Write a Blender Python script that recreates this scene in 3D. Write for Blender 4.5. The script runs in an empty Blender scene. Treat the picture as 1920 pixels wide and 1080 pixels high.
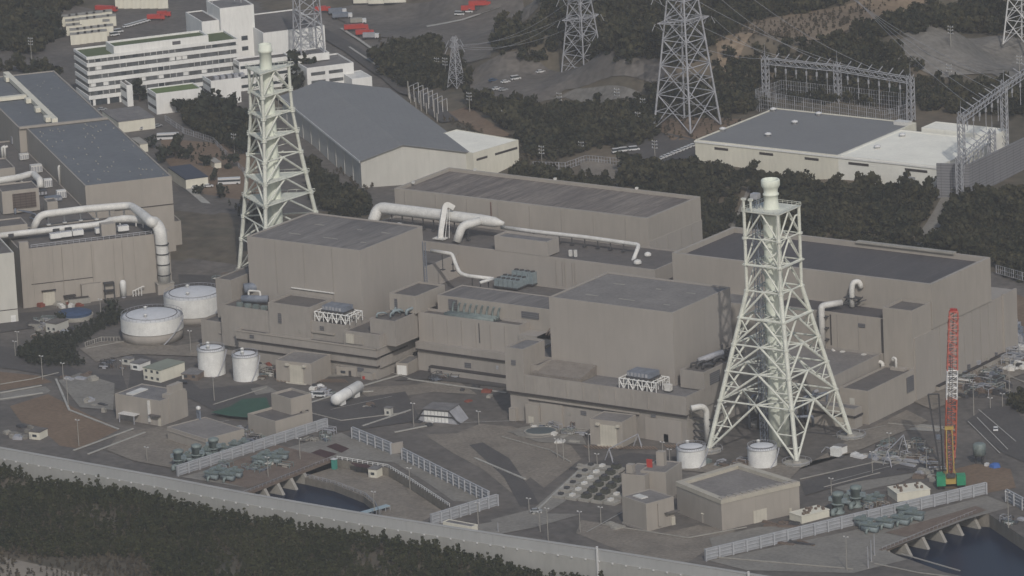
import bpy, bmesh, math, random
import numpy as np
random.seed(7); rng = np.random.default_rng(7)
S = bpy.context.scene; COL = S.collection
# ------------------------------------------------------------------ camera
F = 11000.0; PITCH = math.radians(14.75); ROLL = math.radians(-2.75); CH = 615.0
_c, _s = math.cos(math.radians(35)), math.sin(math.radians(35))
def _rz(v): return (_c*v[0]-_s*v[1], _s*v[0]+_c*v[1], v[2])
cp, sp, cr, sr = math.cos(PITCH), math.sin(PITCH), math.cos(ROLL), math.sin(ROLL)
_r0, _u0, _f0 = (1,0,0), (0,sp,cp), (0,cp,-sp)
RV = _rz(tuple(cr*a+sr*b for a, b in zip(_r0, _u0)))
UV = _rz(tuple(-sr*a+cr*b for a, b in zip(_r0, _u0)))
WV = _rz(_f0)
_t = CH/-WV[2]
CAM = (-WV[0]*_t, -WV[1]*_t, CH)
from mathutils import Matrix, Vector
cam_d = bpy.data.cameras.new('camera'); cam = bpy.data.objects.new('camera', cam_d); COL.objects.link(cam)
cam_d.sensor_width = 36; cam_d.lens = 36*F/1920; cam_d.clip_start = 10; cam_d.clip_end = 12000
m = Matrix(((RV[0], UV[0], -WV[0], CAM[0]), (RV[1], UV[1], -WV[1], CAM[1]), (RV[2], UV[2], -WV[2], CAM[2]), (0,0,0,1)))
cam.matrix_world = m; S.camera = cam
# ------------------------------------------------------------------ light
SUN_AZ = math.radians(-46); SUN_EL = math.radians(38)     # azimuth of the sun in the ground plane
sd = Vector((math.cos(SUN_AZ)*math.cos(SUN_EL), math.sin(SUN_AZ)*math.cos(SUN_EL), math.sin(SUN_EL)))
W = bpy.data.worlds.new('World'); S.world = W; W.use_nodes = True
nt = W.node_tree; bg = nt.nodes['Background']; sky = nt.nodes.new('ShaderNodeTexSky'); sky.sky_type = 'NISHITA'
sky.sun_disc = False; sky.sun_elevation = SUN_EL; sky.sun_rotation = math.pi/2-SUN_AZ; sky.air_density = 1.2; sky.dust_density = 2.0
nt.links.new(sky.outputs[0], bg.inputs[0]); bg.inputs[1].default_value = 0.098
sl = bpy.data.lights.new('sun', 'SUN'); sl.energy = 2.45; sl.angle = math.radians(0.8); sl.color = (1, .95, .88)
so = bpy.data.objects.new('sun', sl); COL.objects.link(so); so.rotation_euler = sd.to_track_quat('Z', 'Y').to_euler(); so.location = (0, 0, 300)
S.view_settings.view_transform = 'Standard'; S.view_settings.look = 'None'; S.view_settings.exposure = -0.23; S.view_settings.gamma = 1
S.render.resolution_x = 1024; S.render.resolution_y = 576
# ------------------------------------------------------------------ pixel of the photograph -> place on the ground
def ray(px, py):
    a = (px-960)/F; b = (540-py)/F
    return tuple(WV[i]+a*RV[i]+b*UV[i] for i in range(3))
def G(px, py, z=0.0):
    d = ray(px, py); t = (z-CH)/d[2]
    return (CAM[0]+d[0]*t, CAM[1]+d[1]*t, z)
def proj(x, y, z):
    v = (x-CAM[0], y-CAM[1], z-CAM[2])
    w = sum(a*b for a, b in zip(v, WV)); return 960+F*sum(a*b for a, b in zip(v, RV))/w, 540-F*sum(a*b for a, b in zip(v, UV))/w
def projn(x, y, z):
    x = x-CAM[0]; y = y-CAM[1]; z = z-CAM[2]
    w = x*WV[0]+y*WV[1]+z*WV[2]
    return 960+F*(x*RV[0]+y*RV[1]+z*RV[2])/w, 540-F*(x*UV[0]+y*UV[1]+z*UV[2])/w
# ------------------------------------------------------------------ terrain
WL = [(-500,-291),(-15,-313.6),(62.8,-317.4),(104.2,-320.6),(154.2,-322.4),(220.3,-322.0),(254,-321.2),(325,-322),(640,-326)]
_cp = []
for px, py, z in [(100,1000,0),(500,700,0),(900,800,0),(1300,1000,0),(1700,900,0),(1900,700,0),(1250,450,0),(1400,440,0),(600,330,0),(350,300,0),(200,250,0),
    (500,120,0),(300,130,0),(650,130,0),(450,250,0),(730,330,0),(1850,570,0),(1915,530,1),(1640,480,0),(300,600,0),(60,640,0),(100,60,0),(250,30,0),
    (1000,310,4),(1150,330,4),(900,330,0),(1303,300,14),(1400,290,14),(1757,350,14),(1890,370,14),(1600,330,14),(1290,230,14),(1430,190,14),(1700,230,14),(1150,260,9),(1850,300,14),
    (1500,390,6),(1650,410,6),(1820,430,8),(1000,150,9),(950,100,7),(850,60,4),(700,50,0),(700,100,0),(760,170,0),(850,170,4),(840,210,3),(880,260,3),(1030,220,6),
    (1000,60,26),(1200,60,38),(1150,100,20),(1400,30,45),(1500,60,32),(1600,40,34),(1750,30,40),(1880,60,26),(1800,95,18),(1900,125,15),(1400,110,22),(1230,130,14),
    (1000,-120,36),(1400,-150,60),(1800,-120,55),(700,-150,0),(300,-150,0),(60,-60,8),(1060,-20,34)]:
    x, y, _ = G(px, py, z); _cp.append((x, y, z))
_cp = np.array(_cp)
def sstep(a, b, v): t = np.clip((v-a)/(b-a), 0, 1); return t*t*(3-2*t)
BAS = [(58,175,-312,-222), (292,420,-330,-168)]   # places where the ground sheet dips under the yard sheet
def hN(x, y, dip=False):
    x = np.asarray(x, float); y = np.asarray(y, float)
    num = np.zeros_like(x); den = np.zeros_like(x)
    for cx, cy, cz in _cp:
        w = 1/((x-cx)**2+(y-cy)**2+300.0)**2
        num += w*cz; den += w
    h = num/den
    m = sstep(-25, 45, y - 0.25*np.minimum(0, x-60) - np.where(x > 80, 0, 0))
    m = np.maximum(m, sstep(0, 40, y+10-(x-240)*-0.2)*(x > 230))
    h = np.maximum(h-.6, 0)*m
    wl = np.interp(x, [p[0] for p in WL], [p[1] for p in WL])
    dune = sstep(-1.2, -6, y-wl)*(5.6-4.6*sstep(185, 262, x))
    dune = dune + sstep(-324, -345, y)*(np.sin(x*.05)+np.sin(x*.031+y*.06))*.5
    beach = sstep(-395, -470, y)*9
    h = h+dune-beach
    if dip:
        for x0, x1, y0, y1 in BAS:
            d = np.minimum(np.minimum(x-x0, x1-x), np.minimum(y-y0, y1-y)); h = h-12*sstep(0, 5, d)
    return h
def hz(x, y): return float(hN(np.array([x]), np.array([y]))[0])
def TG(px, py, n=40):
    z = 0.0
    for _ in range(n):
        x, y, _z = G(px, py, z); z = z*.5+hz(x, y)*.5
    return (x, y, hz(x, y))
# ------------------------------------------------------------------ materials
MATS = {}
def mat(name, col, rough=.85, var=.12, scale=.12, stretch=(1,1,1), col2=None, mix=.5, line=None, metal=0, spec=.3, fine=0, detail=5, bump=0, streak=0):
    """procedural: base colour broken by two noises; line=(spacing,width,darken) draws panel joints"""
    if name in MATS: return MATS[name]
    M = bpy.data.materials.new(name); M.use_nodes = True; t = M.node_tree; N = t.nodes; L = t.links
    b = N['Principled BSDF']; b.inputs['Roughness'].default_value = rough; b.inputs['Metallic'].default_value = metal
    b.inputs['Specular IOR Level'].default_value = spec
    tc = N.new('ShaderNodeTexCoord'); mp = N.new('ShaderNodeMapping'); mp.inputs['Scale'].default_value = stretch
    L.new(tc.outputs['Object'], mp.inputs[0])
    nz = N.new('ShaderNodeTexNoise'); nz.inputs['Scale'].default_value = scale; nz.inputs['Detail'].default_value = detail; nz.inputs['Roughness'].default_value = .62
    L.new(mp.outputs[0], nz.inputs[0])
    rp = N.new('ShaderNodeValToRGB'); e = rp.color_ramp.elements
    a = col; c2 = col2 if col2 else tuple(min(1, c*(1+var)) for c in col)
    a1 = col if col2 else tuple(c*(1-var) for c in col)
    e[0].position = .5-mix*.5+.05; e[1].position = .5+mix*.5-.05 if mix > .1 else .56
    if mix <= .1: e[0].position = .5
    e[0].color = (*a1, 1); e[1].color = (*c2, 1); L.new(nz.outputs[0], rp.inputs[0])
    out = rp.outputs[0]
    if fine:
        n2 = N.new('ShaderNodeTexNoise'); n2.inputs['Scale'].default_value = scale*9; n2.inputs['Detail'].default_value = 4; L.new(mp.outputs[0], n2.inputs[0])
        mr = N.new('ShaderNodeMapRange'); mr.inputs[1].default_value = .3; mr.inputs[2].default_value = .7; mr.inputs[3].default_value = 1-fine; mr.inputs[4].default_value = 1+fine
        L.new(n2.outputs[0], mr.inputs[0])
        mx = N.new('ShaderNodeVectorMath'); mx.operation = 'SCALE'; L.new(out, mx.inputs[0]); L.new(mr.outputs[0], mx.inputs['Scale']); out = mx.outputs[0]
    if streak:
        m2 = N.new('ShaderNodeMapping'); m2.inputs['Scale'].default_value = (1,1,.035); L.new(tc.outputs['Object'], m2.inputs[0])
        n3 = N.new('ShaderNodeTexNoise'); n3.inputs['Scale'].default_value = .75; n3.inputs['Detail'].default_value = 6; L.new(m2.outputs[0], n3.inputs[0])
        mr = N.new('ShaderNodeMapRange'); mr.inputs[1].default_value = .56; mr.inputs[2].default_value = .72; mr.inputs[3].default_value = 1; mr.inputs[4].default_value = 1-streak
        L.new(n3.outputs[0], mr.inputs[0]); mx = N.new('ShaderNodeVectorMath'); mx.operation = 'SCALE'; L.new(out, mx.inputs[0]); L.new(mr.outputs[0], mx.inputs['Scale']); out = mx.outputs[0]
    if line:
        for sp_, wd, dk, ax in line:
            sx = N.new('ShaderNodeSeparateXYZ'); L.new(tc.outputs['Object'], sx.inputs[0])
            def mth(op, x, y=None):
                n = N.new('ShaderNodeMath'); n.operation = op
                for i, v in enumerate((x, y)):
                    if v is None: continue
                    if isinstance(v, (int, float)): n.inputs[i].default_value = v
                    else: L.new(v, n.inputs[i])
                return n.outputs[0]
            src = {'xy': mth('ADD', sx.outputs[0], sx.outputs[1]), 'x': sx.outputs[0], 'y': sx.outputs[1], 'z': sx.outputs[2]}[ax]
            fr = mth('FRACT', mth('MULTIPLY', src, 1/sp_)); ls = mth('LESS_THAN', fr, wd/sp_)
            k = mth('SUBTRACT', 1.0, mth('MULTIPLY', ls, dk))
            mx = N.new('ShaderNodeVectorMath'); mx.operation = 'SCALE'; L.new(out, mx.inputs[0]); L.new(k, mx.inputs['Scale']); out = mx.outputs[0]
    L.new(out, b.inputs['Base Color'])
    if bump:
        bp = N.new('ShaderNodeBump'); bp.inputs['Strength'].default_value = bump; bp.inputs['Distance'].default_value = .3; L.new(nz.outputs[0], bp.inputs['Height']); L.new(bp.outputs[0], b.inputs['Normal'])
    MATS[name] = M; return M
TAUPE = mat('taupe cladding', (.335,.308,.280), streak=.055, var=.06, scale=.04, stretch=(1,1,.3), fine=.04, line=[(8.4,.2,.04,'xy')])
TAUPE2 = mat('taupe concrete', (.305,.281,.256), streak=.08, var=.10, scale=.07, stretch=(1,1,.4), fine=.06, line=[(5.2,.15,.05,'xy')])
TAUPE3 = mat('warm beige cladding', (.335,.306,.272), streak=.055, var=.07, scale=.05, stretch=(1,1,.3), fine=.05, line=[(12,.18,.10,'xy')])
GWALL = mat('grey white cladding', (.50,.49,.45), streak=.055, var=.08, scale=.05, stretch=(1,1,.3), fine=.04, line=[(4,.12,.08,'xy')])
CREAM = mat('cream render', (.66,.635,.54), var=.08, scale=.08, stretch=(1,1,.3), fine=.05)
WHITE = mat('white wall paint', (.74,.735,.71), streak=.055, var=.08, scale=.1, stretch=(1,1,.3), fine=.05)
WPAINT = mat('white steel paint', (.70,.70,.68), streak=.055, rough=.5, var=.12, scale=.3, fine=.08)
PIPEW = mat('white lagging', (.62,.61,.58), streak=.055, rough=.55, var=.14, scale=.25, fine=.1)
DOORC = mat('cream steel door', (.50,.47,.40), var=.08, scale=.3, line=[(1.3,.12,.15,'xy')])
ROOF3 = mat('weathered grey roof', (.085,.080,.082), var=.2, scale=.12, stretch=(1.6,.14,1), col2=(.24,.22,.205), mix=.6, fine=.25, detail=8)
ROOFT1 = mat('streaked rusty roof', (.085,.074,.072), scale=.16, stretch=(1.9,.16,1), col2=(.27,.235,.205), mix=.6, fine=.35, detail=10)
ROOFT2 = mat('dark roof membrane', (.072,.068,.072), scale=.12, stretch=(1,.3,1), col2=(.10,.092,.092), mix=.6, fine=.12, line=[(27,.35,-.35,'x')])
ROOF4 = mat('grey roof coating', (.165,.154,.148), scale=.09, col2=(.24,.222,.208), mix=.55, fine=.14, detail=8, line=[(6.9,.22,.08,'x'),(9,.2,.06,'y')])
ROOFB = mat('blue grey roof', (.122,.132,.148), scale=.05, col2=(.155,.165,.178), mix=.6, fine=.10, line=[(6.1,.2,.06,'xy')])
ROOFG = mat('flat grey roof', (.13,.126,.13), scale=.25, col2=(.22,.21,.205), mix=.5, fine=.18, detail=8, line=[(5.3,.2,.08,'xy')])
ROOFD = mat('dark brown roof', (.095,.088,.086), scale=.25, col2=(.16,.145,.135), mix=.6, fine=.15)
ROOFC = mat('cream roof sheet', (.84,.82,.73), var=.07, scale=.08, fine=.04)
TURF = mat('green roof turf', (.085,.115,.05), scale=.3, col2=(.12,.14,.075), mix=.6, fine=.2)
DARK_SHADE = mat('dark openings and painted shade', (.05,.045,.045))  # joints, doors and windows, also the painted shade under overhangs
GLASS = mat('window glass', (.045,.055,.065), rough=.25, spec=.5, var=.4, scale=.6)
LOUVRE = mat('grey louvre', (.14,.14,.15), line=[(.8,.3,.4,'z')])
ASPH = mat('asphalt', (.086,.079,.074), var=.2, scale=.035, col2=(.155,.139,.124), mix=.5, fine=.24, detail=9)
ROAD = mat('road asphalt', (.066,.062,.062), scale=.09, col2=(.098,.091,.087), mix=.6, fine=.16, detail=8)
CONC = mat('concrete paving', (.17,.16,.145), scale=.08, col2=(.25,.235,.21), mix=.6, fine=.16)
CONCL = mat('pale concrete', (.31,.295,.265), var=.14, scale=.15, fine=.12)
DIRT = mat('reddish dirt', (.145,.098,.066), scale=.07, col2=(.20,.145,.10), mix=.6, fine=.2)
DIRT2 = mat('dry earth and gravel', (.15,.132,.112), scale=.09, col2=(.25,.22,.185), mix=.6, fine=.22)
LINE = mat('painted line', (.42,.41,.38), var=.2, scale=.5, fine=.2)
KERB = mat('kerb concrete', (.36,.35,.32), var=.15, scale=.3, fine=.1)
HILL = mat('hillside earth', (.075,.070,.052), scale=.02, col2=(.14,.112,.082), mix=.5, fine=.3)
SAND = mat('beach sand', (.20,.175,.145), scale=.03, col2=(.28,.25,.21), mix=.6, fine=.15)
ROCK = mat('grey cut rock', (.125,.118,.108), scale=.05, col2=(.22,.205,.185), mix=.6, fine=.25)
WATER = mat('dark sea water', (.005,.012,.032), rough=.25, spec=.08, var=.2, scale=.3)
SEAWALL = mat('grey steel sea wall', (.385,.39,.39), streak=.08, var=.05, scale=.06, stretch=(1,1,.3), fine=.03, line=[(24,.2,.05,'x')])
TOWER = mat('pale green tower paint', (.62,.63,.565), rough=.55, var=.14, scale=.25, fine=.12)
STACK = mat('pale green stack paint', (.72,.75,.65), streak=.055, rough=.6, var=.12, scale=.15, stretch=(1,1,.3), fine=.06)
GALV = mat('galvanised steel', (.33,.335,.36), rough=.5, var=.2, scale=.4, fine=.12)
STEELB = mat('blue grey steel', (.17,.19,.23), rough=.5, var=.25, scale=.5, fine=.15)
PUMPG = mat('grey green machinery', (.17,.205,.20), rough=.5, var=.3, scale=.5, fine=.2)
BLUEG = mat('blue grey chiller', (.22,.265,.28), rough=.5, var=.2, scale=.6, fine=.15)
DARK = mat('dark steel', (.06,.06,.065), rough=.6, var=.3, scale=.5)
RUST = mat('rusty deck', (.125,.088,.072), scale=.3, col2=(.19,.155,.125), mix=.6, fine=.25)
RED = mat('red paint', (.42,.05,.04), rough=.5, var=.15, scale=.5)
REDF = mat('faded red lattice paint', (.46,.13,.10), rough=.5, var=.15, scale=.5)
GREEN = mat('green machine paint', (.03,.25,.13), rough=.5, var=.15, scale=.5)
GREENN = mat('green netting', (.03,.085,.058), var=.2, scale=.3, fine=.15)
BLUE = mat('blue sheet', (.045,.075,.14), var=.25, scale=.4, fine=.15)
YEL = mat('yellow ochre paint', (.42,.30,.09), rough=.5, var=.15, scale=.5)
BLACK = mat('black rubber', (.02,.02,.02))
CARW = mat('white car paint', (.60,.60,.60), rough=.3, var=.05)
CARS = mat('silver car paint', (.30,.31,.32), rough=.3, var=.05)
CARB = mat('black car paint', (.02,.02,.024), rough=.3, var=.05)
CARBL = mat('dark blue car paint', (.04,.07,.13), rough=.3, var=.05)
BARK = mat('bark', (.07,.055,.045))
FENCE = mat('grey flood barrier sheet', (.30,.31,.33), var=.14, scale=.3, fine=.08)
FENCEW = mat('pale barrier frame', (.38,.39,.41), var=.1, scale=.3, fine=.06)
def foliage(name, c1, c2, scale=.12):
    M = bpy.data.materials.new(name); M.use_nodes = True; t = M.node_tree; N = t.nodes; L = t.links; b = N['Principled BSDF']
    b.inputs['Roughness'].default_value = .8; b.inputs['Specular IOR Level'].default_value = .15
    tc = N.new('ShaderNodeTexCoord'); n1 = N.new('ShaderNodeTexNoise'); n1.inputs['Scale'].default_value = scale; n1.inputs['Detail'].default_value = 3
    L.new(tc.outputs['Object'], n1.inputs[0]); gi = N.new('ShaderNodeNewGeometry')
    ad = N.new('ShaderNodeMath'); ad.operation = 'MULTIPLY_ADD'; ad.inputs[1].default_value = .3; L.new(gi.outputs['Random Per Island'], ad.inputs[0]); 
    n2 = N.new('ShaderNodeTexNoise'); n2.inputs['Scale'].default_value = .32; n2.inputs['Detail'].default_value = 2; L.new(tc.outputs['Object'], n2.inputs[0]); s2 = N.new('ShaderNodeMath'); s2.operation = 'ADD'; L.new(n1.outputs[0], s2.inputs[0]); L.new(n2.outputs[0], s2.inputs[1])
    sb = N.new('ShaderNodeMath'); sb.operation = 'MULTIPLY_ADD'; sb.inputs[1].default_value = .8; sb.inputs[2].default_value = -.4; L.new(s2.outputs[0], sb.inputs[0]); L.new(sb.outputs[0], ad.inputs[2])
    rp = N.new('ShaderNodeValToRGB'); e = rp.color_ramp.elements; e[0].position = .34; e[1].position = .80; e[0].color = (*c1, 1); e[1].color = (*c2, 1)
    L.new(ad.outputs[0], rp.inputs[0]); L.new(rp.outputs[0], b.inputs['Base Color']); MATS[name] = M; return M
PINE = foliage('coastal pine needles', (.017,.023,.009), (.056,.058,.026), .05)
WOOD_ = foliage('broadleaf canopy', (.014,.018,.010), (.062,.056,.030), .06)
SHRUB = foliage('shrub leaves', (.018,.024,.017), (.050,.052,.033), .3)
BARE = foliage('bare brown brush', (.055,.048,.036), (.11,.09,.06), .08)
# ------------------------------------------------------------------ mesh builder
class MB:
    def __init__(s): s.v = []; s.f = []; s.m = []; s.cur = 0
    def add(s, vs, fs):
        if not hasattr(s, 'u'): s.u = []
        s.u.append((len(s.v), len(s.f)))
        b = len(s.v); s.v += [tuple(p) for p in vs]; s.f += [tuple(b+i for i in f) for f in fs]; s.m += [s.cur]*len(fs); return s
    def box(s, x0, x1, y0, y1, z0, z1, T=None):
        vs = [(x0,y0,z0),(x1,y0,z0),(x1,y1,z0),(x0,y1,z0),(x0,y0,z1),(x1,y0,z1),(x1,y1,z1),(x0,y1,z1)]
        if T: vs = [T(p) for p in vs]
        return s.add(vs, [(0,3,2,1),(4,5,6,7),(0,1,5,4),(1,2,6,5),(2,3,7,6),(3,0,4,7)])
    def prism(s, poly, z0, z1):
        n = len(poly); vs = [(x,y,z0) for x,y in poly]+[(x,y,z1) for x,y in poly]
        a = sum(poly[i][0]*poly[(i+1)%n][1]-poly[(i+1)%n][0]*poly[i][1] for i in range(n))
        if a < 0: vs = [(x,y,z0) for x,y in poly[::-1]]+[(x,y,z1) for x,y in poly[::-1]]
        return s.add(vs, [tuple(range(n))[::-1], tuple(range(n,2*n))]+[(i,(i+1)%n,n+(i+1)%n,n+i) for i in range(n)])
    def tube(s, p, q, r, n=8, r2=None, cap=True):
        p = Vector(p); q = Vector(q); d = q-p
        if d.length < 1e-6: return s
        d.normalize(); a = d.cross(Vector((0,0,1)) if abs(d.z) < .95 else Vector((1,0,0))).normalized(); b = d.cross(a)
        r2 = r if r2 is None else r2; vs = []
        for c, rr in ((p, r), (q, r2)):
            for i in range(n): t = 2*math.pi*i/n+.3; vs.append(c+a*math.cos(t)*rr+b*math.sin(t)*rr)
        fs = [(i,n+i,n+(i+1)%n,(i+1)%n) for i in range(n)]
        if cap: fs += [tuple(range(n)), tuple(range(n,2*n))[::-1]]
        return s.add(vs, fs)
    def path(s, pts, r, n=10):
        """smooth pipe through points with filleted corners; r may be a list"""
        P = [Vector(p) for p in pts]; rs = r if isinstance(r, (list, tuple)) else [r]*len(P)
        C = [(P[0], rs[0])]
        for i in range(1, len(P)-1):
            a, b = (P[i-1]-P[i]), (P[i+1]-P[i]); k = min(rs[i]*2.2, a.length*.45, b.length*.45)
            if a.normalized().dot(b.normalized()) < -.98: C.append((P[i], rs[i])); continue
            A = P[i]+a.normalized()*k; B = P[i]+b.normalized()*k
            for t in (0,.25,.5,.75,1): C.append((A*(1-t)**2+P[i]*2*t*(1-t)+B*t*t, rs[i]))
        C.append((P[-1], rs[-1])); vs = []; ref = None
        for i, (c, rr) in enumerate(C):
            d = (C[min(i+1, len(C)-1)][0]-C[max(i-1, 0)][0]).normalized()
            if ref is None: ref = d.cross(Vector((0,0,1)) if abs(d.z) < .9 else Vector((1,0,0))).normalized()
            ref = (ref-d*ref.dot(d)).normalized(); b = d.cross(ref)
            for j in range(n): t = 2*math.pi*j/n; vs.append(c+ref*math.cos(t)*rr+b*math.sin(t)*rr)
        fs = []
        for i in range(len(C)-1):
            for j in range(n): a0 = i*n+j; a1 = i*n+(j+1)%n; fs.append((a0, a0+n, a1+n, a1))
        fs += [tuple(range(n)), tuple(range((len(C)-1)*n, len(C)*n))[::-1]]
        return s.add(vs, fs)
    def lathe(s, cx, cy, prof, n=32):
        vs = []; fs = []
        for r, z in prof:
            for i in range(n): t = 2*math.pi*i/n; vs.append((cx+r*math.cos(t), cy+r*math.sin(t), z))
        for k in range(len(prof)-1):
            for i in range(n): a = k*n+i; b = k*n+(i+1)%n; fs.append((a, b, b+n, a+n))
        fs.append(tuple(range(n))[::-1]); fs.append(tuple(range((len(prof)-1)*n, len(prof)*n)))
        return s.add(vs, fs)
    def obj(s, name, mt, parent=None, smooth=False, loc=None):
        if not s.f: return None
        off = Vector((0,0,0)); rot = 0
        me = bpy.data.meshes.new(name); V = s.v
        if parent is not None:
            p = parent; chain = []
            while p: chain.append(p); p = p.parent
            M = Matrix.Identity(4)
            for q in reversed(chain): M = M @ (Matrix.Translation(q.location) @ Matrix.Rotation(q.rotation_euler.z, 4, 'Z'))
            I = M.inverted(); V = [I @ Vector(p) for p in V]
        elif loc is not None: L_ = Vector(loc); V = [Vector(p)-L_ for p in V]
        me.from_pydata([tuple(p) for p in V], [], s.f)
        ms = mt if isinstance(mt, (list, tuple)) else [mt]
        for q in ms: me.materials.append(q)
        if len(ms) > 1: me.polygons.foreach_set('material_index', s.m)
        if smooth: me.polygons.foreach_set('use_smooth', [True]*len(me.polygons))
        o = bpy.data.objects.new(name, me); COL.objects.link(o); o.parent = parent
        if parent is None and loc is not None: o.location = loc
        return o
def objs(m, name, mt, parent, smooth=False, group=1):
    """each added piece becomes an object of its own"""
    U = m.u+[(len(m.v), len(m.f))]
    for i in range(0, len(U)-1, group):
        j = min(i+group, len(U)-1); q = MB(); a, fa = U[i]; b, fb = U[j]
        q.v = m.v[a:b]; q.f = [tuple(k-a for k in f) for f in m.f[fa:fb]]; q.m = m.m[fa:fb]; q.obj(name, mt, parent, smooth)
def thing(name, label, cat, loc=(0,0,0), rot=0, group=None):
    o = bpy.data.objects.new(name, None); COL.objects.link(o); o.location = loc; o.rotation_euler = (0,0,rot)
    o.empty_display_size = 1; o['label'] = label; o['category'] = cat
    if group: o['group'] = group
    return o
def tag(o, label=None, cat=None, group=None, kind=None):
    for k, v in (('label', label), ('category', cat), ('group', group), ('kind', kind)):
        if v: o[k] = v
    return o
def copy_tree(o, loc, rot=0, label=None, scale=1):
    def cp_(a, par):
        c = a.copy(); COL.objects.link(c); c.parent = par
        for ch in list(KIDS.get(a.name, [])): cp_(ch, c)
        return c
    KIDS = {}
    for q in list(COL.objects):
        if q.parent: KIDS.setdefault(q.parent.name, []).append(q)
    r = cp_(o, None); r.location = loc; r.rotation_euler = (0,0,rot); r.scale = (scale,)*3
    if label: r['label'] = label
    return r
# frame: local axes laid along a building front. u to the right along the front, v into depth
class Fr:
    def __init__(s, a=None, b=None, z=0.0, ang=None, org=None):
        if org is None: org = G(*a, z)[:2]
        s.o = org
        if ang is None: q = G(*b, z); ang = math.atan2(q[1]-org[1], q[0]-org[0])
        s.a = ang; s.c = math.cos(ang); s.s = math.sin(ang)
    def loc(s, x, y): dx = x-s.o[0]; dy = y-s.o[1]; return (dx*s.c+dy*s.s, -dx*s.s+dy*s.c)
    def W(s, p): return (s.o[0]+p[0]*s.c-p[1]*s.s, s.o[1]+p[0]*s.s+p[1]*s.c, p[2])
    def at(s, px, py, z): return s.loc(*G(px, py, z)[:2])
    def onV(s, px, py, v):     # (u, z) where the line of sight meets the plane v = const
        d = ray(px, py); dv = -d[0]*s.s+d[1]*s.c; c0 = s.loc(CAM[0], CAM[1]); t = (v-c0[1])/dv
        return (c0[0]+t*(d[0]*s.c+d[1]*s.s), CAM[2]+t*d[2])
    def onU(s, px, py, u):
        d = ray(px, py); du = d[0]*s.c+d[1]*s.s; c0 = s.loc(CAM[0], CAM[1]); t = (u-c0[0])/du
        return (c0[1]+t*(-d[0]*s.s+d[1]*s.c), CAM[2]+t*d[2])
WF = Fr(ang=0.0, org=(0,0))
def block(par, f, u0, u1, v0, v1, z0, z1, wm=None, rm=None, p=.9, t=.5, wn='wall', rn='roof'):
    """walls with a parapet round a sunk roof"""
    wm = wm or TAUPE; rm = rm or ROOFG; T = f.W
    m = MB(); m.box(u0, u1, v0, v1, z0, z1-p-.3, T)
    if p > 0:
        zz = z1-p-.3
        m.box(u0, u1, v0, v0+t, zz, z1, T); m.box(u0, u1, v1-t, v1, zz, z1, T); m.box(u0, u0+t, v0+t, v1-t, zz, z1, T); m.box(u1-t, u1, v0+t, v1-t, zz, z1, T)
        w = m.obj(wn, wm, par)
        r = MB().box(u0+t+.01, u1-t-.01, v0+t+.01, v1-t-.01, z1-p-.3, z1-p, T).obj(rn, rm, par)
    else:
        w = m.obj(wn, wm, par); r = MB().box(u0-.15, u1+.15, v0-.15, v1+.15, z1-.29, z1, T).obj(rn, rm, par)
    return w, r
_zc = [0]
def sheet(name, px, mt, z=.05, ter=False, world=False, kind='structure', label=None, dens=None):
    _zc[0] += 1; z += _zc[0]*.006
    pts = px if world else [((TG(*p)) if ter else G(*p)) for p in px]
    bm = bmesh.new(); vs = [bm.verts.new((p[0], p[1], 0)) for p in pts]
    es = [bm.edges.new((vs[i], vs[(i+1) % len(vs)])) for i in range(len(vs))]
    bmesh.ops.triangle_fill(bm, edges=es, use_beauty=True)
    if ter:
        for _ in range(4):
            le = [e for e in bm.edges if e.calc_length() > 9]
            if le: bmesh.ops.subdivide_edges(bm, edges=le, cuts=1); bmesh.ops.triangulate(bm, faces=bm.faces[:])
    for v in bm.verts: v.co.z = (hz(v.co.x, v.co.y) if ter else 0)+z
    for f in bm.faces:
        f.normal_update()
        if f.normal.z < 0: f.normal_flip()
    me = bpy.data.meshes.new(name); bm.to_mesh(me); bm.free(); me.materials.append(mt)
    o = bpy.data.objects.new(name, me); COL.objects.link(o); o['kind'] = kind
    if label: o['label'] = label
    return o
def strip(name, pts, w, mt, z=.09, h=.0, kind='structure', ter=False):
    _zc[0] += 1; z += .25+_zc[0]*.0015
    """painted line, kerb or path along pixel points"""
    P = [Vector(TG(*p) if ter else G(*p)) for p in pts]; m = MB()
    for a, b in zip(P, P[1:]):
        n_ = max(1, int((b-a).length/8)) if ter else 1
        d = (b-a); d.z = 0; d.normalize(); n = Vector((-d.y, d.x, 0))*w/2
        for i in range(n_):
            p, q = a.lerp(b, i/n_), a.lerp(b, (i+1)/n_)
            zp = (hz(p.x, p.y) if ter else 0)+z; zq = (hz(q.x, q.y) if ter else 0)+z
            tp = [p-n, q-n, q+n, p+n]; zs = [zp, zq, zq, zp]
            top = [(v.x, v.y, s_+h) for v, s_ in zip(tp, zs)]
            if h > 0: bt = [(v.x, v.y, s_-.2) for v, s_ in zip(tp, zs)]; m.add(bt+top, [(4,5,6,7),(0,1,5,4),(1,2,6,5),(2,3,7,6),(3,0,4,7)])
            else: m.add(top, [(0,1,2,3)])
    o = m.obj(name, mt); o['kind'] = kind; return o
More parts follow.
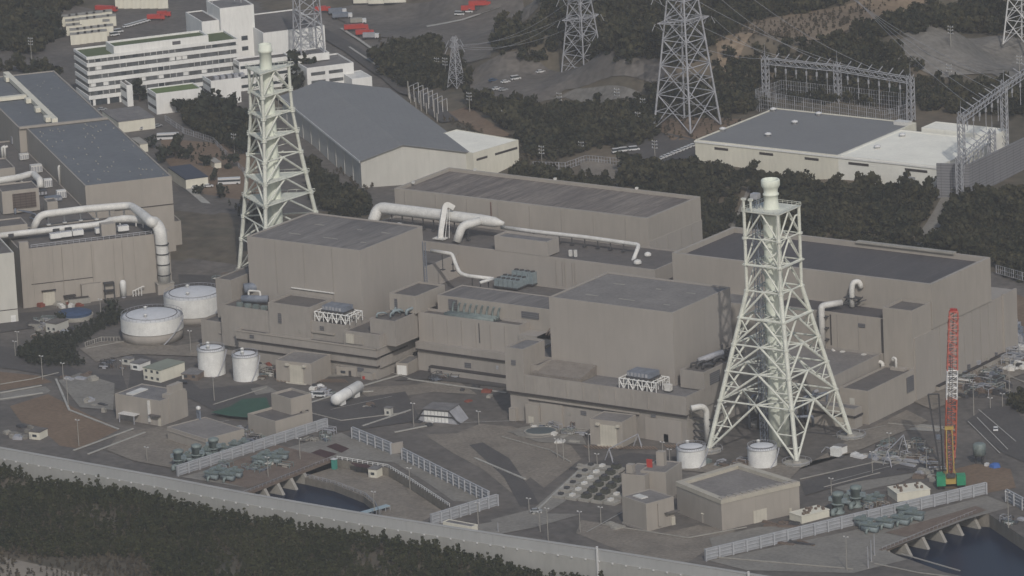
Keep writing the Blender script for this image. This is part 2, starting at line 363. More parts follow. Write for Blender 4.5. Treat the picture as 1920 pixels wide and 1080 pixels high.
# ================================================================== SETTING
def terrain():
    xs = np.concatenate([np.arange(-1500,-500,40), np.arange(-500,430,4.0), np.arange(430,1500,40)])
    ys = np.concatenate([np.arange(-520,-330,6.), np.arange(-330,-160,2.5), np.arange(-160,560,5.), np.arange(560,2600,60)])
    X, Y = np.meshgrid(xs, ys); Z = hN(X, Y, True)
    nx, ny = len(xs), len(ys); v = np.stack([X.ravel(), Y.ravel(), Z.ravel()], 1)
    i = np.arange(ny-1)[:,None]*nx+np.arange(nx-1)[None,:]; i = i.ravel(); f = np.stack([i, i+1, i+1+nx, i+nx], 1)
    me = bpy.data.meshes.new('ground'); me.vertices.add(len(v)); me.vertices.foreach_set('co', v.ravel()); me.loops.add(f.size); me.loops.foreach_set('vertex_index', f.ravel())
    me.polygons.add(len(f)); me.polygons.foreach_set('loop_start', np.arange(0, f.size, 4)); me.update(); me.validate()
    for q in (ASPH, HILL, SAND): me.materials.append(q)
    c = v[f].mean(1); mi = np.zeros(len(f), int); mi[c[:,2] > 1.2] = 1; mi[c[:,1] < np.interp(c[:,0], [p[0] for p in WL], [p[1] for p in WL])] = 1; mi[c[:,1] < -398] = 2
    px, py = projn(c[:,0], c[:,1], c[:,2]); far = (py < -20); mi[far & (px > 800)] = 1
    me.polygons.foreach_set('material_index', mi); me.polygons.foreach_set('use_smooth', [True]*len(f))
    o = bpy.data.objects.new('ground', me); COL.objects.link(o); o['kind'] = 'structure'
terrain()
sea = MB().box(-3000, 3000, -2400, -440, -5.5, -5.0).obj('sea', WATER); sea['kind'] = 'structure'
def yard(name, rect, hole, z=.02):
    x0, x1, y0, y1 = rect; bm = bmesh.new()
    for ring in ([(x0,y0),(x1,y0),(x1,y1),(x0,y1)], hole):
        vs = [bm.verts.new((*p, z)) for p in ring]
        for i in range(len(vs)): bm.edges.new((vs[i], vs[(i+1) % len(vs)]))
    bmesh.ops.triangle_fill(bm, edges=bm.edges[:], use_beauty=True)
    for f in bm.faces:
        f.normal_update()
        if f.normal.z < 0: f.normal_flip()
    me = bpy.data.meshes.new(name); bm.to_mesh(me); bm.free(); me.materials.append(CONC if 0 else ASPH)
    o = bpy.data.objects.new(name, me); COL.objects.link(o); o['kind'] = 'structure'
H1 = [(74.5,-311),(77,-272),(79.2,-235.4),(80.6,-234),(104.7,-234.8),(122.2,-245.3),(153.8,-265.5),(157,-311)]
yard('yard', (54,179,-313,-218), H1)
H2 = [(333.5,-246.5),(321.8,-243),(329.2,-190),(334,-189),(359,-208),(400,-236),(420,-262),(385,-259.5),(353.5,-254.5),(333.5,-246.5)][:-1]
yard('yard', (288,424,-332,-164), H2)
for nm, r in (('water', (56,177,-313,-221)), ('water', (289,423,-330,-166))):
    w = MB().box(*r, -11, -4.9).obj(nm, WATER); w['kind'] = 'structure'
def retain(pts, z0, z1, th, mt=CONCL, name='quay wall'):
    m = MB()
    for a, b in zip(pts, pts[1:]):
        d = Vector((b[0]-a[0], b[1]-a[1], 0)).normalized(); n = Vector((-d.y, d.x, 0))*th
        m.add([(a[0],a[1],z0),(b[0],b[1],z0),(b[0]+n.x,b[1]+n.y,z0),(a[0]+n.x,a[1]+n.y,z0),(a[0],a[1],z1),(b[0],b[1],z1),(b[0]+n.x,b[1]+n.y,z1),(a[0]+n.x,a[1]+n.y,z1)],
              [(0,3,2,1),(4,5,6,7),(0,1,5,4),(1,2,6,5),(2,3,7,6),(3,0,4,7)])
    return m
QUAY = mat('stained quay concrete', (.14,.125,.105), scale=.25, stretch=(1,1,.4), col2=(.24,.22,.19), mix=.6, fine=.15)
o = retain(H1[2:], -11, -.05, .6).obj('quay_wall', QUAY); tag(o, 'stained concrete retaining wall round the left water basin', 'quay wall')
o = retain(H2[2:]+[H2[0]], -11, -.05, .6).obj('quay_wall', QUAY); tag(o, 'stained concrete quay wall of the basin in the bottom right corner', 'quay wall')
# lower terrace of the left basin
TP = [(76.5,-250.5),(95,-253.5),(113.8,-260.7),(124,-268),(133,-278),(134,-311),(156.5,-311),(153.4,-265.9),(122,-245.6),(104.6,-235.3),(80.8,-234.6),(79.4,-236)]
o = MB().prism(TP, -11, -3).obj('terrace', DIRT2); o['kind'] = 'structure'
o = MB().prism([(77,-250.6),(95,-253.7),(113.8,-260.9),(124,-268.2),(133.2,-278.2),(134.2,-311),(132.4,-311),(131.6,-278.8),(123,-269.6),(113,-262.4),(94.6,-255.2),(77,-252.2)], -10.8, -2.2).obj('quay_edge', QUAY); o['kind'] = 'structure'
# pier decks: beam and wedge pillars on the basin side
def pier(name, label, A, B, n, t0, t1):
    t = thing(name, label, 'pier', (A[0], A[1], 0))
    A = Vector((*A, 0)); B = Vector((*B, 0)); d = (B-A).normalized(); nrm = Vector((d.y, -d.x, 0))
    m = MB(); p = lambda s, o, z: tuple(A+d*s+nrm*o+Vector((0,0,z))); Ln = (B-A).length
    m.add([p(0,.3,-.8),p(Ln,.3,-.8),p(Ln,-1.2,-.8),p(0,-1.2,-.8),p(0,.3,.25),p(Ln,.3,.25),p(Ln,-1.2,.25),p(0,-1.2,.25)], [(0,3,2,1),(4,5,6,7),(0,1,5,4),(1,2,6,5),(2,3,7,6),(3,0,4,7)])
    m.obj('deck_edge', RUST, t)
    q = MB()
    for i in range(0, int(Ln/2.2)):
        s = i*2.2+.5; q.tube(p(s,.1,.25), p(s,.1,1.3), .06, 4)
    q.tube(p(0,.1,1.3), p(Ln,.1,1.3), .06, 4); q.obj('railing', GALV, t)
    for i in range(n):
        s = Ln*(t0+(t1-t0)*i/(n-1)); m = MB()
        # pillar: a thick pier whose nose slopes out towards the water
        vs = []
        for w in (-.7, .7):
            vs += [p(s+w,-8,-10.9), p(s+w,4.6,-10.9), p(s+w,3.6,-5.9), p(s+w,.4,-.81), p(s+w,-8,-.81)]
        m.add(vs, [(0,1,2,3,4),(9,8,7,6,5),(0,5,6,1),(1,6,7,2),(2,7,8,3),(3,8,9,4),(4,9,5,0)])
        m.obj('pillar', CONCL, t)
pier('pier_deck', 'rusty deck on pale wedge pillars over the left basin', (74.5,-311), (79.2,-235.4), 7, .185, .783)
pier('pier_deck', 'rusty deck on pale wedge pillars over the bottom right basin', (321.8,-243), (329.2,-190), 6, .06, .97)
# sea wall
WL = WL
t = thing('sea_wall', 'long grey steel sea wall running between the pine belt and the yard', 'sea wall', (0,-314,0))
def wallrun(o0, o1, z0, z1, name, mt):
    m = MB(); m.prism([(x, y+o1) for x, y in WL]+[(x, y+o0) for x, y in WL[::-1]], z0, z1); m.obj(name, mt, t)
wallrun(-.8, .8, 10, 13.6, 'wall_panel', SEAWALL); wallrun(-1.1, .9, -8, 9.99, 'lower_wall', mat('beige sea wall base', (.345,.342,.325), var=.07, scale=.08, stretch=(1,1,.3), fine=.05, line=[(12,.2,.05,'x')]))
wallrun(-.9, .9, 13.6, 13.8, 'wall_cap', mat('pale wall cap', (.36,.355,.34), var=.08, scale=.2, fine=.05))
l = MB()
for i in range(0, 80):
    x = -40+i*5.6; y = np.interp(x, [p[0] for p in WL], [p[1] for p in WL]); l.box(x-.28, x+.28, y-1.55, y-1.12, 9.6, 10.1)
objs(l, 'wall_light', CARW, t)
m = MB().box(256,256.5,-323,-322.3,4,15.2).box(318,318.5,-324,-323.3,4,15.2); objs(m, 'camera_mast', CARW, t)
# painted and paved ground -------------------------------------------------
sheet('dirt_field', [(0,697),(75,705),(98,717),(0,733)], DIRT)
sheet('dirt_field', [(18,762),(90,739),(160,775),(225,805),(150,842),(112,836),(72,800),(40,792)], DIRT, .06)
sheet('pavement', [(0,735),(85,725),(95,733),(88,738),(0,753)], CONC, .08)
sheet('dry_ground', [(795,815),(880,812),(985,850),(1000,890),(960,925),(905,880),(850,850)], DIRT2, .06)
sheet('dry_ground', [(895,740),(810,735),(700,752),(665,728),(770,722),(850,708)], DIRT2, .06)
sheet('dry_ground', [(850,815),(900,795),(960,800),(1070,835),(1090,860),(1020,915),(975,880),(930,850)], DIRT2, .05)
sheet('dry_ground', [(1090,975),(1240,1000),(1310,985),(1380,995),(1290,1055),(1180,1040),(1080,1000)], DIRT2, .05)
sheet('dry_ground', [(945,815),(1010,830),(1080,850),(1045,885),(1000,900)], DIRT2, .06)
sheet('road', [(880,835),(905,830),(955,860),(1000,925),(1010,945),(975,950),(945,895)], ROAD, .09)
sheet('pavement', [(920,975),(1000,955),(1085,880),(1100,870),(1110,880),(1060,940),(990,985),(930,995)], CONC, .08)
sheet('pavement', [(890,985),(930,978),(985,962),(1090,965),(1000,990),(900,1010)], CONC, .11)
sheet('pavement', [(1560,915),(1700,880),(1730,885),(1690,905),(1600,925)], CONC, .07)
sheet('pavement', [(1683,800),(1700,793),(1770,800),(1760,810),(1690,806)], CONCL, .08)
sheet('dirt_yard', [(1750,890),(1830,870),(1895,880),(1905,915),(1850,925),(1770,915)], DIRT, .06)
sheet('pavement', [(1330,1052),(1600,995),(1850,930),(1900,950),(1810,975),(1660,1032),(1700,1050),(1600,1075),(1400,1070)], CONC, .06)
sheet('pavement', [(340,895),(460,915),(628,858),(740,868),(800,905),(850,940),(930,945),(800,870),(660,822),(640,812)], CONC, .06)
sheet('pump_deck', [(466,916),(620,860),(600,855),(520,835),(400,880),(420,905)], RUST, .08)
for pp in ([(583,850),(600,843),(632,852),(612,860)],[(612,838),(630,832),(655,842),(640,850)],[(655,868),(690,872),(700,880),(668,876)]): sheet('deck_plate', pp, mat('dark red plate', (.06,.03,.03), var=.2), .12)
sheet('road', [(330,350),(360,352),(470,455),(475,500),(430,540),(340,560),(330,480),(345,440),(400,450)], ROAD, .07)
sheet('road', [(1810,790),(1850,765),(1900,760),(1925,800),(1925,870),(1880,850)], ROAD, .07)
sheet('dirt_yard', [(1888,545),(1925,560),(1925,640),(1890,600)], DIRT, .05)
sheet('garden_ground', [(300,260),(420,270),(480,300),(490,370),(465,440),(430,420),(345,345),(310,300)], DIRT, .06)
sheet('dirt_patch', [(340,400),(360,395),(410,440),(400,452),(345,460)], DIRT2, .05)
sheet('dirt_bank', [(1640,100),(1900,95),(1925,170),(1860,140),(1760,150),(1700,120)], ROCK, .35, ter=True)
sheet('rock_slope', [(1690,65),(1760,57),(1830,75),(1925,80),(1925,135),(1830,140),(1740,105)], ROCK, .6, ter=True)
sheet('dirt_bank', [(1330,85),(1420,42),(1560,18),(1640,-10),(1740,-50),(1900,-55),(1720,18),(1610,50),(1545,78),(1435,108),(1350,128)], mat('tan bare slope', (.17,.125,.085), scale=.05, col2=(.25,.195,.14), mix=.6, fine=.2), .5, ter=True)
sheet('dirt_pad', [(1210,230),(1300,222),(1400,225),(1350,262),(1260,265)], DIRT, .3, ter=True)
sheet('pavement', [(1010,190),(1080,168),(1200,175),(1210,190),(1130,195),(1060,185)], ROCK, .4, ter=True)
sheet('car_park', [(865,150),(900,125),(1000,120),(1250,130),(1240,165),(1060,170),(1010,195),(900,185)], ASPH, .35, ter=True)
sheet('road', [(700,0),(980,0),(1010,15),(930,70),(920,110),(870,120),(830,80),(700,70),(610,20)], ASPH, .3, ter=True)
sheet('road', [(1150,268),(1210,250),(1300,262),(1310,300),(1260,302),(1160,290)], ROAD, .3, ter=True)
sheet('path', [(1085,300),(1130,300),(1170,320),(1140,350),(1100,350)], DIRT2, .3, ter=True)
sheet('path', [(1765,372),(1795,372),(1740,462),(1712,462)], CONC, .3, ter=True)
sheet('path', [(1405,345),(1412,345),(1378,430),(1368,430)], CONC, .3, ter=True)
sheet('dirt_yard', [(830,215),(880,200),(910,225),(960,255),(930,262),(870,235)], DIRT, .3, ter=True)
for k_, (pts, mt_) in enumerate([([(250,660),(330,690),(380,735),(330,760),(240,730)],ROAD),([(330,735),(480,720),(590,755),(690,745),(760,735),(790,790),(640,810),(560,800),(480,770),(400,770)],ROAD),([(0,650),(60,660),(160,700),(230,705),(240,735),(100,705),(0,690)],ROAD),
    ([(150,700),(215,720),(212,770),(150,765),(110,715)],CONC),([(225,812),(310,800),(390,835),(330,880),(250,865),(200,845)],DIRT2),([(560,700),(620,708),(700,705),(760,690),(700,685),(640,700)],CONC),([(470,730),(500,724),(520,735),(480,742)],CONC),
    ([(950,810),(1000,800),(1090,815),(1100,835),(1010,830)],CONC),([(1240,880),(1290,880),(1330,870),(1500,870),(1600,850),(1740,790),(1700,770),(1620,810),(1500,880),(1480,900)],DIRT2),([(1500,905),(1620,870),(1740,850),(1760,880),(1600,905),(1510,930)],ROAD),
    ([(1660,1000),(1830,950),(1850,958),(1700,1008)],RUST),([(1330,1010),(1420,990),(1500,985),(1560,985),(1450,1010),(1340,1040)],CONC),([(740,715),(800,690),(950,712),(950,728),(800,712)],ROAD),([(0,590),(80,585),(200,570),(320,555),(330,575),(220,590),(100,610),(0,625)],ROAD),
    ([(150,655),(200,640),(330,650),(390,640),(380,670),(250,665),(180,680)],DIRT2),([(1690,745),(1800,700),(1880,670),(1925,680),(1925,700),(1840,730),(1750,770)],DIRT2),([(1110,870),(1180,850),(1270,858),(1280,900),(1200,890)],ROAD)]):
    sheet('yard_patch', pts, mt_, .03+.0*k_)
for i, pts in enumerate([[(105,712),(130,770),(222,806)],[(138,846),(250,805)],[(165,853),(272,812)],[(0,750),(80,738)],[(0,738),(78,724)],
      [(580,757),(690,722)],[(690,722),(765,700)],[(700,735),(630,738)],[(800,683),(950,706)],[(765,712),(950,738)],[(740,812),(800,800)],[(1000,965),(1085,885)],
      [(680,800),(770,770)],[(890,860),(985,900)]]):
    strip('kerb', pts, .9, KERB, .03, .12)
for i, pts in enumerate([[(560,770),(640,790),(760,775)],[(795,690),(870,700),(948,712)],[(590,690),(700,705)],[(1330,1045),(1600,1068)],[(1640,1058),(1720,1075),(1800,1085)],[(1690,1040),(1800,1072)],[(1780,730),(1880,690)],[(400,760),(500,728)],[(0,722),(60,712),(110,700)],[(350,600),(240,640),(160,655)],
    [(940,820),(1030,845),(1070,868)],[(1130,985),(1290,1010),(1400,990)],[(1500,900),(1640,868)],[(1665,795),(1790,808)],[(1850,690),(1925,720)],[(330,560),(420,545),(470,505)],[(1545,915),(1650,888)]]):
    strip('kerb', pts, .5, CONCL, .03, .10)
for pts in [[(1815,792),(1875,852)],[(1832,785),(1890,845)],[(400,460),(455,457)],[(1485,815),(1490,830)],[(1835,770),(1905,830)],[(355,352),(465,450)],[(620,770),(735,745)],
            [(860,795),(985,790)],[(1100,1000),(1180,955)],[(1660,800),(1560,820)],[(560,1010),(600,1012)],[(1560,905),(1700,868)],[(700,690),(770,712)],[(380,800),(430,790)]]:
    strip('road_line', pts, .35, LINE, .12)
for k in range(9):     # hatching on the road below the left works
    strip('road_line', [(407+k*5,462),(411+k*5,458)], .8, LINE, .13)
for x0, x1, y0, y1, n in ((515,650,712,722,22),(1095,1230,838,846,22),(1245,1300,836,845,9)):
    for k in range(n):
        a = k/n; X = x0+(x1-x0)*a; Y = y0+(y1-y0)*a*(.2)
        strip('hatching', [(X,Y),(X+9,Y+6)], .35, mat('ochre line', (.30,.20,.13), var=.2), .14)
for pts in [[(1420,45),(1560,25)],[(610,40),(720,150),(760,175)],[(600,60),(760,190)]]:
    pass
strip('footpath', [(350,352),(462,447)], 3.2, KERB, .10)
strip('road', [(590,55),(660,95),(760,170),(845,230)], 9, ROAD, .15, ter=True)
strip('kerb', [(640,55),(700,95),(770,150)], 1.6, KERB, .2, ter=True)
strip('kerb', [(655,90),(760,160)], 1.2, KERB, .2, ter=True)
strip('kerb', [(800,52),(900,28)], 3.0, KERB, .2, ter=True)
strip('kerb', [(900,28),(940,15)], 1.2, KERB, .2, ter=True)
# railing of the basin
def railing(name, label, pts, mt, h=1.2, step=2.2, r=.13):
    t = thing(name, label, 'railing', (pts[0][0], pts[0][1], pts[0][2])); q = MB(); rl = MB()
    for a, b in zip(pts, pts[1:]):
        a = Vector(a); b = Vector(b); n = max(1, int((b-a).length/step))
        for i in range(n+1): p = a.lerp(b, i/n); q.tube(p, p+Vector((0,0,h)), r, 4)
        rl.tube(a+Vector((0,0,h)), b+Vector((0,0,h)), r, 4); rl.tube(a+Vector((0,0,h*.5)), b+Vector((0,0,h*.5)), r*.7, 4)
    q.obj('post', mt, t); rl.obj('rail', mt, t)
railing('railing', 'white railing curving along the upper edge of the left basin', [G(632,861),G(728,877),G(770,902),G(843,950)], WPAINT)
railing('railing', 'low railing on the lower terrace beside the dark water', [(77,-251.5,-2.2),(94.6,-254.7,-2.2),(113,-261.6,-2.2),(123,-269,-2.2),(132,-278.6,-2.2)], GALV, r=.1)
# ================================================================== REACTOR AND TURBINE BUILDINGS
TRIM = mat('pale wall trim', (.33,.30,.265), var=.1)
def vjoint(par, x0, x1, y, z0, z1, n, mt=None):      # vertical joints are in the material; this adds rain pipes
    m = MB()
    for i in range(1, n): x = x0+(x1-x0)*i/n; m.box(x-.12, x+.12, y-.18, y-.003, z0, z1)
    objs(m, 'downpipe', mt or TAUPE2, par)
def ledge(par, x0, x1, y, z, h=.5, o=.55, dark=True, name='ledge'):
    m = MB().box(x0, x1, y-o, y-.003, z, z+h); m.obj(name, TAUPE3, par)
# --- left reactor building
R3 = thing('reactor_building', 'tall taupe box with streaked grey roof, left of centre behind two white tanks', 'reactor building', (-43,-120.5,0))
block(R3, WF, -43, 12.5, -120.5, -78, 0, 46, TAUPE, ROOF3, p=.5)
vjoint(R3, -43, 12.5, -120.5, 24, 45.4, 4)
m = MB(); [m.tube((13.2,-79.4,z), (14.6,-79.4,z), .12, 4) for z in np.arange(14, 40, .9)]; m.tube((13.3,-79.4,12), (13.3,-79.4,40), .2, 4); m.tube((14.5,-79.4,12), (14.5,-79.4,40), .2, 4)
m.obj('ladder', STEELB, R3)
P3 = [( -59,-37,-133,-115,0,13.0),(-37,31.6,-139.2,-116,9.3,12.8),(-47,-22.5,-135.2,-110,4.4,21),(-22.5,-2.2,-136.0,-121,0,25),(-2.2,14,-135.4,-121,4.4,19.5),(14,31.4,-136.4,-110,4.4,17.8),(24.5,36.5,-132.8,-111,12.8,23)]
b = [block(R3, WF, *q, TAUPE2, ROOFD, p=.7, wn='annex', rn='annex_roof') for q in P3]
block(R3, WF, -55, -47.2, -127, -100, 12.8, 29, TAUPE2, ROOFD, p=.4, wn='annex', rn='annex_roof')
block(R3, WF, 25, 37.8, -119.8, -100, 23, 30, TAUPE3, ROOFD, p=.7, wn='annex', rn='annex_roof')
MB().box(-36.5, 30.9, -138.4, -116, 5.5, 9.29).obj('middle_wall', TAUPE2, R3); MB().box(-36.2, 30.5, -137.7, -116, 0, 5.49).obj('base_wall', TAUPE2, R3); MB().box(-36.4,30.6,-138.3,-137.71,4.8,5.48).box(30.51,31.0,-138.2,-118,4.8,5.48).obj('soffit_shadow', DARK_SHADE, R3)  # dark strips paint the shadow below the lower overhang
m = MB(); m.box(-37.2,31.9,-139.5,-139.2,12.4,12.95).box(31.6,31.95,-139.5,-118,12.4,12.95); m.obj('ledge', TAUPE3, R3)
m = MB(); m.box(-36.8,31.2,-139.0,-138.41,8.5,9.28).box(30.91,31.4,-139.0,-118,8.5,9.28); m.obj('soffit_shadow', DARK_SHADE, R3)  # shadow line of the upper overhang, painted as dark strips
m = MB(); m.box(-24,-2,-136.6,-136,11.6,12.2); m.box(-50,-26,-133.6,-133,8.4,8.8); m.box(-2,9,-136.1,-135.4,15,15.5); m.obj('canopy', TRIM, R3)
m = MB(); m.box(15.5,19.2,-136.9,-136.43,12.9,16.6); m.obj('door', DOORC, R3); MB().box(19.3,23.4,-136.8,-136.43,12.9,16.2).obj('door', TAUPE3, R3)
MB().box(-17.8,-16.2,-136.25,-136.02,17,21).obj('louvre', LOUVRE, R3); MB().tube((-22,-120.9,27.2), (-1,-120.9,27.2), .3, 6).obj('pipe', PIPEW, R3)
MB().box(27.5,28.8,-120.0,-119.75,24,28).obj('louvre', LOUVRE, R3)
# --- right reactor building
R4 = thing('reactor_building', 'tall taupe box with smooth grey roof, beside the nearer lattice stack', 'reactor building', (120.4,-148,0))
block(R4, WF, 120.4, 176, -148, -107.5, 0, 46, TAUPE, ROOF4, p=.5)
block(R4, WF, 109.2, 190, -162.5, -107, 11.6, 18.7, TAUPE2, ROOFG, p=1.1, wn='annex', rn='annex_roof')
MB().box(110, 189.4, -161.6, -107, 0, 11.6).obj('base_wall', TAUPE2, R4)
MB().box(109.2,190,-162.56,-161.6,10.75,11.6).obj('soffit_shadow', DARK_SHADE, R4)  # dark strip paints the shadow line under the podium overhang
MB().box(118.5,168.5,-162.15,-161.6,9.2,9.9).obj('ledge', TAUPE3, R4); MB().box(118.7,168.3,-162.0,-161.6,8.55,9.2).obj('soffit_shadow', DARK_SHADE, R4)  # shade below the ledge is a painted dark strip
block(R4, WF, 109.1, 117.5, -162.7, -148, 11.6, 28.7, TAUPE2, ROOFG, p=.6, wn='stair_tower', rn='stair_roof')
block(R4, WF, 117.6, 121, -158, -148.2, 18, 21.5, TAUPE2, ROOFD, p=.6, wn='annex', rn='annex_roof')
block(R4, WF, 108, 120.2, -147.8, -107, 0, 22, TAUPE2, ROOFD, p=.9, wn='annex', rn='annex_roof')
block(R4, WF, 179.6, 190.2, -149.8, -107.5, 18, 25, TAUPE2, ROOFD, p=.6, wn='annex', rn='annex_roof')
m = MB(); m.add([(119,-160,19.2),(141,-160,19.2),(141,-148.3,21.6),(119,-148.3,21.6),(119,-160,17.7),(141,-160,17.7),(141,-148.3,17.7),(119,-148.3,17.7)], [(0,1,2,3),(4,7,6,5),(4,5,1,0),(5,6,2,1),(6,7,3,2),(7,4,0,3)]); m.obj('lean_to_roof', mat('rusty lean-to roof', (.17,.15,.135), scale=.4, col2=(.25,.225,.20), fine=.2), R4)
MB().box(190.2,190.35,-146,-139,19,23.5).obj('louvre', LOUVRE, R4)
m = MB().box(110.2,113.2,-163.4,-161.61,0,5).box(118,124,-163.6,-161.61,0,7.5).box(124.3,134,-162.6,-161.61,0,8.5); objs(m, 'wall_panel', TAUPE3, R4)
MB().box(119.3,121.6,-163.75,-163.6,.3,2.9).obj('door', DOORC, R4); MB().box(178.6,181,-161.9,-161.6,0,6.2).box(179.2,181.2,-162,-161.9,0,3).obj('door', DOORC, R4)
MB().box(171,187,-162.0,-161.62,0,8.6).obj('wall_panel', TAUPE, R4); MB().box(160,161.8,-162.1,-161.62,0,3.2).obj('door', WPAINT, R4)
MB().box(159.5,163.5,-162.3,-161.62,5.6,5.9).obj('canopy', DARK_SHADE, R4)
for par, xs, ys in ((R3, (-30,-12,2), (-108,-92)), (R4, (132,148,164), (-138,-120))):
    m = MB(); rr = random.Random(4); [m.box(x+rr.uniform(-3,3), x+rr.uniform(4,5), y, y+.5, 45.5, 45.62) for x in xs for y in ys]; objs(m, 'roof_hatch', CONCL, par)
# --- turbine hall behind
T1 = thing('turbine_hall', 'long taupe hall with rusty streaked roof behind the duct bay', 'turbine hall', (-43,-19.5,0))
block(T1, WF, -43, 81.3, -19.5, 19.8, 0, 42.5, TAUPE3, ROOFT1, p=1.3, t=1.2)
MB().box(-43.2,81.55,-19.3,19.9,0,32.8).obj('lower_wall', TAUPE, T1)
MB().box(5,5.5,-19.85,-19.72,33,41.5).obj('downpipe', mat('brown pipe', (.16,.10,.085)), T1)
m = MB(); [m.box(x,x+1,y,y+1,42.5,43.3) for x,y in ((-30,19),(10,19.2),(50,19.3),(-41,-10))]; objs(m, 'roof_vent', PIPEW, T1)
BAY = thing('heater_bay', 'stepped taupe block with ducts on its roof before the turbine hall', 'plant building', (-10,-49.5,0))
block(BAY, WF, -43, 104, -49.8, -19.9, 0, 31, TAUPE, ROOFD, p=.6, t=.6)
block(BAY, WF, 27.5, 53, -49.95, -41.5, 31, 37, TAUPE, ROOFG, p=.8, wn='upper_wall', rn='upper_roof')
block(BAY, WF, -10, 9.5, -77.8, -50, 0, 27.6, TAUPE, ROOFD, p=.4, wn='side_wall', rn='side_roof')
block(BAY, WF, 9.6, 118, -94, -49.9, 0, 19, TAUPE, ROOFD, p=.6, wn='low_wall', rn='low_roof')
m = MB(); [m.tube((x,-50.2,19), (x,-50.2,30), .12, 4) for x in (57,60,61.2,64.8,66)]; objs(m, 'downpipe', TAUPE3, BAY)
m = MB(); m.lathe(92,-44,[(1.6,31),(1.6,31.7),(1.2,32.3),(.3,32.6)],14).lathe(89,-32,[(1.4,31),(1.4,31.7),(1,32.2),(.2,32.5)],14); objs(m, 'roof_vent', PIPEW, BAY)
MB().box(60.5,61.7,-46,-45,31,33.5).box(63,64,-46,-45,31,33.8).obj('roof_hatch', PIPEW, BAY)
block(BAY, WF, 82, 118, -50.3, -24, 0, 26, TAUPE3, ROOFD, p=.8, wn='end_wall', rn='end_roof')
# --- control building
CB = thing('control_building', 'low taupe block with chillers on its ledge between the two reactor boxes', 'control building', (38,-118,0))
block(CB, WF, 42, 106, -111.2, -94.3, 0, 29, TAUPE3, ROOF3, p=.25)
block(CB, WF, 37.2, 85.2, -118, -111.3, 11.8, 23.2, TAUPE, ROOFD, p=.9, wn='front_wall', rn='front_roof')
MB().box(37.2,110,-120.8,-111.4,9.2,11.8).obj('ledge_wall', TAUPE2, CB); MB().box(37.6,110,-120.2,-111.4,0,9.2).obj('base_wall', TAUPE2, CB)
MB().box(85.3,108,-119,-111.4,11.8,20).obj('side_wall', TAUPE, CB)
MB().box(37.2,110.2,-121,-120.21,8.4,9.19).obj('soffit_shadow', DARK_SHADE, CB); MB().box(44,110,-122.2,-120.21,2.41,3.1).obj('soffit_shadow', DARK_SHADE, CB)  # both dark strips stand in for overhang shadow
MB().box(45,110.1,-122.4,-120.2,0,2.4).obj('plinth', TAUPE2, CB)
MB().box(47.5,51.5,-111.6,-111.22,24,28).obj('louvre', LOUVRE, CB); MB().box(82,90,-111.6,-111.22,24.5,27).obj('louvre', LOUVRE, CB)
# --- right turbine hall
T2 = thing('turbine_hall', 'long pale taupe hall with dark roof right of the nearer stack', 'turbine hall', (118,-61.5,0))
block(T2, WF, 120, 237, -61.5, -16.6, 25, 42.5, TAUPE3, ROOFT2, p=2.0, t=1.4, wn='upper_wall')
MB().box(118, 236.6, -61, 2, 0, 24.95).obj('wall', TAUPE, T2)
MB().box(118,237.2,-75,-61,0,24.6).obj('wall', TAUPE, T2)
MB().box(236.65,237.6,-8,2.05,0,25.6).obj('wall', TAUPE, T2)
block(T2, WF, 174, 223.5, -75.2, -61.6, 0, 31, TAUPE3, ROOFT2, p=.4, wn='front_wall', rn='front_roof')
block(T2, WF, 118.2, 173.9, -75.1, -61.6, 0, 29.5, TAUPE3, ROOFG, p=.4, wn='front_wall', rn='front_roof')
block(T2, WF, 223.9, 236.8, -76, -62, 0, 35.7, TAUPE3, ROOFD, p=.9, wn='lift_tower', rn='lift_roof')
block(T2, WF, 177, 222.5, -112, -75.3, 0, 17.2, TAUPE2, ROOF4, p=.9, wn='low_wall', rn='low_roof')
block(T2, WF, 224.5, 237.0, -110, -76.1, 0, 13, TAUPE3, ROOFD, p=.6, wn='side_wall', rn='side_roof')
block(T2, WF, 214, 235.5, -117.5, -112.1, 0, 7.8, TAUPE3, ROOFG, p=.2, wn='porch_wall', rn='porch_roof')
MB().box(213.9,235.8,-117.9,-117.5,4.4,5.1).box(235.5,235.9,-117.9,-112,4.4,5.1).obj('soffit_shadow', DARK_SHADE, T2)  # painted shadow line round the porch, as dark strips
MB().box(227,231,-117.75,-117.52,.2,3.8).obj('door', DOORC, T2)
MB().box(237.1,237.3,-82,-76.9,5,11).obj('louvre', LOUVRE, T2); MB().box(237.05,237.3,-50,-48.6,1,16).obj('downpipe', LOUVRE, T2)
MB().box(236.8,238.2,-60,1,0,1.9).obj('plinth', TAUPE3, T2); MB().box(236.8,238.4,-60,1,1.9,2.3).obj('plinth_cap', DARK_SHADE, T2)
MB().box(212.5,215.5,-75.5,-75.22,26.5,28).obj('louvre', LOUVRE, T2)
MB().box(200,200.4,-75.5,-75.22,18,30).box(222.6,223.7,-75.45,-75.22,17.5,30.8).obj('wall_joint', DARK_SHADE, T2)
MB().box(178,222,-19,-16.7,42.5,43.2).obj('parapet_cap', CONCL, T2)
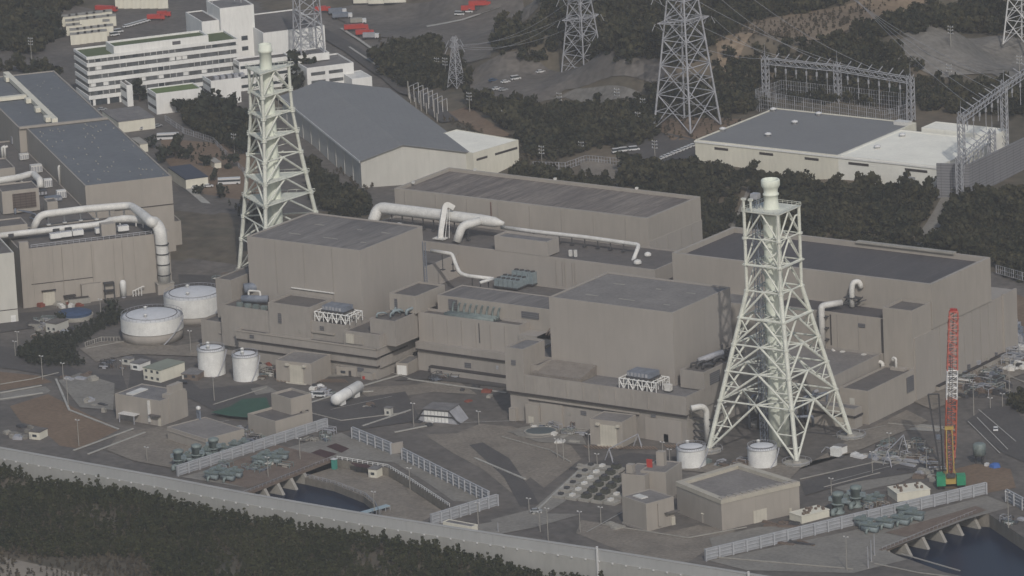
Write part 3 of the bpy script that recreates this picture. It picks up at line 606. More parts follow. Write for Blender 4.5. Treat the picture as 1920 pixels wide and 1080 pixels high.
# ================================================================== DUCTS, PIPES AND ROOF EQUIPMENT
def PY(px, py, Y): u, z = WF.onV(px, py, Y); return (u, Y, z)
def supports(par, pts, z0, r=.25, name='support', mt=None):
    for p in pts:
        MB().tube((p[0], p[1], z0), (p[0], p[1], p[2]), r, 5).box(p[0]-.8, p[0]+.8, p[1]-.8, p[1]+.8, z0, z0+.3).obj(name, mt or PIPEW, par)
t = thing('roof_duct', 'fat white duct along the heater bay roof with an elbow at each end', 'duct', (-30,-36,31))
Y = -34
A = PY(722,402,Y); B_ = PY(735,398,Y)
zc = PY(800,400,Y)[2]
x0 = PY(712,400,Y)[0]; x1 = PY(928,420,Y)[0]
m = MB(); m.path([(x0-.5,Y-6,31.2),(x0-.5,Y,zc),(x0+6,Y,zc),(PY(900,410,Y)[0],Y,zc),(x1,Y,zc-.2),(PY(945,425,Y)[0],Y,zc-.4)], [2.3,2.4,2.4,2.3,2.1,.75], 16); m.obj('duct', PIPEW, t, True)
supports(t, [(x0+6+i*5.2, Y, zc-1.6) for i in range(8)], 31, .3, mt=DARK)
x2 = PY(905,412,Y)[0]
m = MB().path([(x2,Y,zc),(x2-2,Y-5,zc-.4),(x2-4,Y-9,zc-.8),(x2-5.2,Y-11.5,31.0)], 1.75, 14); m.obj('duct', PIPEW, t, True)
supports(t, [(x2-2.6,Y-7,zc-1.5)], 31, .3, mt=DARK)
t = thing('roof_duct', 'leaning boxy white duct rising over the fat duct on the bay roof', 'duct', (*PY(825,432,-46)[:2], 31))
b0 = PY(825,434,-44); tp = PY(838,378,-36)
m = MB(); d = Vector((b0[0]*1.0, b0[1], 31)); e = Vector((tp[0], tp[1], tp[2]-1.0)); m.path([d, (d.x-.2,d.y+.6,33.4), (e.x-.6,e.y-1,e.z-1.2), e, (e.x+2.2,e.y+1.6,e.z-1.8)], 1.45, 4); m.obj('duct', PIPEW, t)
MB().box(d.x-2.6, d.x+2.6, d.y-1.8, d.y+1.8, 31, 31.5).obj('base_frame', PIPEW, t)
m = MB(); m.tube((d.x+3,d.y+2,31),(e.x+1,e.y,e.z-2),.15,4).tube((d.x+3,d.y-1,31),(e.x+1,e.y-1,e.z-2),.15,4); m.obj('strut', PIPEW, t)
t = thing('vent_hood', 'small white arched vent hood under the start of the fat duct', 'vent', (*PY(748,412,-44)[:2],31)); c_ = PY(748,412,-44)
MB().path([(c_[0]-1.3,c_[1],31),(c_[0]-1.3,c_[1],34.5),(c_[0]+1.3,c_[1],34.5),(c_[0]+1.3,c_[1],31)], 1.2, 10).obj('hood', PIPEW, t, True); MB().box(c_[0]-3,c_[0]+3,c_[1]-1.5,c_[1]+1.5,31,31.4).obj('base_frame', PIPEW, t)
t = thing('roof_pipe', 'thin white pipe running right from the fat duct and dropping at the hall corner', 'pipe', (50,-30,31))
Y = -30; m = MB(); P = [PY(940,426,Y), PY(1000,434,Y), PY(1100,445,Y), PY(1198,459,Y)]
m.path([P[0], P[1], P[2], P[3], (P[3][0]+1.2, Y-3, P[3][2]-1), (P[3][0]+1.2, Y-6, 30), (P[3][0]+3.2,Y-11,29.3),(P[3][0]+1.5,Y-15.5,28.8),(P[3][0]+.8,Y-18,26)], [.85]*9, 12); m.obj('pipe', PIPEW, t, True)
supports(t, [(P[1][0]+i*6.2, Y, P[2][2]-.6) for i in range(8)], 31, .28, mt=DARK)
t = thing('yellow_pipe', 'cream pipe dropping in an S bend beside the left reactor box', 'pipe', (12,-60,20))
Y = -70; P = [PY(808,470,-74), PY(848,476,-74), PY(853,492,-76), PY(862,512,-80), PY(875,517,-80), PY(925,523,-80)]
m = MB().path(P, .78, 12); m.path([P[-1], PY(900,530,-86)], .6, 10); m.obj('pipe', PIPEW, t, True); supports(t, [P[1],(P[1][0]-5,P[1][1],P[1][2])], 27.6, .2, mt=DARK)
supports(t, [((P[4][0]*(1-k)+P[5][0]*k), -80, P[5][2]) for k in (.2,.5,.8)], 19, .25, mt=DARK)
MB().tube((P[2][0]-1.6,P[2][1],P[2][2]-1),(P[2][0]+1.6,P[2][1],P[2][2]-1),.3,5).obj('pipe_collar', DARK, t)
def chiller(name, label, x0, y0, z0, nx, ny, w, d, h, mt, fan=True, group=None):
    t = thing(name, label, 'cooling unit', (x0, y0, z0), group=group)
    for i in range(nx):
        for j in range(ny):
            X = x0+i*w; Y_ = y0+j*d
            m = MB().box(X+.12, X+w-.12, Y_+.12, Y_+d-.12, z0+.6, z0+h); m.obj('module', mt, t)
            if fan: MB().lathe(X+w/2, Y_+d/2, [(min(w,d)*.36, z0+h+.003),(min(w,d)*.36, z0+h+.4)], 10).obj('fan_cowl', DARK, t)
    MB().box(x0, x0+nx*w, y0, y0+d*ny, z0, z0+.58).obj('base_frame', DARK, t)
    return t
q_ = G(924,532,20); chiller('roof_chiller', 'blue grey bank of fan chillers at the end of the cream S bend pipe', q_[0]+1, q_[1]-1, 19, 5, 2, 2.3, 4.5, 3.4, BLUEG)
q_ = G(945,520,22); chiller('roof_chiller', 'blue grey upper bank of fan chillers beside the bay wall', q_[0]+1.5, q_[1]+3, 19, 4, 2, 2.6, 4, 5.2, BLUEG)
# ledge machinery of the control building
t = thing('air_cooler_row', 'grey green row of air coolers with upturned stacks on the control building ledge', 'cooling unit', (49,-117,23))
for k in range(3): MB().tube((49+k*.1,-116.4+k*1.7,23.2),(72,-116.4+k*1.7,23.2),1.0,10).obj('cooler_drum', PUMPG, t, True)
for k in range(9): x = 50.5+k*2.7; MB().path([(x,-113.4,23.5),(x,-113,26.2),(x+.8,-113,27.6)], .42, 6).obj('exhaust_stack', PUMPG, t)
MB().box(49,73,-117.2,-112,22.3,22.6).obj('base_frame', DARK, t)
t = thing('pipe_rack', 'rusty pipes and a pale hood at the gap left of the right reactor box', 'pipe rack', (100,-114,22))
m = MB(); [m.path([(96+k*1.2,-116,20),(96+k*1.2,-113,22+k*.3),(100+k*1.2,-110,22.5)],.22,6) for k in range(6)]; m.obj('pipe', RUST, t); MB().box(101,103,-112,-110,22,25).obj('hood', PIPEW, t)
MB().box(94,108,-119,-110,19.4,20).obj('platform', ROOFD, t)
# scaffolded cooling units
def scaff(name, label, x0, x1, y0, y1, z0, h, n=8):
    t = thing(name, label, 'cooling unit', (x0, y0, z0)); rnd = random.Random(x0)
    m = MB()
    for i in range(n+1):
        X = x0+(x1-x0)*i/n
        for Y_ in (y0, (y0+y1)/2, y1): m.tube((X,Y_,z0),(X,Y_,z0+h*.62),.2,4)
        if i < n:
            Xn = x0+(x1-x0)*(i+1)/n
            for Y_ in (y0, y1): m.tube((X,Y_,z0 if i%2 else z0+h*.6),(Xn,Y_,z0+h*.6 if i%2 else z0),.22,4)
        m.tube((X,y0,z0+h*.6),(X,y1,z0+h*.6),.2,4)
    for Y_ in (y0,y1): m.tube((x0,Y_,z0+h*.6),(x1,Y_,z0+h*.6),.22,4).tube((x0,Y_,z0+h*.3),(x1,Y_,z0+h*.3),.15,4)
    m.obj('frame', WPAINT, t)
    ux0 = x0+(x1-x0)*.15; ux1 = x0+(x1-x0)*.8
    MB().box(ux0, ux1, y0+1, y1-.5, z0+h*.62, z0+h*.72).obj('tray', DARK, t); MB().box(ux0+.3, ux1-.3, y0+1.3, y1-.8, z0+h*.723, z0+h).obj('cooling_coil', STEELB, t)
    m = MB(); [m.box(ux0+.5+k*1.6, ux0+1.5+k*1.6, y0+1.1, y0+1.28, z0+h*.75, z0+h*.97) for k in range(int((ux1-ux0-1)/1.6))]; m.obj('louvre', GALV, t)
scaff('rooftop_cooler', 'blue grey cooling tray on a white lattice frame, on the left podium', -1, 16, -134.5, -126, 19.5, 6.2)
scaff('rooftop_cooler', 'blue grey cooling tray on a white lattice frame, on the right podium', 159.5, 176, -161, -152, 18.2, 6.5)
t = thing('roof_cabinet', 'white cabinet right of the lattice framed cooler on the right podium', 'cabinet', (177.5,-156,18)); MB().box(177,179.4,-157,-155,18.2,20.6).obj('cabinet', PIPEW, t); MB().box(176.8,179.6,-157.2,-154.8,17.9,18.15).obj('base_frame', DARK, t)
t = thing('gas_cooler', 'grey horizontal drum with pipes on the left podium roof', 'drum', (-40,-128,21))
MB().tube((-44,-123,25.0),(-37.5,-115,25.0),2.0,14).obj('drum', STEELB, t, True); MB().tube((-40,-130,22.9),(-30,-126,22.9),1.5,12).obj('drum', STEELB, t, True)
MB().path([(-38,-128,23.5),(-38,-128,26),(-33,-127,26),(-33,-127,23.5)],.4,8).obj('pipe', PIPEW, t); m = MB(); [m.box(x,x+2.4,-132.5,-131,20.2,21.8) for x in (-41,-37,-33,-29)]; objs(m, 'saddle', PUMPG, t)
for nm, lb, pts in (('pipe_cluster', 'blue grey pipe cluster on the small annex right of the left reactor box', [(26+k*1.7,-130+((k*5)%7)*2.0,23) for k in range(6)]),
                    ('pipe_cluster', 'dark grey silencers and pipes on the annex right of the right reactor box', [(181.5+(k%3)*2.6,-145+(k//3)*8,25) for k in range(9)])):
    t = thing(nm, lb, 'pipework', pts[0])
    for k, p in enumerate(pts):
        MB().path([(p[0],p[1],p[2]-.3),(p[0],p[1],p[2]+1.3),(p[0]+1.5,p[1]+2.5,p[2]+1.3+(k%2)),(p[0]+1.8,p[1]+4.5,p[2]+.2)], .38+.12*(k%3), 7).obj('pipe', BLUEG if 'blue' in lb else DARK, t, True)
t = thing('silencer', 'grey exhaust silencer lying on the annex beside the nearer stack', 'silencer', (184,-140,26)); MB().tube((183,-142,26.6),(186.5,-131,27.6),1.2,12).obj('silencer_body', GALV, t, True); MB().tube((186.5,-131,27),(186.5,-131,30.5),.5,8).obj('exhaust', DARK, t); MB().box(184,186,-140,-133,25,25.6).obj('saddle', DARK, t)
t = thing('louvred_box', 'taupe louvred roof box behind the silencer near the nearer stack', 'plant room', (187,-118,24)); block(t, WF, 184, 190.1, -121, -112, 25, 29.5, TAUPE3, ROOFD, p=.3); MB().box(185,189,-121.4,-121.02,26,28.5).obj('louvre', LOUVRE, t)
# white ducts at the right turbine hall
t = thing('bent_pipe', 'white pipe climbing the front block of the right hall and bending onto its roof', 'pipe', (195,-76,17))
u = lambda px, py, Y_: PY(px, py, Y_)
P = [u(1543,665,-77.2), u(1543,590,-77.2)]; P.append(G(1578,567,33.5)); MB().path([(P[0][0],-77.2,17.5),(P[0][0],-77.2,33.2),(P[0][0]+.3,-75.5,33.4),(P[2][0],P[2][1],33.4)],1.25,12).obj('pipe', PIPEW, t, True)
for z in (20,24.5,29): MB().box(P[0][0]-2,P[0][0]+2,-77.6,-75.25,z,z+.4).obj('bracket', DARK, t)
t = thing('gooseneck_pipe', 'white gooseneck pipe standing on the front block roof of the right hall', 'pipe', (*G(1598,572,31)[:2],31)); q_ = G(1598,575,31)
MB().path([(q_[0],q_[1],31),(q_[0],q_[1],38),(q_[0]+.4,q_[1]+.5,40.6),(q_[0]+2,q_[1]+2.5,40.6),(q_[0]+2.4,q_[1]+3,38)],1.05,12).obj('pipe', PIPEW, t, True)
m = MB(); [m.tube((q_[0]-4+k*1.5,q_[1]-.5,31.5+(k%3)),(q_[0]-2+k*1.5,q_[1]+1.5,35-(k%2)),.25,4) for k in range(6)]; m.box(q_[0]-3,q_[0]+4,q_[1]-1.5,q_[1]+1.5,34.5,34.8); m.obj('pipe_bracket', DARK, t)
t = thing('low_pipe', 'white pipe lying along the edge of the low grey roof of the right hall', 'pipe', (200,-77,18))
MB().path([PY(1548,662,-77),PY(1600,668,-77),PY(1655,680,-77),PY(1655,690,-77)],.75,10).obj('pipe', PIPEW, t, True); MB().path([PY(1560,655,-77),PY(1568,662,-77),PY(1574,672,-77)],.5,8).obj('branch', PIPEW, t, True)
supports(t, [PY(1580,670,-77),PY(1620,675,-77)], 16.3, .25)
t = thing('gooseneck_pipe', 'small white gooseneck with a lean-to at the foot of the lift tower', 'pipe', (*PY(1680,680,-77)[:2],13)); q_ = PY(1680,680,-78.5)
MB().path([(q_[0],q_[1],12.6),(q_[0],q_[1],17),(q_[0]-1.4,q_[1],17.2),(q_[0]-1.4,q_[1],15.8)],.5,8).obj('pipe', PIPEW, t, True); MB().box(q_[0]-2,q_[0]+4,q_[1]-1,q_[1]+2,12.5,13.5).obj('lean_to', TAUPE3, t)
t = thing('gooseneck_pipe', 'fat white gooseneck duct on the right podium wall beside the stack leg', 'pipe', (*PY(1325,800,-163)[:2],0)); q_ = PY(1322,800,-158); X = max(190.9, q_[0])
MB().path([(X+.9,-158,1),(X+.9,-158,13.2),(X+.4,-160,15.2),(X-2.2,-163.5,15.0)],1.15,12).obj('pipe', PIPEW, t, True); m = MB(); [m.box(190.05,X+3.5,-158.3,-157.7,z,z+.5) for z in (2,4.5,7,9.5)]; m.obj('bracket', DARK, t)
for k in range(3): MB().tube((X+2,-154,10.5+k*1.6),(X+4.6,-150,11.5+k*1.6),.3,6).obj('stub_pipe', PIPEW, t)
t = thing('pipe_tangle', 'dark grey pipework and ducts under the nearer lattice stack', 'pipework', (205,-125,0)); rr = random.Random(3)
for k in range(16):
    x = 195+rr.random()*24; y = -134+rr.random()*20; h = 3+rr.random()*9
    MB().path([(x,y,0),(x,y,h),(x+rr.uniform(-6,6),y+rr.uniform(2,8),h),(x+rr.uniform(-6,6),y+8,0)], rr.uniform(.35,.8), 8).obj('pipe', (DARK, STEELB, GALV)[k%3], t, True)
# ================================================================== LATTICE STACKS
def lattice_stack4():
    cx, cy = 220.6, -146.0
    # base corners from where the legs meet the paving
    q = [G(1332,845), G(1497,868), G(1592,820)]; q.append((q[0][0]+q[2][0]-q[1][0], q[0][1]+q[2][1]-q[1][1], 0))
    cx = sum(p[0] for p in q)/4; cy = sum(p[1] for p in q)/4; hb = 19.3
    t = thing('lattice_stack', 'pale green exhaust stack in a splayed square lattice, right of centre and nearest', 'exhaust stack', (cx, cy, 0))
    def half(z): return 7.3 if z >= 60 else 7.3+(hb-7.3)*(60-z)/60
    cs = lambda z: [(cx-half(z),cy-half(z),z),(cx+half(z),cy-half(z),z),(cx+half(z),cy+half(z),z),(cx-half(z),cy+half(z),z)]
    Z = [0.6,19,30,40,50,60,70,80,90]
    for k in range(4):
        m = MB()
        for a, b in zip(Z, Z[1:]): m.tube(cs(a)[k], cs(b)[k], .84 if b <= 60 else .62, 10)
        for z in Z[1:-1]: p = cs(z)[k]; m.lathe(p[0],p[1],[(1.15,z-.35),(1.15,z+.35)],10)
        m.obj('leg', TOWER, t)
        p = cs(0)[k]; MB().lathe(p[0],p[1],[(5.0,.0),(5.0,.55),(1.9,.55),(1.6,1.3)],28).obj('foundation_disc', CONCL, t)
        m = MB(); m.lathe(p[0],p[1],[(5.9,1.05),(5.9,1.2)],28) if 0 else [m.tube((p[0]+5.4*math.cos(a_), p[1]+5.4*math.sin(a_), .2), (p[0]+5.4*math.cos(a_), p[1]+5.4*math.sin(a_), 1.5), .09, 4) for a_ in np.arange(0, 6.28, .5)]
        for a_ in np.arange(0, 6.28, .314): m.tube((p[0]+5.4*math.cos(a_), p[1]+5.4*math.sin(a_), 1.5), (p[0]+5.4*math.cos(a_+.314), p[1]+5.4*math.sin(a_+.314), 1.5), .09, 4)
        m.obj('guard_rail', GALV, t)
    for k in range(4):
        k2 = (k+1) % 4; m = MB(); h = MB(); s = MB()
        for i, (a, b) in enumerate(zip(Z, Z[1:])):
            A, B, C, D = [Vector(p) for p in (cs(a)[k], cs(a)[k2], cs(b)[k], cs(b)[k2])]; M = (C+D)/2; r = .43 if b <= 60 else .34
            m.tube(A, M, r, 8); m.tube(B, M, r, 8); h.tube(C, D, r*.85, 8)
            if b <= 50:
                s.tube(A.lerp(C,.5), A.lerp(M,.5), .26, 6); s.tube(B.lerp(D,.5), B.lerp(M,.5), .26, 6); s.tube(C, A.lerp(M,.5), .26, 6); s.tube(D, B.lerp(M,.5), .26, 6)
            if i == 0: s.tube(A.lerp(C,.25), A.lerp(M,.25), .24, 6); s.tube(B.lerp(D,.25), B.lerp(M,.25), .24, 6)
        objs(m, 'diagonal_brace', TOWER, t); objs(h, 'horizontal_brace', TOWER, t); objs(s, 'secondary_brace', TOWER, t)
    for b in Z[1:-1]:
        m = MB(); c = [Vector(p) for p in cs(b)]; mid = [(c[i]+c[(i+1)%4])/2 for i in range(4)]; R = 3.8
        for i in range(4): m.tube(mid[i], mid[(i+1)%4], .3, 6); m.tube(mid[i], mid[i].lerp(Vector((cx,cy,b)), .7 if b < 60 else .5), .26, 6)
        m.obj('plan_brace', TOWER, t)
    m = MB(); hh = 7.9
    m.box(cx-hh,cx+hh,cy-hh,cy+hh,90,90.35).obj('top_platform', TOWER, t)
    m = MB(); pp = [(cx-hh,cy-hh),(cx+hh,cy-hh),(cx+hh,cy+hh),(cx-hh,cy+hh)]
    for i in range(4):
        a, b = pp[i], pp[(i+1)%4]
        m.tube((*a,91.6),(*b,91.6),.1,4).tube((*a,91),(*b,91),.07,4)
        for j in range(8): m.tube((a[0]+(b[0]-a[0])*j/8,a[1]+(b[1]-a[1])*j/8,90.3),(a[0]+(b[0]-a[0])*j/8,a[1]+(b[1]-a[1])*j/8,91.6),.08,4)
    m.obj('platform_rail', TOWER, t)
    for z in (50,70):
        MB().box(cx-half(z)-1,cx+half(z)+1,cy-half(z)-1,cy-half(z)+.6,z-.2,z+.1).box(cx+half(z)-.4,cx+half(z)+1.2,cy-half(z)+.7,cy+half(z)+1,z-.2,z+.1).obj('walkway', TOWER, t)
    s = MB().lathe(cx,cy,[(3.9,0),(3.9,18),(3.4,30),(3.2,88),(3.0,91),(2.6,93.2),(2.6,95.2),(3.0,95.4),(3.0,95.9),(2.6,96.1),(2.6,97.6),(3.3,98.7),(3.5,99.0),(3.5,100.9),(3.2,101.3),(2.8,101.3),(2.8,100)],32).obj('flue', STACK, t, True)
    m = MB(); [m.lathe(cx,cy,[(3.9,z),(3.9,z+.35)],28) for z in (30,50,70,88)]; m.lathe(cx,cy,[(4.4,18),(4.4,18.4)],28); m.obj('flue_ring', TOWER, t)
    ex, ey = cx-5.2, cy-2.5
    m = MB()
    for dx in (-1,1):
        for dy in (-1,1): m.tube((ex+dx,ey+dy,0),(ex+dx,ey+dy,94),.16,4)
    for z in range(0,94,2): m.tube((ex-1,ey-1,z),(ex+1,ey-1,z+2),.1,4).tube((ex+1,ey-1,z),(ex+1,ey+1,z+2),.1,4).tube((ex-1,ey-1,z),(ex+1,ey-1,z),.1,4)
    m.obj('lift_shaft', STEELB, t); MB().box(ex-1.4,ex+1.4,ey-1.4,ey+1.4,94,96).obj('lift_housing', GALV, t)
    m = MB()
    P = [(cx+9.2,cy+3,88)]
    for k in range(13): a_ = k/12; P.append((cx+9-5*a_, cy+2-11*a_, 88-14*math.sin(a_*math.pi/2)))
    m.path(P,.35,6)
    P = [(cx+8.6,cy+9,60)]
    for k in range(13): a_ = k/12; P.append((cx+8.6-7*a_, cy+9-17*a_, 60-23*math.sin(a_*math.pi/2)))
    m.path(P,.3,6); m.obj('cable_tray', TOWER, t)
    for dx in (-7.5,-4.5): MB().tube((cx+dx,cy-7,90.3),(cx+dx,cy-7,94.2),.5,6).box(cx+dx-.8,cx+dx+.8,cy-7.6,cy-6.4,94.2,95).obj('roof_cabinet', TOWER, t)
lattice_stack4()
def lattice_stack3():
    zt = 90.0
    C = G(497.5,121.2,zt); tops = [G(466,118.7,zt), G(489,130.4,zt), G(541,114.8,zt)]
    cx = sum(p[0] for p in tops)/3; cy = sum(p[1] for p in tops)/3
    rel = [(p[0]-cx, p[1]-cy) for p in tops]
    t = thing('lattice_stack', 'pale exhaust stack in a slim three-legged lattice rising behind the left reactor box', 'exhaust stack', (cx, cy, 0))
    def sc(z): return 1.0 if z > 72 else (1+.32*(72-z)/22 if z > 50 else 1.32+.95*(50-z)/50)
    cs = lambda z: [(cx+r[0]*sc(z), cy+r[1]*sc(z), z) for r in rel]
    Z = [0.5,14,24,33,42,51,60,69,78,88]
    for k in range(3):
        m = MB()
        for a, b in zip(Z, Z[1:]): m.tube(cs(a)[k], cs(b)[k], .86 if b <= 51 else .66, 10)
        for z in Z[1:-1]:
            p = cs(z)[k]; m.lathe(p[0],p[1],[(1.25,z-.6),(1.25,z-.2),(1.0,z),(1.25,z+.2),(1.25,z+.6)],10)
        m.obj('leg', TOWER, t); p = cs(0)[k]; MB().lathe(p[0],p[1],[(4,.0),(4,.5),(1.5,.6),(1.5,1.2)],20).obj('foundation_disc', CONCL, t)
    for k in range(3):
        k2 = (k+1) % 3; m = MB(); h = MB()
        for a, b in zip(Z, Z[1:]):
            A, B, C_, D = [Vector(p) for p in (cs(a)[k], cs(a)[k2], cs(b)[k], cs(b)[k2])]; M = (C_+D)/2
            m.tube(A, M, .40, 8); m.tube(B, M, .40, 8); h.tube(C_, D, .34, 8)
        objs(m, 'diagonal_brace', TOWER, t); objs(h, 'horizontal_brace', TOWER, t)
    for z in (78,69,60,42,33):
        c = cs(z); k = 1.12
        MB().prism([(cx+(p[0]-cx)*k, cy+(p[1]-cy)*k) for p in c], z-.12, z+.14).obj('platform', TOWER, t)
        m = MB(); c = [(cx+(p[0]-cx)*k, cy+(p[1]-cy)*k, z) for p in c]
        for i in range(3):
            a, b = Vector(c[i]), Vector(c[(i+1)%3]); m.tube(a+Vector((0,0,1.2)), b+Vector((0,0,1.2)), .1, 4)
            for j in range(8): p = a.lerp(b, j/8); m.tube(p, p+Vector((0,0,1.2)), .08, 4)
        m.obj('platform_rail', TOWER, t)
    c = cs(88); MB().prism([(cx+(p[0]-cx)*1.2, cy+(p[1]-cy)*1.2) for p in c], 88, 88.4).obj('top_platform', TOWER, t)
    m = MB(); c = [(cx+(p[0]-cx)*1.2, cy+(p[1]-cy)*1.2, 88) for p in c]
    for i in range(3):
        a, b = Vector(c[i]), Vector(c[(i+1)%3]); m.tube(a+Vector((0,0,1.6)), b+Vector((0,0,1.6)), .12, 4)
        for j in range(10): p = a.lerp(b, j/10); m.tube(p, p+Vector((0,0,1.6)), .09, 4)
    m.obj('platform_rail', TOWER, t)
    MB().lathe(cx,cy,[(3.4,0),(3.3,30),(2.9,60),(2.55,88),(2.5,95.2),(3.0,95.4),(3.0,96.6),(2.7,96.8),(2.7,98.8),(2.4,98.8),(2.4,97)],28).obj('flue', STACK, t, True)
    m = MB(); rr = random.Random(2)
    for k in range(26):
        z = 40+rr.random()*46; a_ = rr.random()*6.28; m.tube((cx+2.6*math.cos(a_),cy+2.6*math.sin(a_),z),(cx+(5+rr.random()*3)*math.cos(a_),cy+(5+rr.random()*3)*math.sin(a_),z+rr.uniform(-2,2)),.16,5)
    m.obj('stay', TOWER, t)
    m = MB(); lx, ly = cs(88)[0][0]*.35+cx*.65, cs(88)[0][1]*.35+cy*.65
    for dx in (-.7,.7): m.tube((lx+dx,ly,0),(lx+dx,ly,88),.15,4)
    for z in range(0,88,2): m.tube((lx-.7,ly,z),(lx+.7,ly,z),.1,4)
    m.obj('ladder', TOWER, t)
lattice_stack3()
# ================================================================== LEFT WORKS (turned 51 degrees)
L5 = Fr((44,578),(320,545))
SW = thing('switch_building', 'beige panelled block under white pipes at the left edge, doors along its foot', 'plant building', (*L5.W((0,0,0))[:2],0), L5.a)
T = L5.W
block(SW, L5, 0, 62, 0, 37, 0, 24.9, TAUPE3, ROOFD, p=.5)
MB().box(0,3.9,-.25,2,0,27.9,T).box(57,63.2,-.2,3,0,25.6,T).obj('pilaster', TAUPE3, SW)
m = MB(); [m.box(u_,u_+.15,-.4,-.26+.25,.5,24,T) for u_ in (17.5,30,43)]; objs(m, 'downpipe', TAUPE2, SW)
MB().box(8.5,13.5,-.3,-.02,0,6,T).obj('roller_door', DOORC, SW); MB().box(8,14,-1.2,-.02,6.3,6.6,T).obj('canopy', DARK_SHADE, SW)
MB().box(4,30,-.12,-.02,9.5,9.8,T).obj('wall_joint', DARK_SHADE, SW)
block(SW, L5, 24.5, 33, -2.5, -.05, 0, 7.6, TAUPE3, ROOFD, p=.2, wn='side_wall', rn='side_roof')
MB().box(17,22,-2.2,-.05,3.0,3.5,T).box(19,27,-3.2,-2.55,2.2,2.8,T).obj('canopy', DARK_SHADE, SW)
MB().box(18.5,27.5,-4.2,-2.56,0,2.1,T).obj('plinth', CONCL, SW)
objs(MB().box(34,34.4,-2.5,-2.1,0,7,T).box(38,38.4,-2.5,-2.1,0,7,T).box(34,38.4,-2.5,-.05,6.8,7.1,T).box(34,38.4,-2.4,-.05,3.4,3.7,T), 'stair_frame', DARK, SW)
t = thing('nitrogen_tank', 'slim white upright tank at the foot of the beige panelled block', 'tank', T((42,-2,0))); p = T((42,-2,0)); MB().lathe(p[0],p[1],[(1.3,.8),(1.3,6.6),(.8,7.4)],14).obj('shell', WPAINT, t, True); MB().lathe(p[0],p[1],[(1.0,0),(1.0,.8)],8).obj('stand', GALV, t)
t = thing('valve_skid', 'small rusty pipe skid by the slim upright tank', 'pipework', T((47,-2,0)));
for k in range(4): p = T((46+k*1.2,-2,0)); MB().path([(p[0],p[1],0),(p[0],p[1],2.5+k*.4),(p[0]+1,p[1]+1,2.5+k*.4)],.25,6).obj('pipe', PIPEW, t)
t = thing('duct_shoe', 'beige buttress box holding the foot of the big white elbow pipe', 'pipe foot', T((60,-4,0)))
MB().box(56,63,-5,-.3,0,4.4,T).obj('shoe', TAUPE3, t); MB().box(55.8,63.2,-5.2,-.3,4.4,4.7,T).obj('cap', CONCL, t)
def onp(px, py, z): q_ = L5.at(px, py, z); return T((q_[0], q_[1], z))
t = thing('elbow_duct', 'fat white ribbed pipe bending over the roof and down to its concrete foot', 'duct', T((60,0,24)))
P = [onp(62,412,28.5), onp(74,403,31), onp(160,392,31), onp(245,385,31), onp(262,398,31), onp(285,418,30.5)]
zz = L5.onV(300,440,-2.6); P += [T((zz[0]-.8, 2, 29.5)), T((zz[0]+.2,-2.6,27)), T((zz[0]+.6,-2.8,14)), T((zz[0]+.6,-2.8,4.7))]
P[0] = (P[1][0]-2, P[1][1]-2.5, 25)
m = MB().path(P, [1.55,1.55,1.55,1.6,1.9,2.2,2.5,2.6,2.6,2.6], 16); m.obj('duct', PIPEW, t, True)
for k, z in enumerate((8,12.5,17,21)): c = T((zz[0]+.6,-2.8,z)); MB().lathe(c[0],c[1],[(2.85,z-.2),(2.85,z+.25)],18).box(c[0]-3.1,c[0]+3.1,c[1]-.15,c[1]+.15,z-.1,z+.2).obj('clamp_ring', DARK, t)
for p in (onp(90,402,29.5), onp(120,398,29.5), onp(150,394,29.5), onp(180,392,29.5), onp(205,390,29.5), onp(232,388,29.5)): MB().tube((p[0],p[1],25),p,.3,6).lathe(p[0],p[1],[(1.0,24.9),(1.0,25.4)],8).obj('support', PIPEW, t)
t = thing('roof_duct', 'long white pipe along the front roof edge of the beige panelled block', 'duct', onp(150,425,26))
MB().path([onp(-10,443,27.6), onp(60,435,27.6), onp(190,420,27.6), onp(212,412,27.6), onp(240,410,27.6), onp(278,414,27.6), onp(290,420,27.6)], [1.25,1.25,1.25,1.4,1.6,1.7,1.7], 14).obj('duct', PIPEW, t, True)
for q_ in ((20,440),(105,431),(128,429)): a = onp(*q_,27.6); MB().lathe(a[0],a[1],[(1.5,27),(1.5,28.2)],10).obj('flange', DARK, t)
MB().box(36,42,5,9,25,30.2,T).obj('valve_box', TAUPE3, t)
for p in (onp(150,428,26.5), onp(225,418,26.5), onp(255,418,26.5), onp(268,420,26.5)): MB().tube((p[0],p[1],25),p,.3,6).obj('support', PIPEW, t)
for i, (px, py) in enumerate([(95,450),(115,447),(137,444),(180,440),(222,436)]):
    c = L5.at(px, py, 25); t = thing('roof_unit', ['white twin fan unit at the left end of the front roof edge','white twin fan unit, second from the left on the front roof edge','white twin fan unit, third from the left on the front roof edge','low white unit before the valve box on the front roof edge','low white unit right of the valve box on the front roof edge'][i], 'fan unit', T((c[0],c[1],25)), group='fan units on the roof edge of the beige block')
    MB().box(c[0],c[0]+4.6,c[1],c[1]+2.6,25.4,27.4,T).obj('casing', WPAINT, t); MB().box(c[0]+.2,c[0]+4.4,c[1]+.2,c[1]+2.4,24.9,25.38,T).obj('base_frame', DARK, t)
    objs(MB().box(c[0]+.4,c[0]+2.1,c[1]+.4,c[1]+2.1,27.41,27.7,T).box(c[0]+2.5,c[0]+4.2,c[1]+.4,c[1]+2.1,27.41,27.7,T), 'fan_cowl', GALV, t)
m = MB()
railing('roof_railing', 'steel railing along the front roof edge of the beige panelled block', [T((5,.4,24.9)), T((56,.4,24.9))], GALV, h=1.4, step=2.5)
EB = thing('plant_building', 'tall beige slab cut off by the left edge of the picture beside a dark gap', 'plant building', T((-30,-20,0)), L5.a)
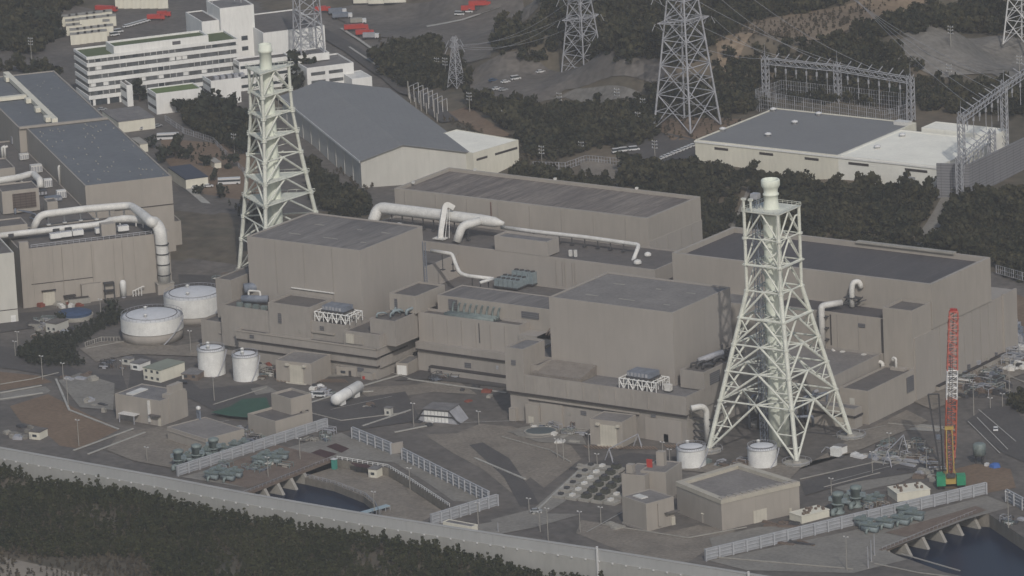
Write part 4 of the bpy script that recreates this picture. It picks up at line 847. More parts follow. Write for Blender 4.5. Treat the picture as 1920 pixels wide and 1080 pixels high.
block(EB, L5, -60, -6.4, -20.5, 30, 0, 29.4, GWALL, ROOFD, p=.6); MB().box(-60,-6.3,-20.62,-20.52,5.4,5.7,T).obj('wall_joint', DARK_SHADE, EB); MB().box(-9.5,-7.5,-20.7,-20.52,0,3,T).obj('door', WPAINT, EB)
PB_ = thing('plant_building', 'cluttered low roof with pipes between the beige block and the blue roofed hall', 'plant building', T((0,37,0)), L5.a)
block(PB_, L5, -60, 41, 37.2, 200, 0, 24.2, TAUPE3, ROOFD, p=.5)
block(PB_, L5, 7, 23, 66, 80, 24.2, 34, TAUPE3, ROOFD, p=.5, wn='upper_wall', rn='upper_roof'); MB().box(11.5,21.5,65.6,65.97,26,32.5,T).obj('louvre', mat('brown louvre', (.12,.095,.085), line=[(1.1,.35,.5,'z'),(2.4,.3,.4,'xy')]), PB_)
block(PB_, L5, 24, 28.5, 55, 62, 24.2, 30, TAUPE3, ROOFD, p=.4, wn='upper_wall', rn='upper_roof')
block(PB_, L5, -4, 8, 20, 33, 24.9, 30.5, TAUPE3, ROOFD, p=.5, wn='upper_wall', rn='upper_roof')
block(PB_, L5, 10, 24, 120, 140, 24.2, 31, TAUPE3, ROOFD, p=.5, wn='upper_wall', rn='upper_roof')
t = thing('roof_duct', 'white pipe high at the left edge running over the cluttered roof', 'duct', onp(40,335,30)); MB().path([onp(-10,340,28), onp(35,333,28), onp(62,325,28), onp(75,338,28),onp(76,352,25)], 1.5, 12).obj('duct', PIPEW, t, True)
for p in (onp(20,345,27), onp(50,340,27)): MB().tube((p[0],p[1],24),p,.35,6).obj('support', PIPEW, t)
rr = random.Random(11)
for k, (px, py, w, h, mt_, lb) in enumerate([(90,350,3.5,3.5,WPAINT,'white louvred unit above the white pipe, nearest the blue roofed hall'),(112,345,2.2,8,PIPEW,'upright white vent pipe bundle against the wall of the blue roofed hall'),(115,370,4,3.2,WPAINT,'white ribbed unit below the upright vent bundle'),
      (68,322,5,3.2,PIPEW,'white round topped unit at the bend of the upper left pipe'),(45,298,4,2.4,PIPEW,'small white unit halfway up the cluttered left roof'),(30,268,4,3,GALV,'grey roof unit farthest up the left edge'),(5,296,3.4,5,PIPEW,'white domed vessel at the left edge of the picture'),(75,365,6,2,DARK,'dark pipe skid left of the white ribbed unit'),(100,375,7,1.6,STEELB,'blue grey pipe skid before the white ribbed unit')]):
    c = L5.at(px, py, 24.2); t = thing('roof_unit', lb, 'roof unit', T((c[0],c[1],24)))
    if h > 4: p = T((c[0],c[1],0)); [MB().path([(p[0]+k2*1.1,p[1]+k2*.5,24),(p[0]+k2*1.1,p[1]+k2*.5,24+h),(p[0]+k2*1.1+1,p[1]+1+k2*.5,24+h+.3)],.55,8).obj('vent_pipe', mt_, t, True) for k2 in range(2)]
    else:
        MB().box(c[0]-w/2,c[0]+w/2,c[1]-w/3,c[1]+w/3,24.2,24.2+h,T).obj('casing', mt_, t); m = MB(); [m.box(c[0]-w/2+.2+q*w/4,c[0]-w/2+.2+q*w/4+w/6,c[1]-w/3-.2,c[1]-w/3-.01,24.6,24+h*.9,T) for q in range(4)]; objs(m, 'louvre', GALV, t)
for k in range(14):
    a = rr.uniform(12,38); b2 = rr.uniform(42,150); t = thing('pipework', f'pipe runs on the cluttered left roof', 'pipework', T((a,b2,24)), group='pipe runs on the cluttered left roof')
    MB().path([T((a,b2,24)),T((a,b2,26)),T((a+rr.uniform(-6,3),b2+rr.uniform(4,12),26)),T((a+1,b2+12,24))], rr.uniform(.25,.5), 6).obj('pipe', (PIPEW,STEELB,DARK)[k%3], t, True)
T5 = thing('turbine_hall', 'beige hall with a long blue grey roof at the upper left', 'turbine hall', T((41,57.5,0)), L5.a)
block(T5, L5, 41.2, 78.8, 57.4, 176, 0, 34.6, TAUPE3, ROOFB, p=.35, t=.6)
block(T5, L5, 38, 77.5, 176.1, 284, 0, 34.9, TAUPE3, ROOFB, p=.4, t=.7, wn='rear_wall', rn='rear_roof')
MB().box(38,78,174.8,176.6,34.62,35.5,T).obj('parapet', TAUPE3, T5)
MB().box(53.3,78.95,57.15,57.38,22.3,22.6,T).obj('wall_joint', DARK_SHADE, T5)
m = MB(); rr = random.Random(5); [m.box(a_,a_+.42,b_,b_+.9,34.25,34.6,T) for a_, b_ in [(44+rr.random()*33, 60+rr.random()*112) for _ in range(60)]+[(42+rr.random()*34, 180+rr.random()*98) for _ in range(30)]]
objs(m, 'roof_anchor', CONCL, T5)
block(T5, L5, 79, 83.5, 66, 84, 0, 12.5, TAUPE3, ROOFD, p=.5, wn='side_wall', rn='side_roof')
c0 = L5.at(118,232,36); c1 = L5.at(28,150,36); t = thing('roof_duct_box', 'cream box duct running down the rear of the long blue grey roof', 'duct', T((c0[0],180,35)), L5.a)
MB().box(c0[0]-3.2,c0[0]-.6,178,283,35,37,T).obj('duct', CREAM, t); MB().box(38.5,c0[0]-3.21,232,235,35,36.6,T).obj('branch', CREAM, t)
objs(MB().box(c0[0]-5.4,c0[0]-3.21,181,186,34.95,37,T).box(c0[0]-5.4,c0[0]-3.21,202,206,34.95,37,T).box(c0[0]-5.4,c0[0]-3.21,222,226,34.95,37,T).box(c0[0]-4.6,c0[0]-3.21,270,275,34.95,37,T), 'fan_box', CREAM, t)
# ================================================================== TANKS
def cyl_tank(name, label, px, py, r, h, low, mt, mt2, knobs=2, group=None):
    x, y, _ = G(px, py); t = thing(name, label, 'tank', (x, y, 0), group=group)
    if low: MB().lathe(x, y, [(r, 0), (r, low)], 48).obj('lower_shell', mt2, t, True)
    MB().lathe(x, y, [(r+.35 if low else r, low), (r+.35 if low else r, h)], 48).obj('shell', mt, t)
    rf = MB().lathe(x, y, [(r+.3, h+.003), (r*.86, h+.6), (r*.4, h+1.25), (.3, h+1.4)], 48).obj('roof', mt2 if False else mat('white tank roof', (.58,.59,.61), var=.08, scale=.2, fine=.06), t, True)
    m = MB(); n = 40
    for i in range(n): a = 6.2832*i/n; b = 6.2832*(i+1)/n; m.tube((x+r*math.cos(a),y+r*math.sin(a),h+1.3),(x+r*math.cos(b),y+r*math.sin(b),h+1.3),.08,4); m.tube((x+r*math.cos(a),y+r*math.sin(a),h),(x+r*math.cos(a),y+r*math.sin(a),h+1.3),.06,4)
    m.obj('guard_rail', GALV, t)
    m = MB(); n = 60
    for i in range(n): a = 6.2832*i/n; b = 6.2832*(i+1)/n; R_ = r*.84; m.tube((x+R_*math.cos(a),y+R_*math.sin(a),h+.75),(x+R_*math.cos(b),y+R_*math.sin(b),h+.75),.16,4)
    m.obj('roof_ring', DARK, rf)
    for k in range(knobs): a = 2.6+k*2.4; MB().lathe(x+r*.55*math.cos(a), y+r*.55*math.sin(a), [(.7,h+.5),(.7,h+1.9),(.9,h+2),(.2,h+2.3)], 10).obj('vent', mt, rf, True)
    m = MB()
    for i in range(14):
        a = -.6+i*.07; b = a+.07; z0 = h*i/14; m.tube((x+(r+.9)*math.cos(a),y+(r+.9)*math.sin(a),z0),(x+(r+.9)*math.cos(b),y+(r+.9)*math.sin(b),z0+h/14),.25,4)
    m.obj('stair', GALV, t)
    return t
x, y, _ = G(287,638)
cyl_tank('storage_tank', 'white roofed round tank with taupe lower wall, the nearer of the wide pair', 287, 634, 12.3, 9.6, 4.2, WPAINT, TAUPE2)
cyl_tank('storage_tank', 'white roofed round tank with taupe lower wall, behind the nearer wide one', 366, 597, 12.0, 10.6, 3.2, WPAINT, TAUPE2)
cyl_tank('water_tank', 'white upright tank, left one of the pair before the left podium', 398, 700, 5.4, 10.0, 0, WPAINT, WPAINT)
cyl_tank('water_tank', 'white upright tank, right one of the pair before the left podium', 462, 710, 5.1, 9.7, 0, WPAINT, WPAINT)
cyl_tank('water_tank', 'white cup shaped tank with railing left of the cream rimmed building', 1297, 872, 5.4, 6.6, 0, WPAINT, WPAINT, 1)
cyl_tank('water_tank', 'white cup shaped tank half hidden behind the cream rimmed building', 1430, 872, 5.4, 6.8, 0, WPAINT, WPAINT, 1)
t = thing('pressure_vessel', 'white horizontal gas tank lying on saddles in the middle of the yard', 'tank', G(650,745)); a = Vector(G(629,750,3.2)); b = Vector(G(673,724,3.2)); d = (b-a).normalized()
MB().path([a-d*.9, a-d*.5, a, b, b+d*.5, b+d*.9], [.8,1.7,2.2,2.2,1.7,.8], 20).obj('shell', WPAINT, t, True)
for k in (.2,.8): p = a.lerp(b,k); MB().box(p.x-1.5,p.x+1.5,p.y-1.5,p.y+1.5,0,1.9).obj('saddle', WPAINT, t)
MB().tube(a.lerp(b,.5)-d*.15, a.lerp(b,.5)+d*.15, 2.3, 20).obj('band', GALV, t)
# ================================================================== SMALL BUILDINGS OF THE YARD
def pbuild(name, label, FLp, FRp, BRp, z, z0=0, wm=None, rm=None, p=.5, ang=None, depth=None, cat='building', t_=.4, par=None):
    f = Fr(FLp, FRp, z, ang=ang) if ang is None else Fr(ang=ang, org=G(*FLp, z)[:2])
    w = f.at(*FRp, z)[0]; d = depth or f.at(*BRp, z)[1]
    t = par or thing(name, label, cat, (f.o[0], f.o[1], z0), f.a)
    block(t, f, 0, w, 0, d, z0, z, wm or TAUPE3, rm or ROOFG, p=p, t=t_)
    return t, f, w, d
t, f, w, d = pbuild('utility_building', 'beige box with a pale roof hatch and a stepped side tower by the left yard', (215,738), (300,752), (322,728), 10, p=.3)
MB().box(4,7.5,2,11,9.72,10.15,f.W).obj('roof_hatch', PIPEW, t); MB().box(w-3,w+.3,d*.3,d-1,0,11.2,f.W).obj('side_tower', TAUPE3, t); MB().box(w-2.5,w-.2,d*.45,d-2,11.2,14,f.W).obj('side_tower', TAUPE3, t)
MB().box(w-6,w-5,-.6,-.02,1,9.5,f.W).obj('downpipe', PIPEW, t); MB().box(w-1.6,w-.2,-.25,-.02,0,3,f.W).obj('door', DOORC, t); MB().box(w-5,w,-1.8,-.02,4,4.3,f.W).obj('canopy', ROOFD, t)
MB().box(4,12,-3.4,-.05,3.3,3.6,f.W).obj('lean_to_roof', PIPEW, t); objs(MB().box(4.2,4.5,-3.3,-3,0,3.3,f.W).box(11.5,11.8,-3.3,-3,0,3.3,f.W), 'post', GALV, t)
t, f, w, d = pbuild('pump_house', 'low wide beige building with a flat grey roof near the left pumps', (313,800), (386,823), (435,797), 5.2, p=.25, rm=ROOF4)
MB().box(-.25,w+.25,-.25,-.02,3.6,4.0,f.W).obj('ledge', TRIM, t)
c = f.loc(*G(373,785,5.2)[:2]); t = thing('roof_mast', 'white mast of roof gear on the low wide building', 'mast', f.W((c[0],c[1],5)))
objs(MB().box(c[0]-1,c[0]-.4,c[1]-.3,c[1]+.3,5,7.6,f.W).box(c[0]+.4,c[0]+1,c[1]-.3,c[1]+.3,5,7.6,f.W).box(c[0]-.9,c[0]+.9,c[1]-.4,c[1]+.4,7.6,8.6,f.W), 'post', STEELB, t); p = f.W((c[0],c[1],0)); MB().lathe(p[0],p[1],[(.3,8.6),(.9,9),(.9,9.8),(.3,10.2)],10).obj('dome', WPAINT, t, True)
t, f, w, d = pbuild('pump_building', 'beige two-part block, low wing and taller cube, both with dark sunk roofs', (464,775), (516,790), (545,762), 7.8, rm=ROOFD, p=.9)
f2 = Fr((508,737),(546,748),13.3); block(t, f2, 0, 12, 0, 10, 0, 13.3, TAUPE3, ROOFD, p=.9, t=.4, wn='tall_wall', rn='tall_roof')
q2 = f2.onV(560,762,0) ; MB().box(12.02,12.3,4,8,6.6,7.3,f2.W).obj('louvre', DARK_SHADE, t); MB().box(12.02,12.3,2,4,0,2.3,f2.W).obj('door', DOORC, t); MB().box(w+.02,w+.25,3,6,2,3,f.W).obj('louvre', DARK_SHADE, t)
t, f, w, d = pbuild('truck_bay', 'beige entrance block with tall cream doors before the left podium', (516,675), (583,682), (620,664), 8.6, p=.25, rm=ROOF4)
MB().box(6.5,12.5,-.35,-.02,0,7.4,f.W).obj('door', DOORC, t); objs(MB().box(4.8,6.4,-1,-.02,7.0,7.8,f.W).box(12.6,14,-1,-.02,7.0,7.8,f.W), 'door_rail', DOORC, t); MB().box(5,14,-1.2,-.36,0,.4,f.W).obj('threshold', DOORC, t)
t, f, w, d = pbuild('truck_bay', 'beige entrance block with tall cream doors before the right podium', (1105,785), (1166,792), (1197,778), 9.9, p=.25, rm=ROOF4)
MB().box(4.5,11.5,-.35,-.02,0,8.2,f.W).obj('door', DOORC, t); objs(MB().box(3,4.4,-1,-.02,7.9,8.7,f.W).box(11.6,13,-1,-.02,7.9,8.7,f.W), 'door_rail', DOORC, t); MB().box(3.4,13,-1.2,-.36,0,.4,f.W).obj('threshold', DOORC, t)
t, f, w, d = pbuild('guard_hut', 'small flat roofed hut with a dark door beside the left truck bay', (630,687), (667,690), (672,683), 3.6, rm=ROOFD, p=.2); MB().box(5.5,6.5,-.2,-.02,0,2.3,f.W).obj('door', DARK_SHADE, t); MB().box(2,4,-.2,-.02,1.1,2.1,f.W).obj('window', GLASS, t)
t, f, w, d = pbuild('guard_hut', 'tiny hut with a red box at the foot of the left podium corner', (676,698), (697,701), (700,695), 2.6, p=.15); MB().box(1,2,-.3,-.02,0,1.2,f.W).obj('hydrant_box', RED, t)
t, f, w, d = pbuild('entrance_block', 'beige corridor block with a white shutter right of the left podium', (742,680), (764,682), (785,667), 4.9, p=.3); MB().box(.6,w-.5,-.25,-.02,.2,4.0,f.W).obj('shutter', WHITE, t)
t, f, w, d = pbuild('filter_building', 'beige block with pale roof hatch, left of the cream rimmed building', (1166,930), (1211,945), (1278,936), 10.3, p=.25, rm=ROOF4)
MB().box(2.5,7.5,3,6,10.05,10.4,f.W).obj('roof_hatch', PIPEW, t); MB().box(w+.02,w+.6,5,6.2,1,9.4,f.W).obj('downpipe', TAUPE3, t); MB().box(w+.02,w+1.6,8,14,5,5.3,f.W).obj('canopy', ROOFD, t); MB().box(w+.02,w+.4,11,12.6,0,3,f.W).obj('door', DOORC, t); MB().box(-.3,w+.3,-.3,-.02,0,.6,f.W).obj('plinth', TAUPE2, t)
t, f, w, d = pbuild('filter_building', 'beige rear block with grey roof and a small red roof sign', (1165,888), (1209,892), (1242,872), 10.0, p=.25, rm=ROOF4)
objs(MB().box(1.5,4,1,3.5,10,13.2,f.W).box(8.5,11.5,12,14.5,10,15.5,f.W), 'roof_tower', TAUPE3, t); MB().box(6,8.2,9,9.3,10,13.4,f.W).obj('sign', RED, t)
block(t, f, w*.62, w+6.5, 4, d+4, 0, 10.6, TAUPE3, ROOF4, p=.25, wn='side_wall', rn='side_roof')
# cream rimmed building: L plan with sunk roof
f = Fr((1290,910),(1352,948),12); t = thing('screen_building', 'large beige building with a cream rim round a sunk grey roof', 'building', (f.o[0],f.o[1],0), f.a)
Z = 11.5; a = G(1268,903,Z); b = G(1352,937,Z); c = G(1498,903,Z); e = G(1385,868,Z)
def poly(pts, z0, z1, name, mt, par): MB().prism([(p[0],p[1]) for p in pts], z0, z1).obj(name, mt, par)
def inset(pts, d):
    cx = sum(p[0] for p in pts)/4; cy = sum(p[1] for p in pts)/4; return [(cx+(p[0]-cx)*d, cy+(p[1]-cy)*d) for p in pts]
Q = [a, b, c, e]; poly(Q, 0, Z-1.6, 'wall', TAUPE3, t)
q0 = inset(Q, 1.015); q1 = inset(Q, .86)
m = MB(); n = 4
vs = [(p[0],p[1],Z) for p in q0]+[(p[0],p[1],Z) for p in q1]+[(p[0],p[1],Z-1.59) for p in q0]+[(p[0],p[1],Z-1.59) for p in q1]
fs = []
for i in range(4): j = (i+1)%4; fs += [(i,j,4+j,4+i), (i,8+i,8+j,j), (4+i,4+j,12+j,12+i)]
m.add(vs, fs); m.obj('parapet', mat('cream rim', (.42,.39,.33), var=.1, scale=.3, fine=.08), t); poly(inset(Q,.875), Z-1.595, Z-1.3, 'roof', ROOF4, t)
fr = Fr(ang=math.atan2(c[1]-b[1], c[0]-b[0]), org=(b[0],b[1])); L_ = math.dist(b[:2], c[:2])
MB().box(L_*.40,L_*.57,-.25,-.03,0,4.6,fr.W).obj('door', DOORC, t); MB().box(L_*.86,L_*.89,-.25,-.03,0,2.5,fr.W).obj('door', DOORC, t)
m = MB(); [m.box(L_*(.02+k*.09),L_*(.08+k*.09),.3,2.6,Z+.02,Z+.35,fr.W) for k in range(11)]; objs(m, 'roof_panel', TAUPE2, t)
t, f, w, d = pbuild('pump_shelter', 'small cream topped shelter over pipes in the crook of the cream rimmed building', (1315,962), (1344,968), (1356,958), 3.6, p=0, rm=CREAM); MB().box(w+.05,w+.3,1,2.5,0,2.4,f.W).obj('door', WPAINT, t)
# yard sheds and site huts
for i, (A, B, C, z, lb, mt_) in enumerate([((244,679),(262,682),(283,675),3.2,'white site hut with pale roof, left of the two-storey site office',WHITE),((228,671),(243,673),(248,669),2.6,'tiny grey site hut at the left end of the site huts',GWALL),((268,688),(300,694),(334,676),5.4,'pale two-storey site office with green grey roof',CREAM),
      ((85,604),(105,607),(125,598),4,'small pale shed beside the round dark blue basin cover',GWALL),((54,808),(74,810),(86,802),3.2,'tiny cream hut with dark roof by the dirt field',CREAM),
      ((340,700),(370,702),(375,690),2.6,'low rusty container row between the site office and white tanks',RUST),((1562,835),(1577,838),(1580,832),3.2,'white cabin just right of the stack foot',WHITE),((1770,676),(1781,676),(1783,670),3.2,'white cabin among the yard stores right of the crane tip',WHITE),
      ((641,849),(672,853),(680,846),3,'x',CREAM),((690,878),(706,880),(712,874),-99,'cream kiosk on the lower terrace of the left basin',CREAM),((1802,825),(1810,826),(1813,820),4,'x',WHITE),((720,764),(732,765),(736,762),3.4,'small grey box hut at the bend of the middle yard fence',GWALL)]):
    if lb == 'x': continue
    z0 = 0
    if z == -99: z, z0 = 0.4, -3
    t, f, w, d = pbuild('site_hut', lb, A, B, C, z, z0, wm=mt_, rm=ROOFD if 'dark' in lb else (mat('green grey roof', (.22,.24,.20), var=.1) if 'green' in lb else ROOFG), p=0)
    h = z-z0
    if w > 2.5:
        m = MB(); n = max(1, int(w/2.6))
        for lv in range(2 if h > 5 else 1):
            for k in range(n): m.box(w*(k+.3)/n, w*(k+.7)/n, -.08, -.01, z0+1+lv*2.7, z0+2+lv*2.7, f.W)
        objs(m, 'window', GLASS, t); MB().box(.2,1.0,-.12,-.02,z0,z0+2,f.W).obj('door', GWALL, t)
t, f, w, d = pbuild('security_gatehouse', 'long cream block house with a row of openings by the sea wall', (830,978), (884,988), (890,982), 3.4, p=.2, wm=CREAM); m = MB(); [m.box(1+k*w/9,1+k*w/9+w/14,-.1,-.01,.8,2.3,f.W) for k in range(9)]; objs(m, 'window', GLASS, t)
# folded grey shelter in the middle yard
t = thing('scaffold_shelter', 'grey sheeted shelter with sloping sides and black stair lines in the middle yard', 'shelter', G(820,790)); f = Fr((782,790),(858,796),0); 
vs = [f.W(p) for p in [(0,0,0),(3,0,5.2),(13.5,0,5.2),(17.5,0,0),(0,9,0),(3,9,5.2),(13.5,9,5.2),(17.5,9,0)]]
MB().add(vs, [(0,3,2,1),(4,5,6,7),(0,1,5,4),(1,2,6,5),(2,3,7,6),(3,0,4,7)]).obj('cladding', GALV, t)
for z_, k in ((5.0,0),(2.6,1.4)): objs(MB().tube(f.W((-.2+k*0,-.2,z_-4.4 if z_>4 else .2)), f.W((3-k,-.2,z_)), .28, 5).tube(f.W((3-k,-.2,z_)), f.W((13.5+k,-.2,z_)), .28, 5).tube(f.W((13.5+k,-.2,z_)), f.W((17.4+k*.6,-.2,.4)), .28, 5), 'stair_rail', DARK, t)
m = MB()
for k in range(7): a_ = 3.2+k*1.45; m.box(a_, a_+1.2, -.12, -.02, 2.9, 4.6, f.W); m.box(a_, a_+1.2, -.12, -.02, .3, 2.2, f.W)
objs(m, 'wall_panel', WPAINT, t); MB().add([f.W(p) for p in [(2.6,-.3,5.22),(13.9,-.3,5.22),(13.9,9.3,5.22),(2.6,9.3,5.22),(2.6,-.3,5.42),(13.9,-.3,5.42),(13.9,9.3,5.42),(2.6,9.3,5.42)]], [(0,3,2,1),(4,5,6,7),(0,1,5,4),(1,2,6,5),(2,3,7,6),(3,0,4,7)]).obj('roof', ROOFG, t)
# concrete oval pit by the right podium
t = thing('settling_basin', 'oval concrete basin holding dark water beside the right podium', 'basin', G(1008,810)); c = G(1010,811); m = MB(); 
def ell(cx, cy, a, b, z0, z1, name, mt, par, ang=0, n=36): MB().prism([(cx+a*math.cos(k*6.2832/n)*math.cos(ang)-b*math.sin(k*6.2832/n)*math.sin(ang), cy+a*math.cos(k*6.2832/n)*math.sin(ang)+b*math.sin(k*6.2832/n)*math.cos(ang)) for k in range(n)], z0, z1).obj(name, mt, par)
ell(c[0],c[1],9.5,8,-.1,.62,'apron',CONC,t,.55); ell(c[0]+1.2,c[1]-.5,6.3,5.2,.62,1.1,'rim',CONCL,t,.55); ell(c[0]+1.4,c[1]-.5,5.6,4.4,1.1,1.16,'water_surface',mat('murky water', (.06,.085,.10), rough=.3),t,.55)
t = thing('basin_cover', 'round dark blue cover on a pale ring beside the left tanks', 'cover', G(140,597)); c = G(141,596); ell(c[0],c[1],7.6,7.4,0,1.6,'ring',CONCL,t); ell(c[0],c[1],7.0,6.8,1.6,2.5,'cover',BLUE,t); MB().lathe(c[0],c[1],[(6.6,2.5),(4,3.4),(.3,3.9)],20).obj('hump',BLUE,t)
for lb, pts, mt_ in (('dark green net spread over the ground behind the two-part block', [(395,780),(430,770),(455,755),(500,752),(508,775),(465,790),(430,787)], GREENN),):
    t = sheet('ground_net', pts, mt_, .5, kind='x'); del t['kind']; tag(t, lb, 'netting')
# ================================================================== OFFICES (same 51 degree grid)
OF = Fr((162,110),(447,75),23.3); OT = OF.W
TU = TURF
def floors(par, f, u0, u1, v0, v1, z0, n, fh, win=.45, sides=('f','l'), wm=None, pitch=3.2, gm=None, fin=True):
    """window bands: dark glass strips with pale mullions, set in the recess under each white spandrel"""
    for k in range(n):
        zb = z0+k*fh+fh*(1-win)*.55; zt = zb+fh*win
        g = MB(); 
        if 'f' in sides: g.box(u0+.6, u1-.6, v0-.06, v0-.01, zb, zt, f.W)
        if 'l' in sides: g.box(u0-.06, u0-.01, v0+.6, v1-.6, zb, zt, f.W)
        if 'r' in sides: g.box(u1+.01, u1+.06, v0+.6, v1-.6, zb, zt, f.W)
        objs(g, 'window', gm or GLASS, par)
        if fin:
            m = MB()
            if 'f' in sides:
                n2 = max(1, int((u1-u0)/pitch)); [m.box(u0+(u1-u0)*i/n2-.12, u0+(u1-u0)*i/n2+.12, v0-.14, v0-.065, zb, zt, f.W) for i in range(1, n2)]
            m.obj('mullion', WHITE, par)
off = thing('office_building', 'six-storey white office with window bands and green turf roof, top left', 'office', OT((0,0,0)), OF.a)
BAND = mat('office window band', (.10,.105,.11), rough=.35, spec=.5, var=.45, scale=.45, stretch=(.6,.6,.1))
W0, D0, HF = 75.2, 22.0, 3.9
MB().box(.9, W0-.9, .9, D0-.5, 0, 22.9, OT).obj('wall', WHITE, off)
for k in range(6):
    z = 3.4+k*3.95
    MB().box(0, W0, 0, D0, z-.2, z+1.65, OT).obj('spandrel', WHITE, off) if k < 5 else None
    if k < 5:
        g = MB().box(1.0, W0-1.0, .4, .88, z+1.66, z+3.74, OT).box(.4, .88, 1, D0-1, z+1.66, z+3.74, OT); objs(g, 'window', BAND, off)
        rr = random.Random(k); m = MB()
        for i in range(24):
            if rr.random() < .6: m.box(1+i*3.05, 1.2+i*3.05, .3, .39, z+1.92, z+3.72, OT)
        objs(m, 'mullion', WHITE, off); m = MB()
        for i in range(24):
            if rr.random() < .22: m.box(1.5+i*3.05, 3.9+i*3.05, .3, .385, z+2.0, z+3.6, OT)
        objs(m, 'blind', WHITE if k%2 else GLASS, off)
m = MB(); zt = 22.6
m.box(0,W0,0,.5,zt,24,OT).box(0,.5,.5,D0,zt,24,OT).box(W0-.5,W0,.5,D0,zt,24,OT).box(.5,W0-.5,D0-.5,D0,zt,24,OT); m.obj('parapet', WHITE, off)
MB().box(.5,W0-.5,.5,D0-.5,22.92,23.2,OT).obj('roof', TU, off)
block(off, OF, 14, 61, 1.2, 14.5, 23.2, 27.2, WHITE, TU, p=.9, t=.7, wn='penthouse', rn='penthouse_roof'); MB().box(43,47,1.0,1.18,24.6,26.2,OT).obj('louvre', LOUVRE, off)
objs(MB().box(2,3.2,.3,1.2,0,3.1,OT).box(9,10.2,.3,1.2,0,3.1,OT).box(15,16.2,.3,1.2,0,3.1,OT), 'pillar', WHITE, off); MB().box(1,W0-1,.85,.95,0,3,OT).obj('ground_floor_glazing', GLASS, off)
def oblk(name, label, FL, FR, BR, z, z0=0, nf=0, wm=None, rm=None, p=.5, cat='office wing', sides=('f','l')):
    bl = OF.at(*FL, z); a = OF.at(*FR, z); b = OF.at(*BR, z); t = thing(name, label, cat, OT((a[0],a[1],z0)), OF.a)
    v0 = a[1]; u1 = b[0]; v1 = max(bl[1], v0+2); block(t, OF, a[0], u1, v0, v1, z0, z, wm or WHITE, rm or ROOFG, p=p)
    if nf: floors(t, OF, a[0], u1, v0, v1, z0+.6, nf, (z-z0-1.2)/nf, sides=sides, win=.32, fin=False)
    return t, a[0], u1, v0, v1
t, u0, u1, v0, v1 = oblk('stair_wing', 'narrow white stair wing in front of the six-storey office', (222,150), (237,160), (247,158), 10.5, 0, 2, rm=ROOFD, sides=('l',))
oblk('office_wing', 'low white wing with bright green roof before the six-storey office', (277,165), (292,176), (378,165), 10, 0, 2, rm=mat('bright green roof', (.13,.18,.07), var=.12, scale=.3, fine=.1), sides=('l',))
a = OF.at(293,176,10); 
t, u0, u1, v0, v1 = oblk('office_wing', 'white block with dark cluttered roof right of the green roofed wing', (380,142), (395,152), (450,145), 13, 0, 3, rm=ROOFD, sides=('l',))
for k in range(5): MB().box(u0+3+k*3.2,u0+5+k*3.2,v0+3,v0+6,12.4,14,OT).obj('roof_unit', GALV, t)
t, u0, u1, v0, v1 = oblk('office_tower', 'wide white office with grey shaded side and slit window behind the six-storey office', (443,30), (493,62), (612,50), 22, 0, 0, rm=ROOFD)
t, u0, u1, v0, v1 = oblk('office_tower', 'white office block with a grey roof at the top of the picture', (352,22), (378,41), (410,37), 27, 0, 0, rm=ROOFD)
t, u0, u1, v0, v1 = oblk('office_tower', 'tall white lift block with small dishes on its roof, top edge', (385,1), (412,16), (475,8), 33, 0, 0, rm=ROOFG)
for k, q_ in enumerate([(398,6),(440,2),(452,5)]):
    c = OF.at(*q_, 35); p = OT((c[0],c[1],35)); MB().tube(p,(p[0],p[1],37),.15,5).lathe(p[0],p[1],[(.2,37),(1.1,37.8),(1.0,38)],10).obj('dish', CARW, t)
g = MB().box(u0+10,u1-4,v0-.08,v0-.01,16,18.2,OT).box(u0+10,u1-4,v0-.08,v0-.01,11,13,OT).box(u0+3,u0+5,v0-.08,v0-.01,16,18.2,OT); objs(g, 'window', GLASS, t)
m = MB(); [m.box(u0-.08,u0-.01,v0+(v1-v0)*.42,v0+(v1-v0)*.5,z,z+2.6,OT) for z in (6,9,12,15,18)]; objs(m, 'slit_window', GLASS, t)
MB().box(u0+6,u0+18,v0+4,v0+14,21.4,24.4,OT).obj('roof_house', WHITE, t)
f = OF
oblk('office_wing', 'white two-storey block under the roof antenna tower', (436,110), (448,117), (545,106), 15, 0, 3, rm=ROOFD)
t, u0, u1, v0, v1 = oblk('plinth_block', 'white plinth block carrying the roof antenna tower', (545,95), (558,105), (618,98), 16.5, 13, 0, rm=ROOFG)
ab = (u0, u1, v0, v1)
t = thing('office_wing', 'white annex with brown window strips behind the big grey gabled roof', 'office wing', OT((0,0,0)), OF.a)
a = OF.at(575,128,13); b = OF.at(661,116,13); block(t, OF, a[0], b[0], a[1], a[1]+24, 0, 13, WHITE, ROOFG, p=.6)
for k in range(3):
    g = MB(); 
    for i in range(2): g.box(a[0]+2+i*(b[0]-a[0])*.38, a[0]+2+(i*.38+.30)*(b[0]-a[0]), a[1]-.08, a[1]-.01, 1+k*4, 2.6+k*4, OT)
    objs(g, 'window', BAND, t)
t = thing('office_wing', 'low white flat roofed shed right of the brown striped annex', 'shed', OT((0,0,0)), OF.a); a = OF.at(660,148,8); b = OF.at(712,152,8); block(t, OF, a[0], b[0], a[1], a[1]+16, 0, 8, WHITE, PIPEW, p=.2)
oblk('gate_office', 'low shed with a two-part grey roof and shaded front below the office', (200,206), (222,228), (288,218), 5.5, 0, 0, wm=CREAM, rm=ROOFG, p=0, cat='shed')
oblk('garden_hall', 'low cream hall with dark blue roof right of the blue grey roofed hall', (322,312), (348,336), (389,330), 5, 0, 0, wm=CREAM, rm=mat('dark blue roof', (.05,.06,.085), var=.1), p=0, cat='shed')
oblk('garden_hut', 'tiny cream hut between round bushes in the brown garden', (396,296), (402,305), (414,303), 3, 0, 0, wm=CREAM, rm=CONCL, p=0, cat='hut')
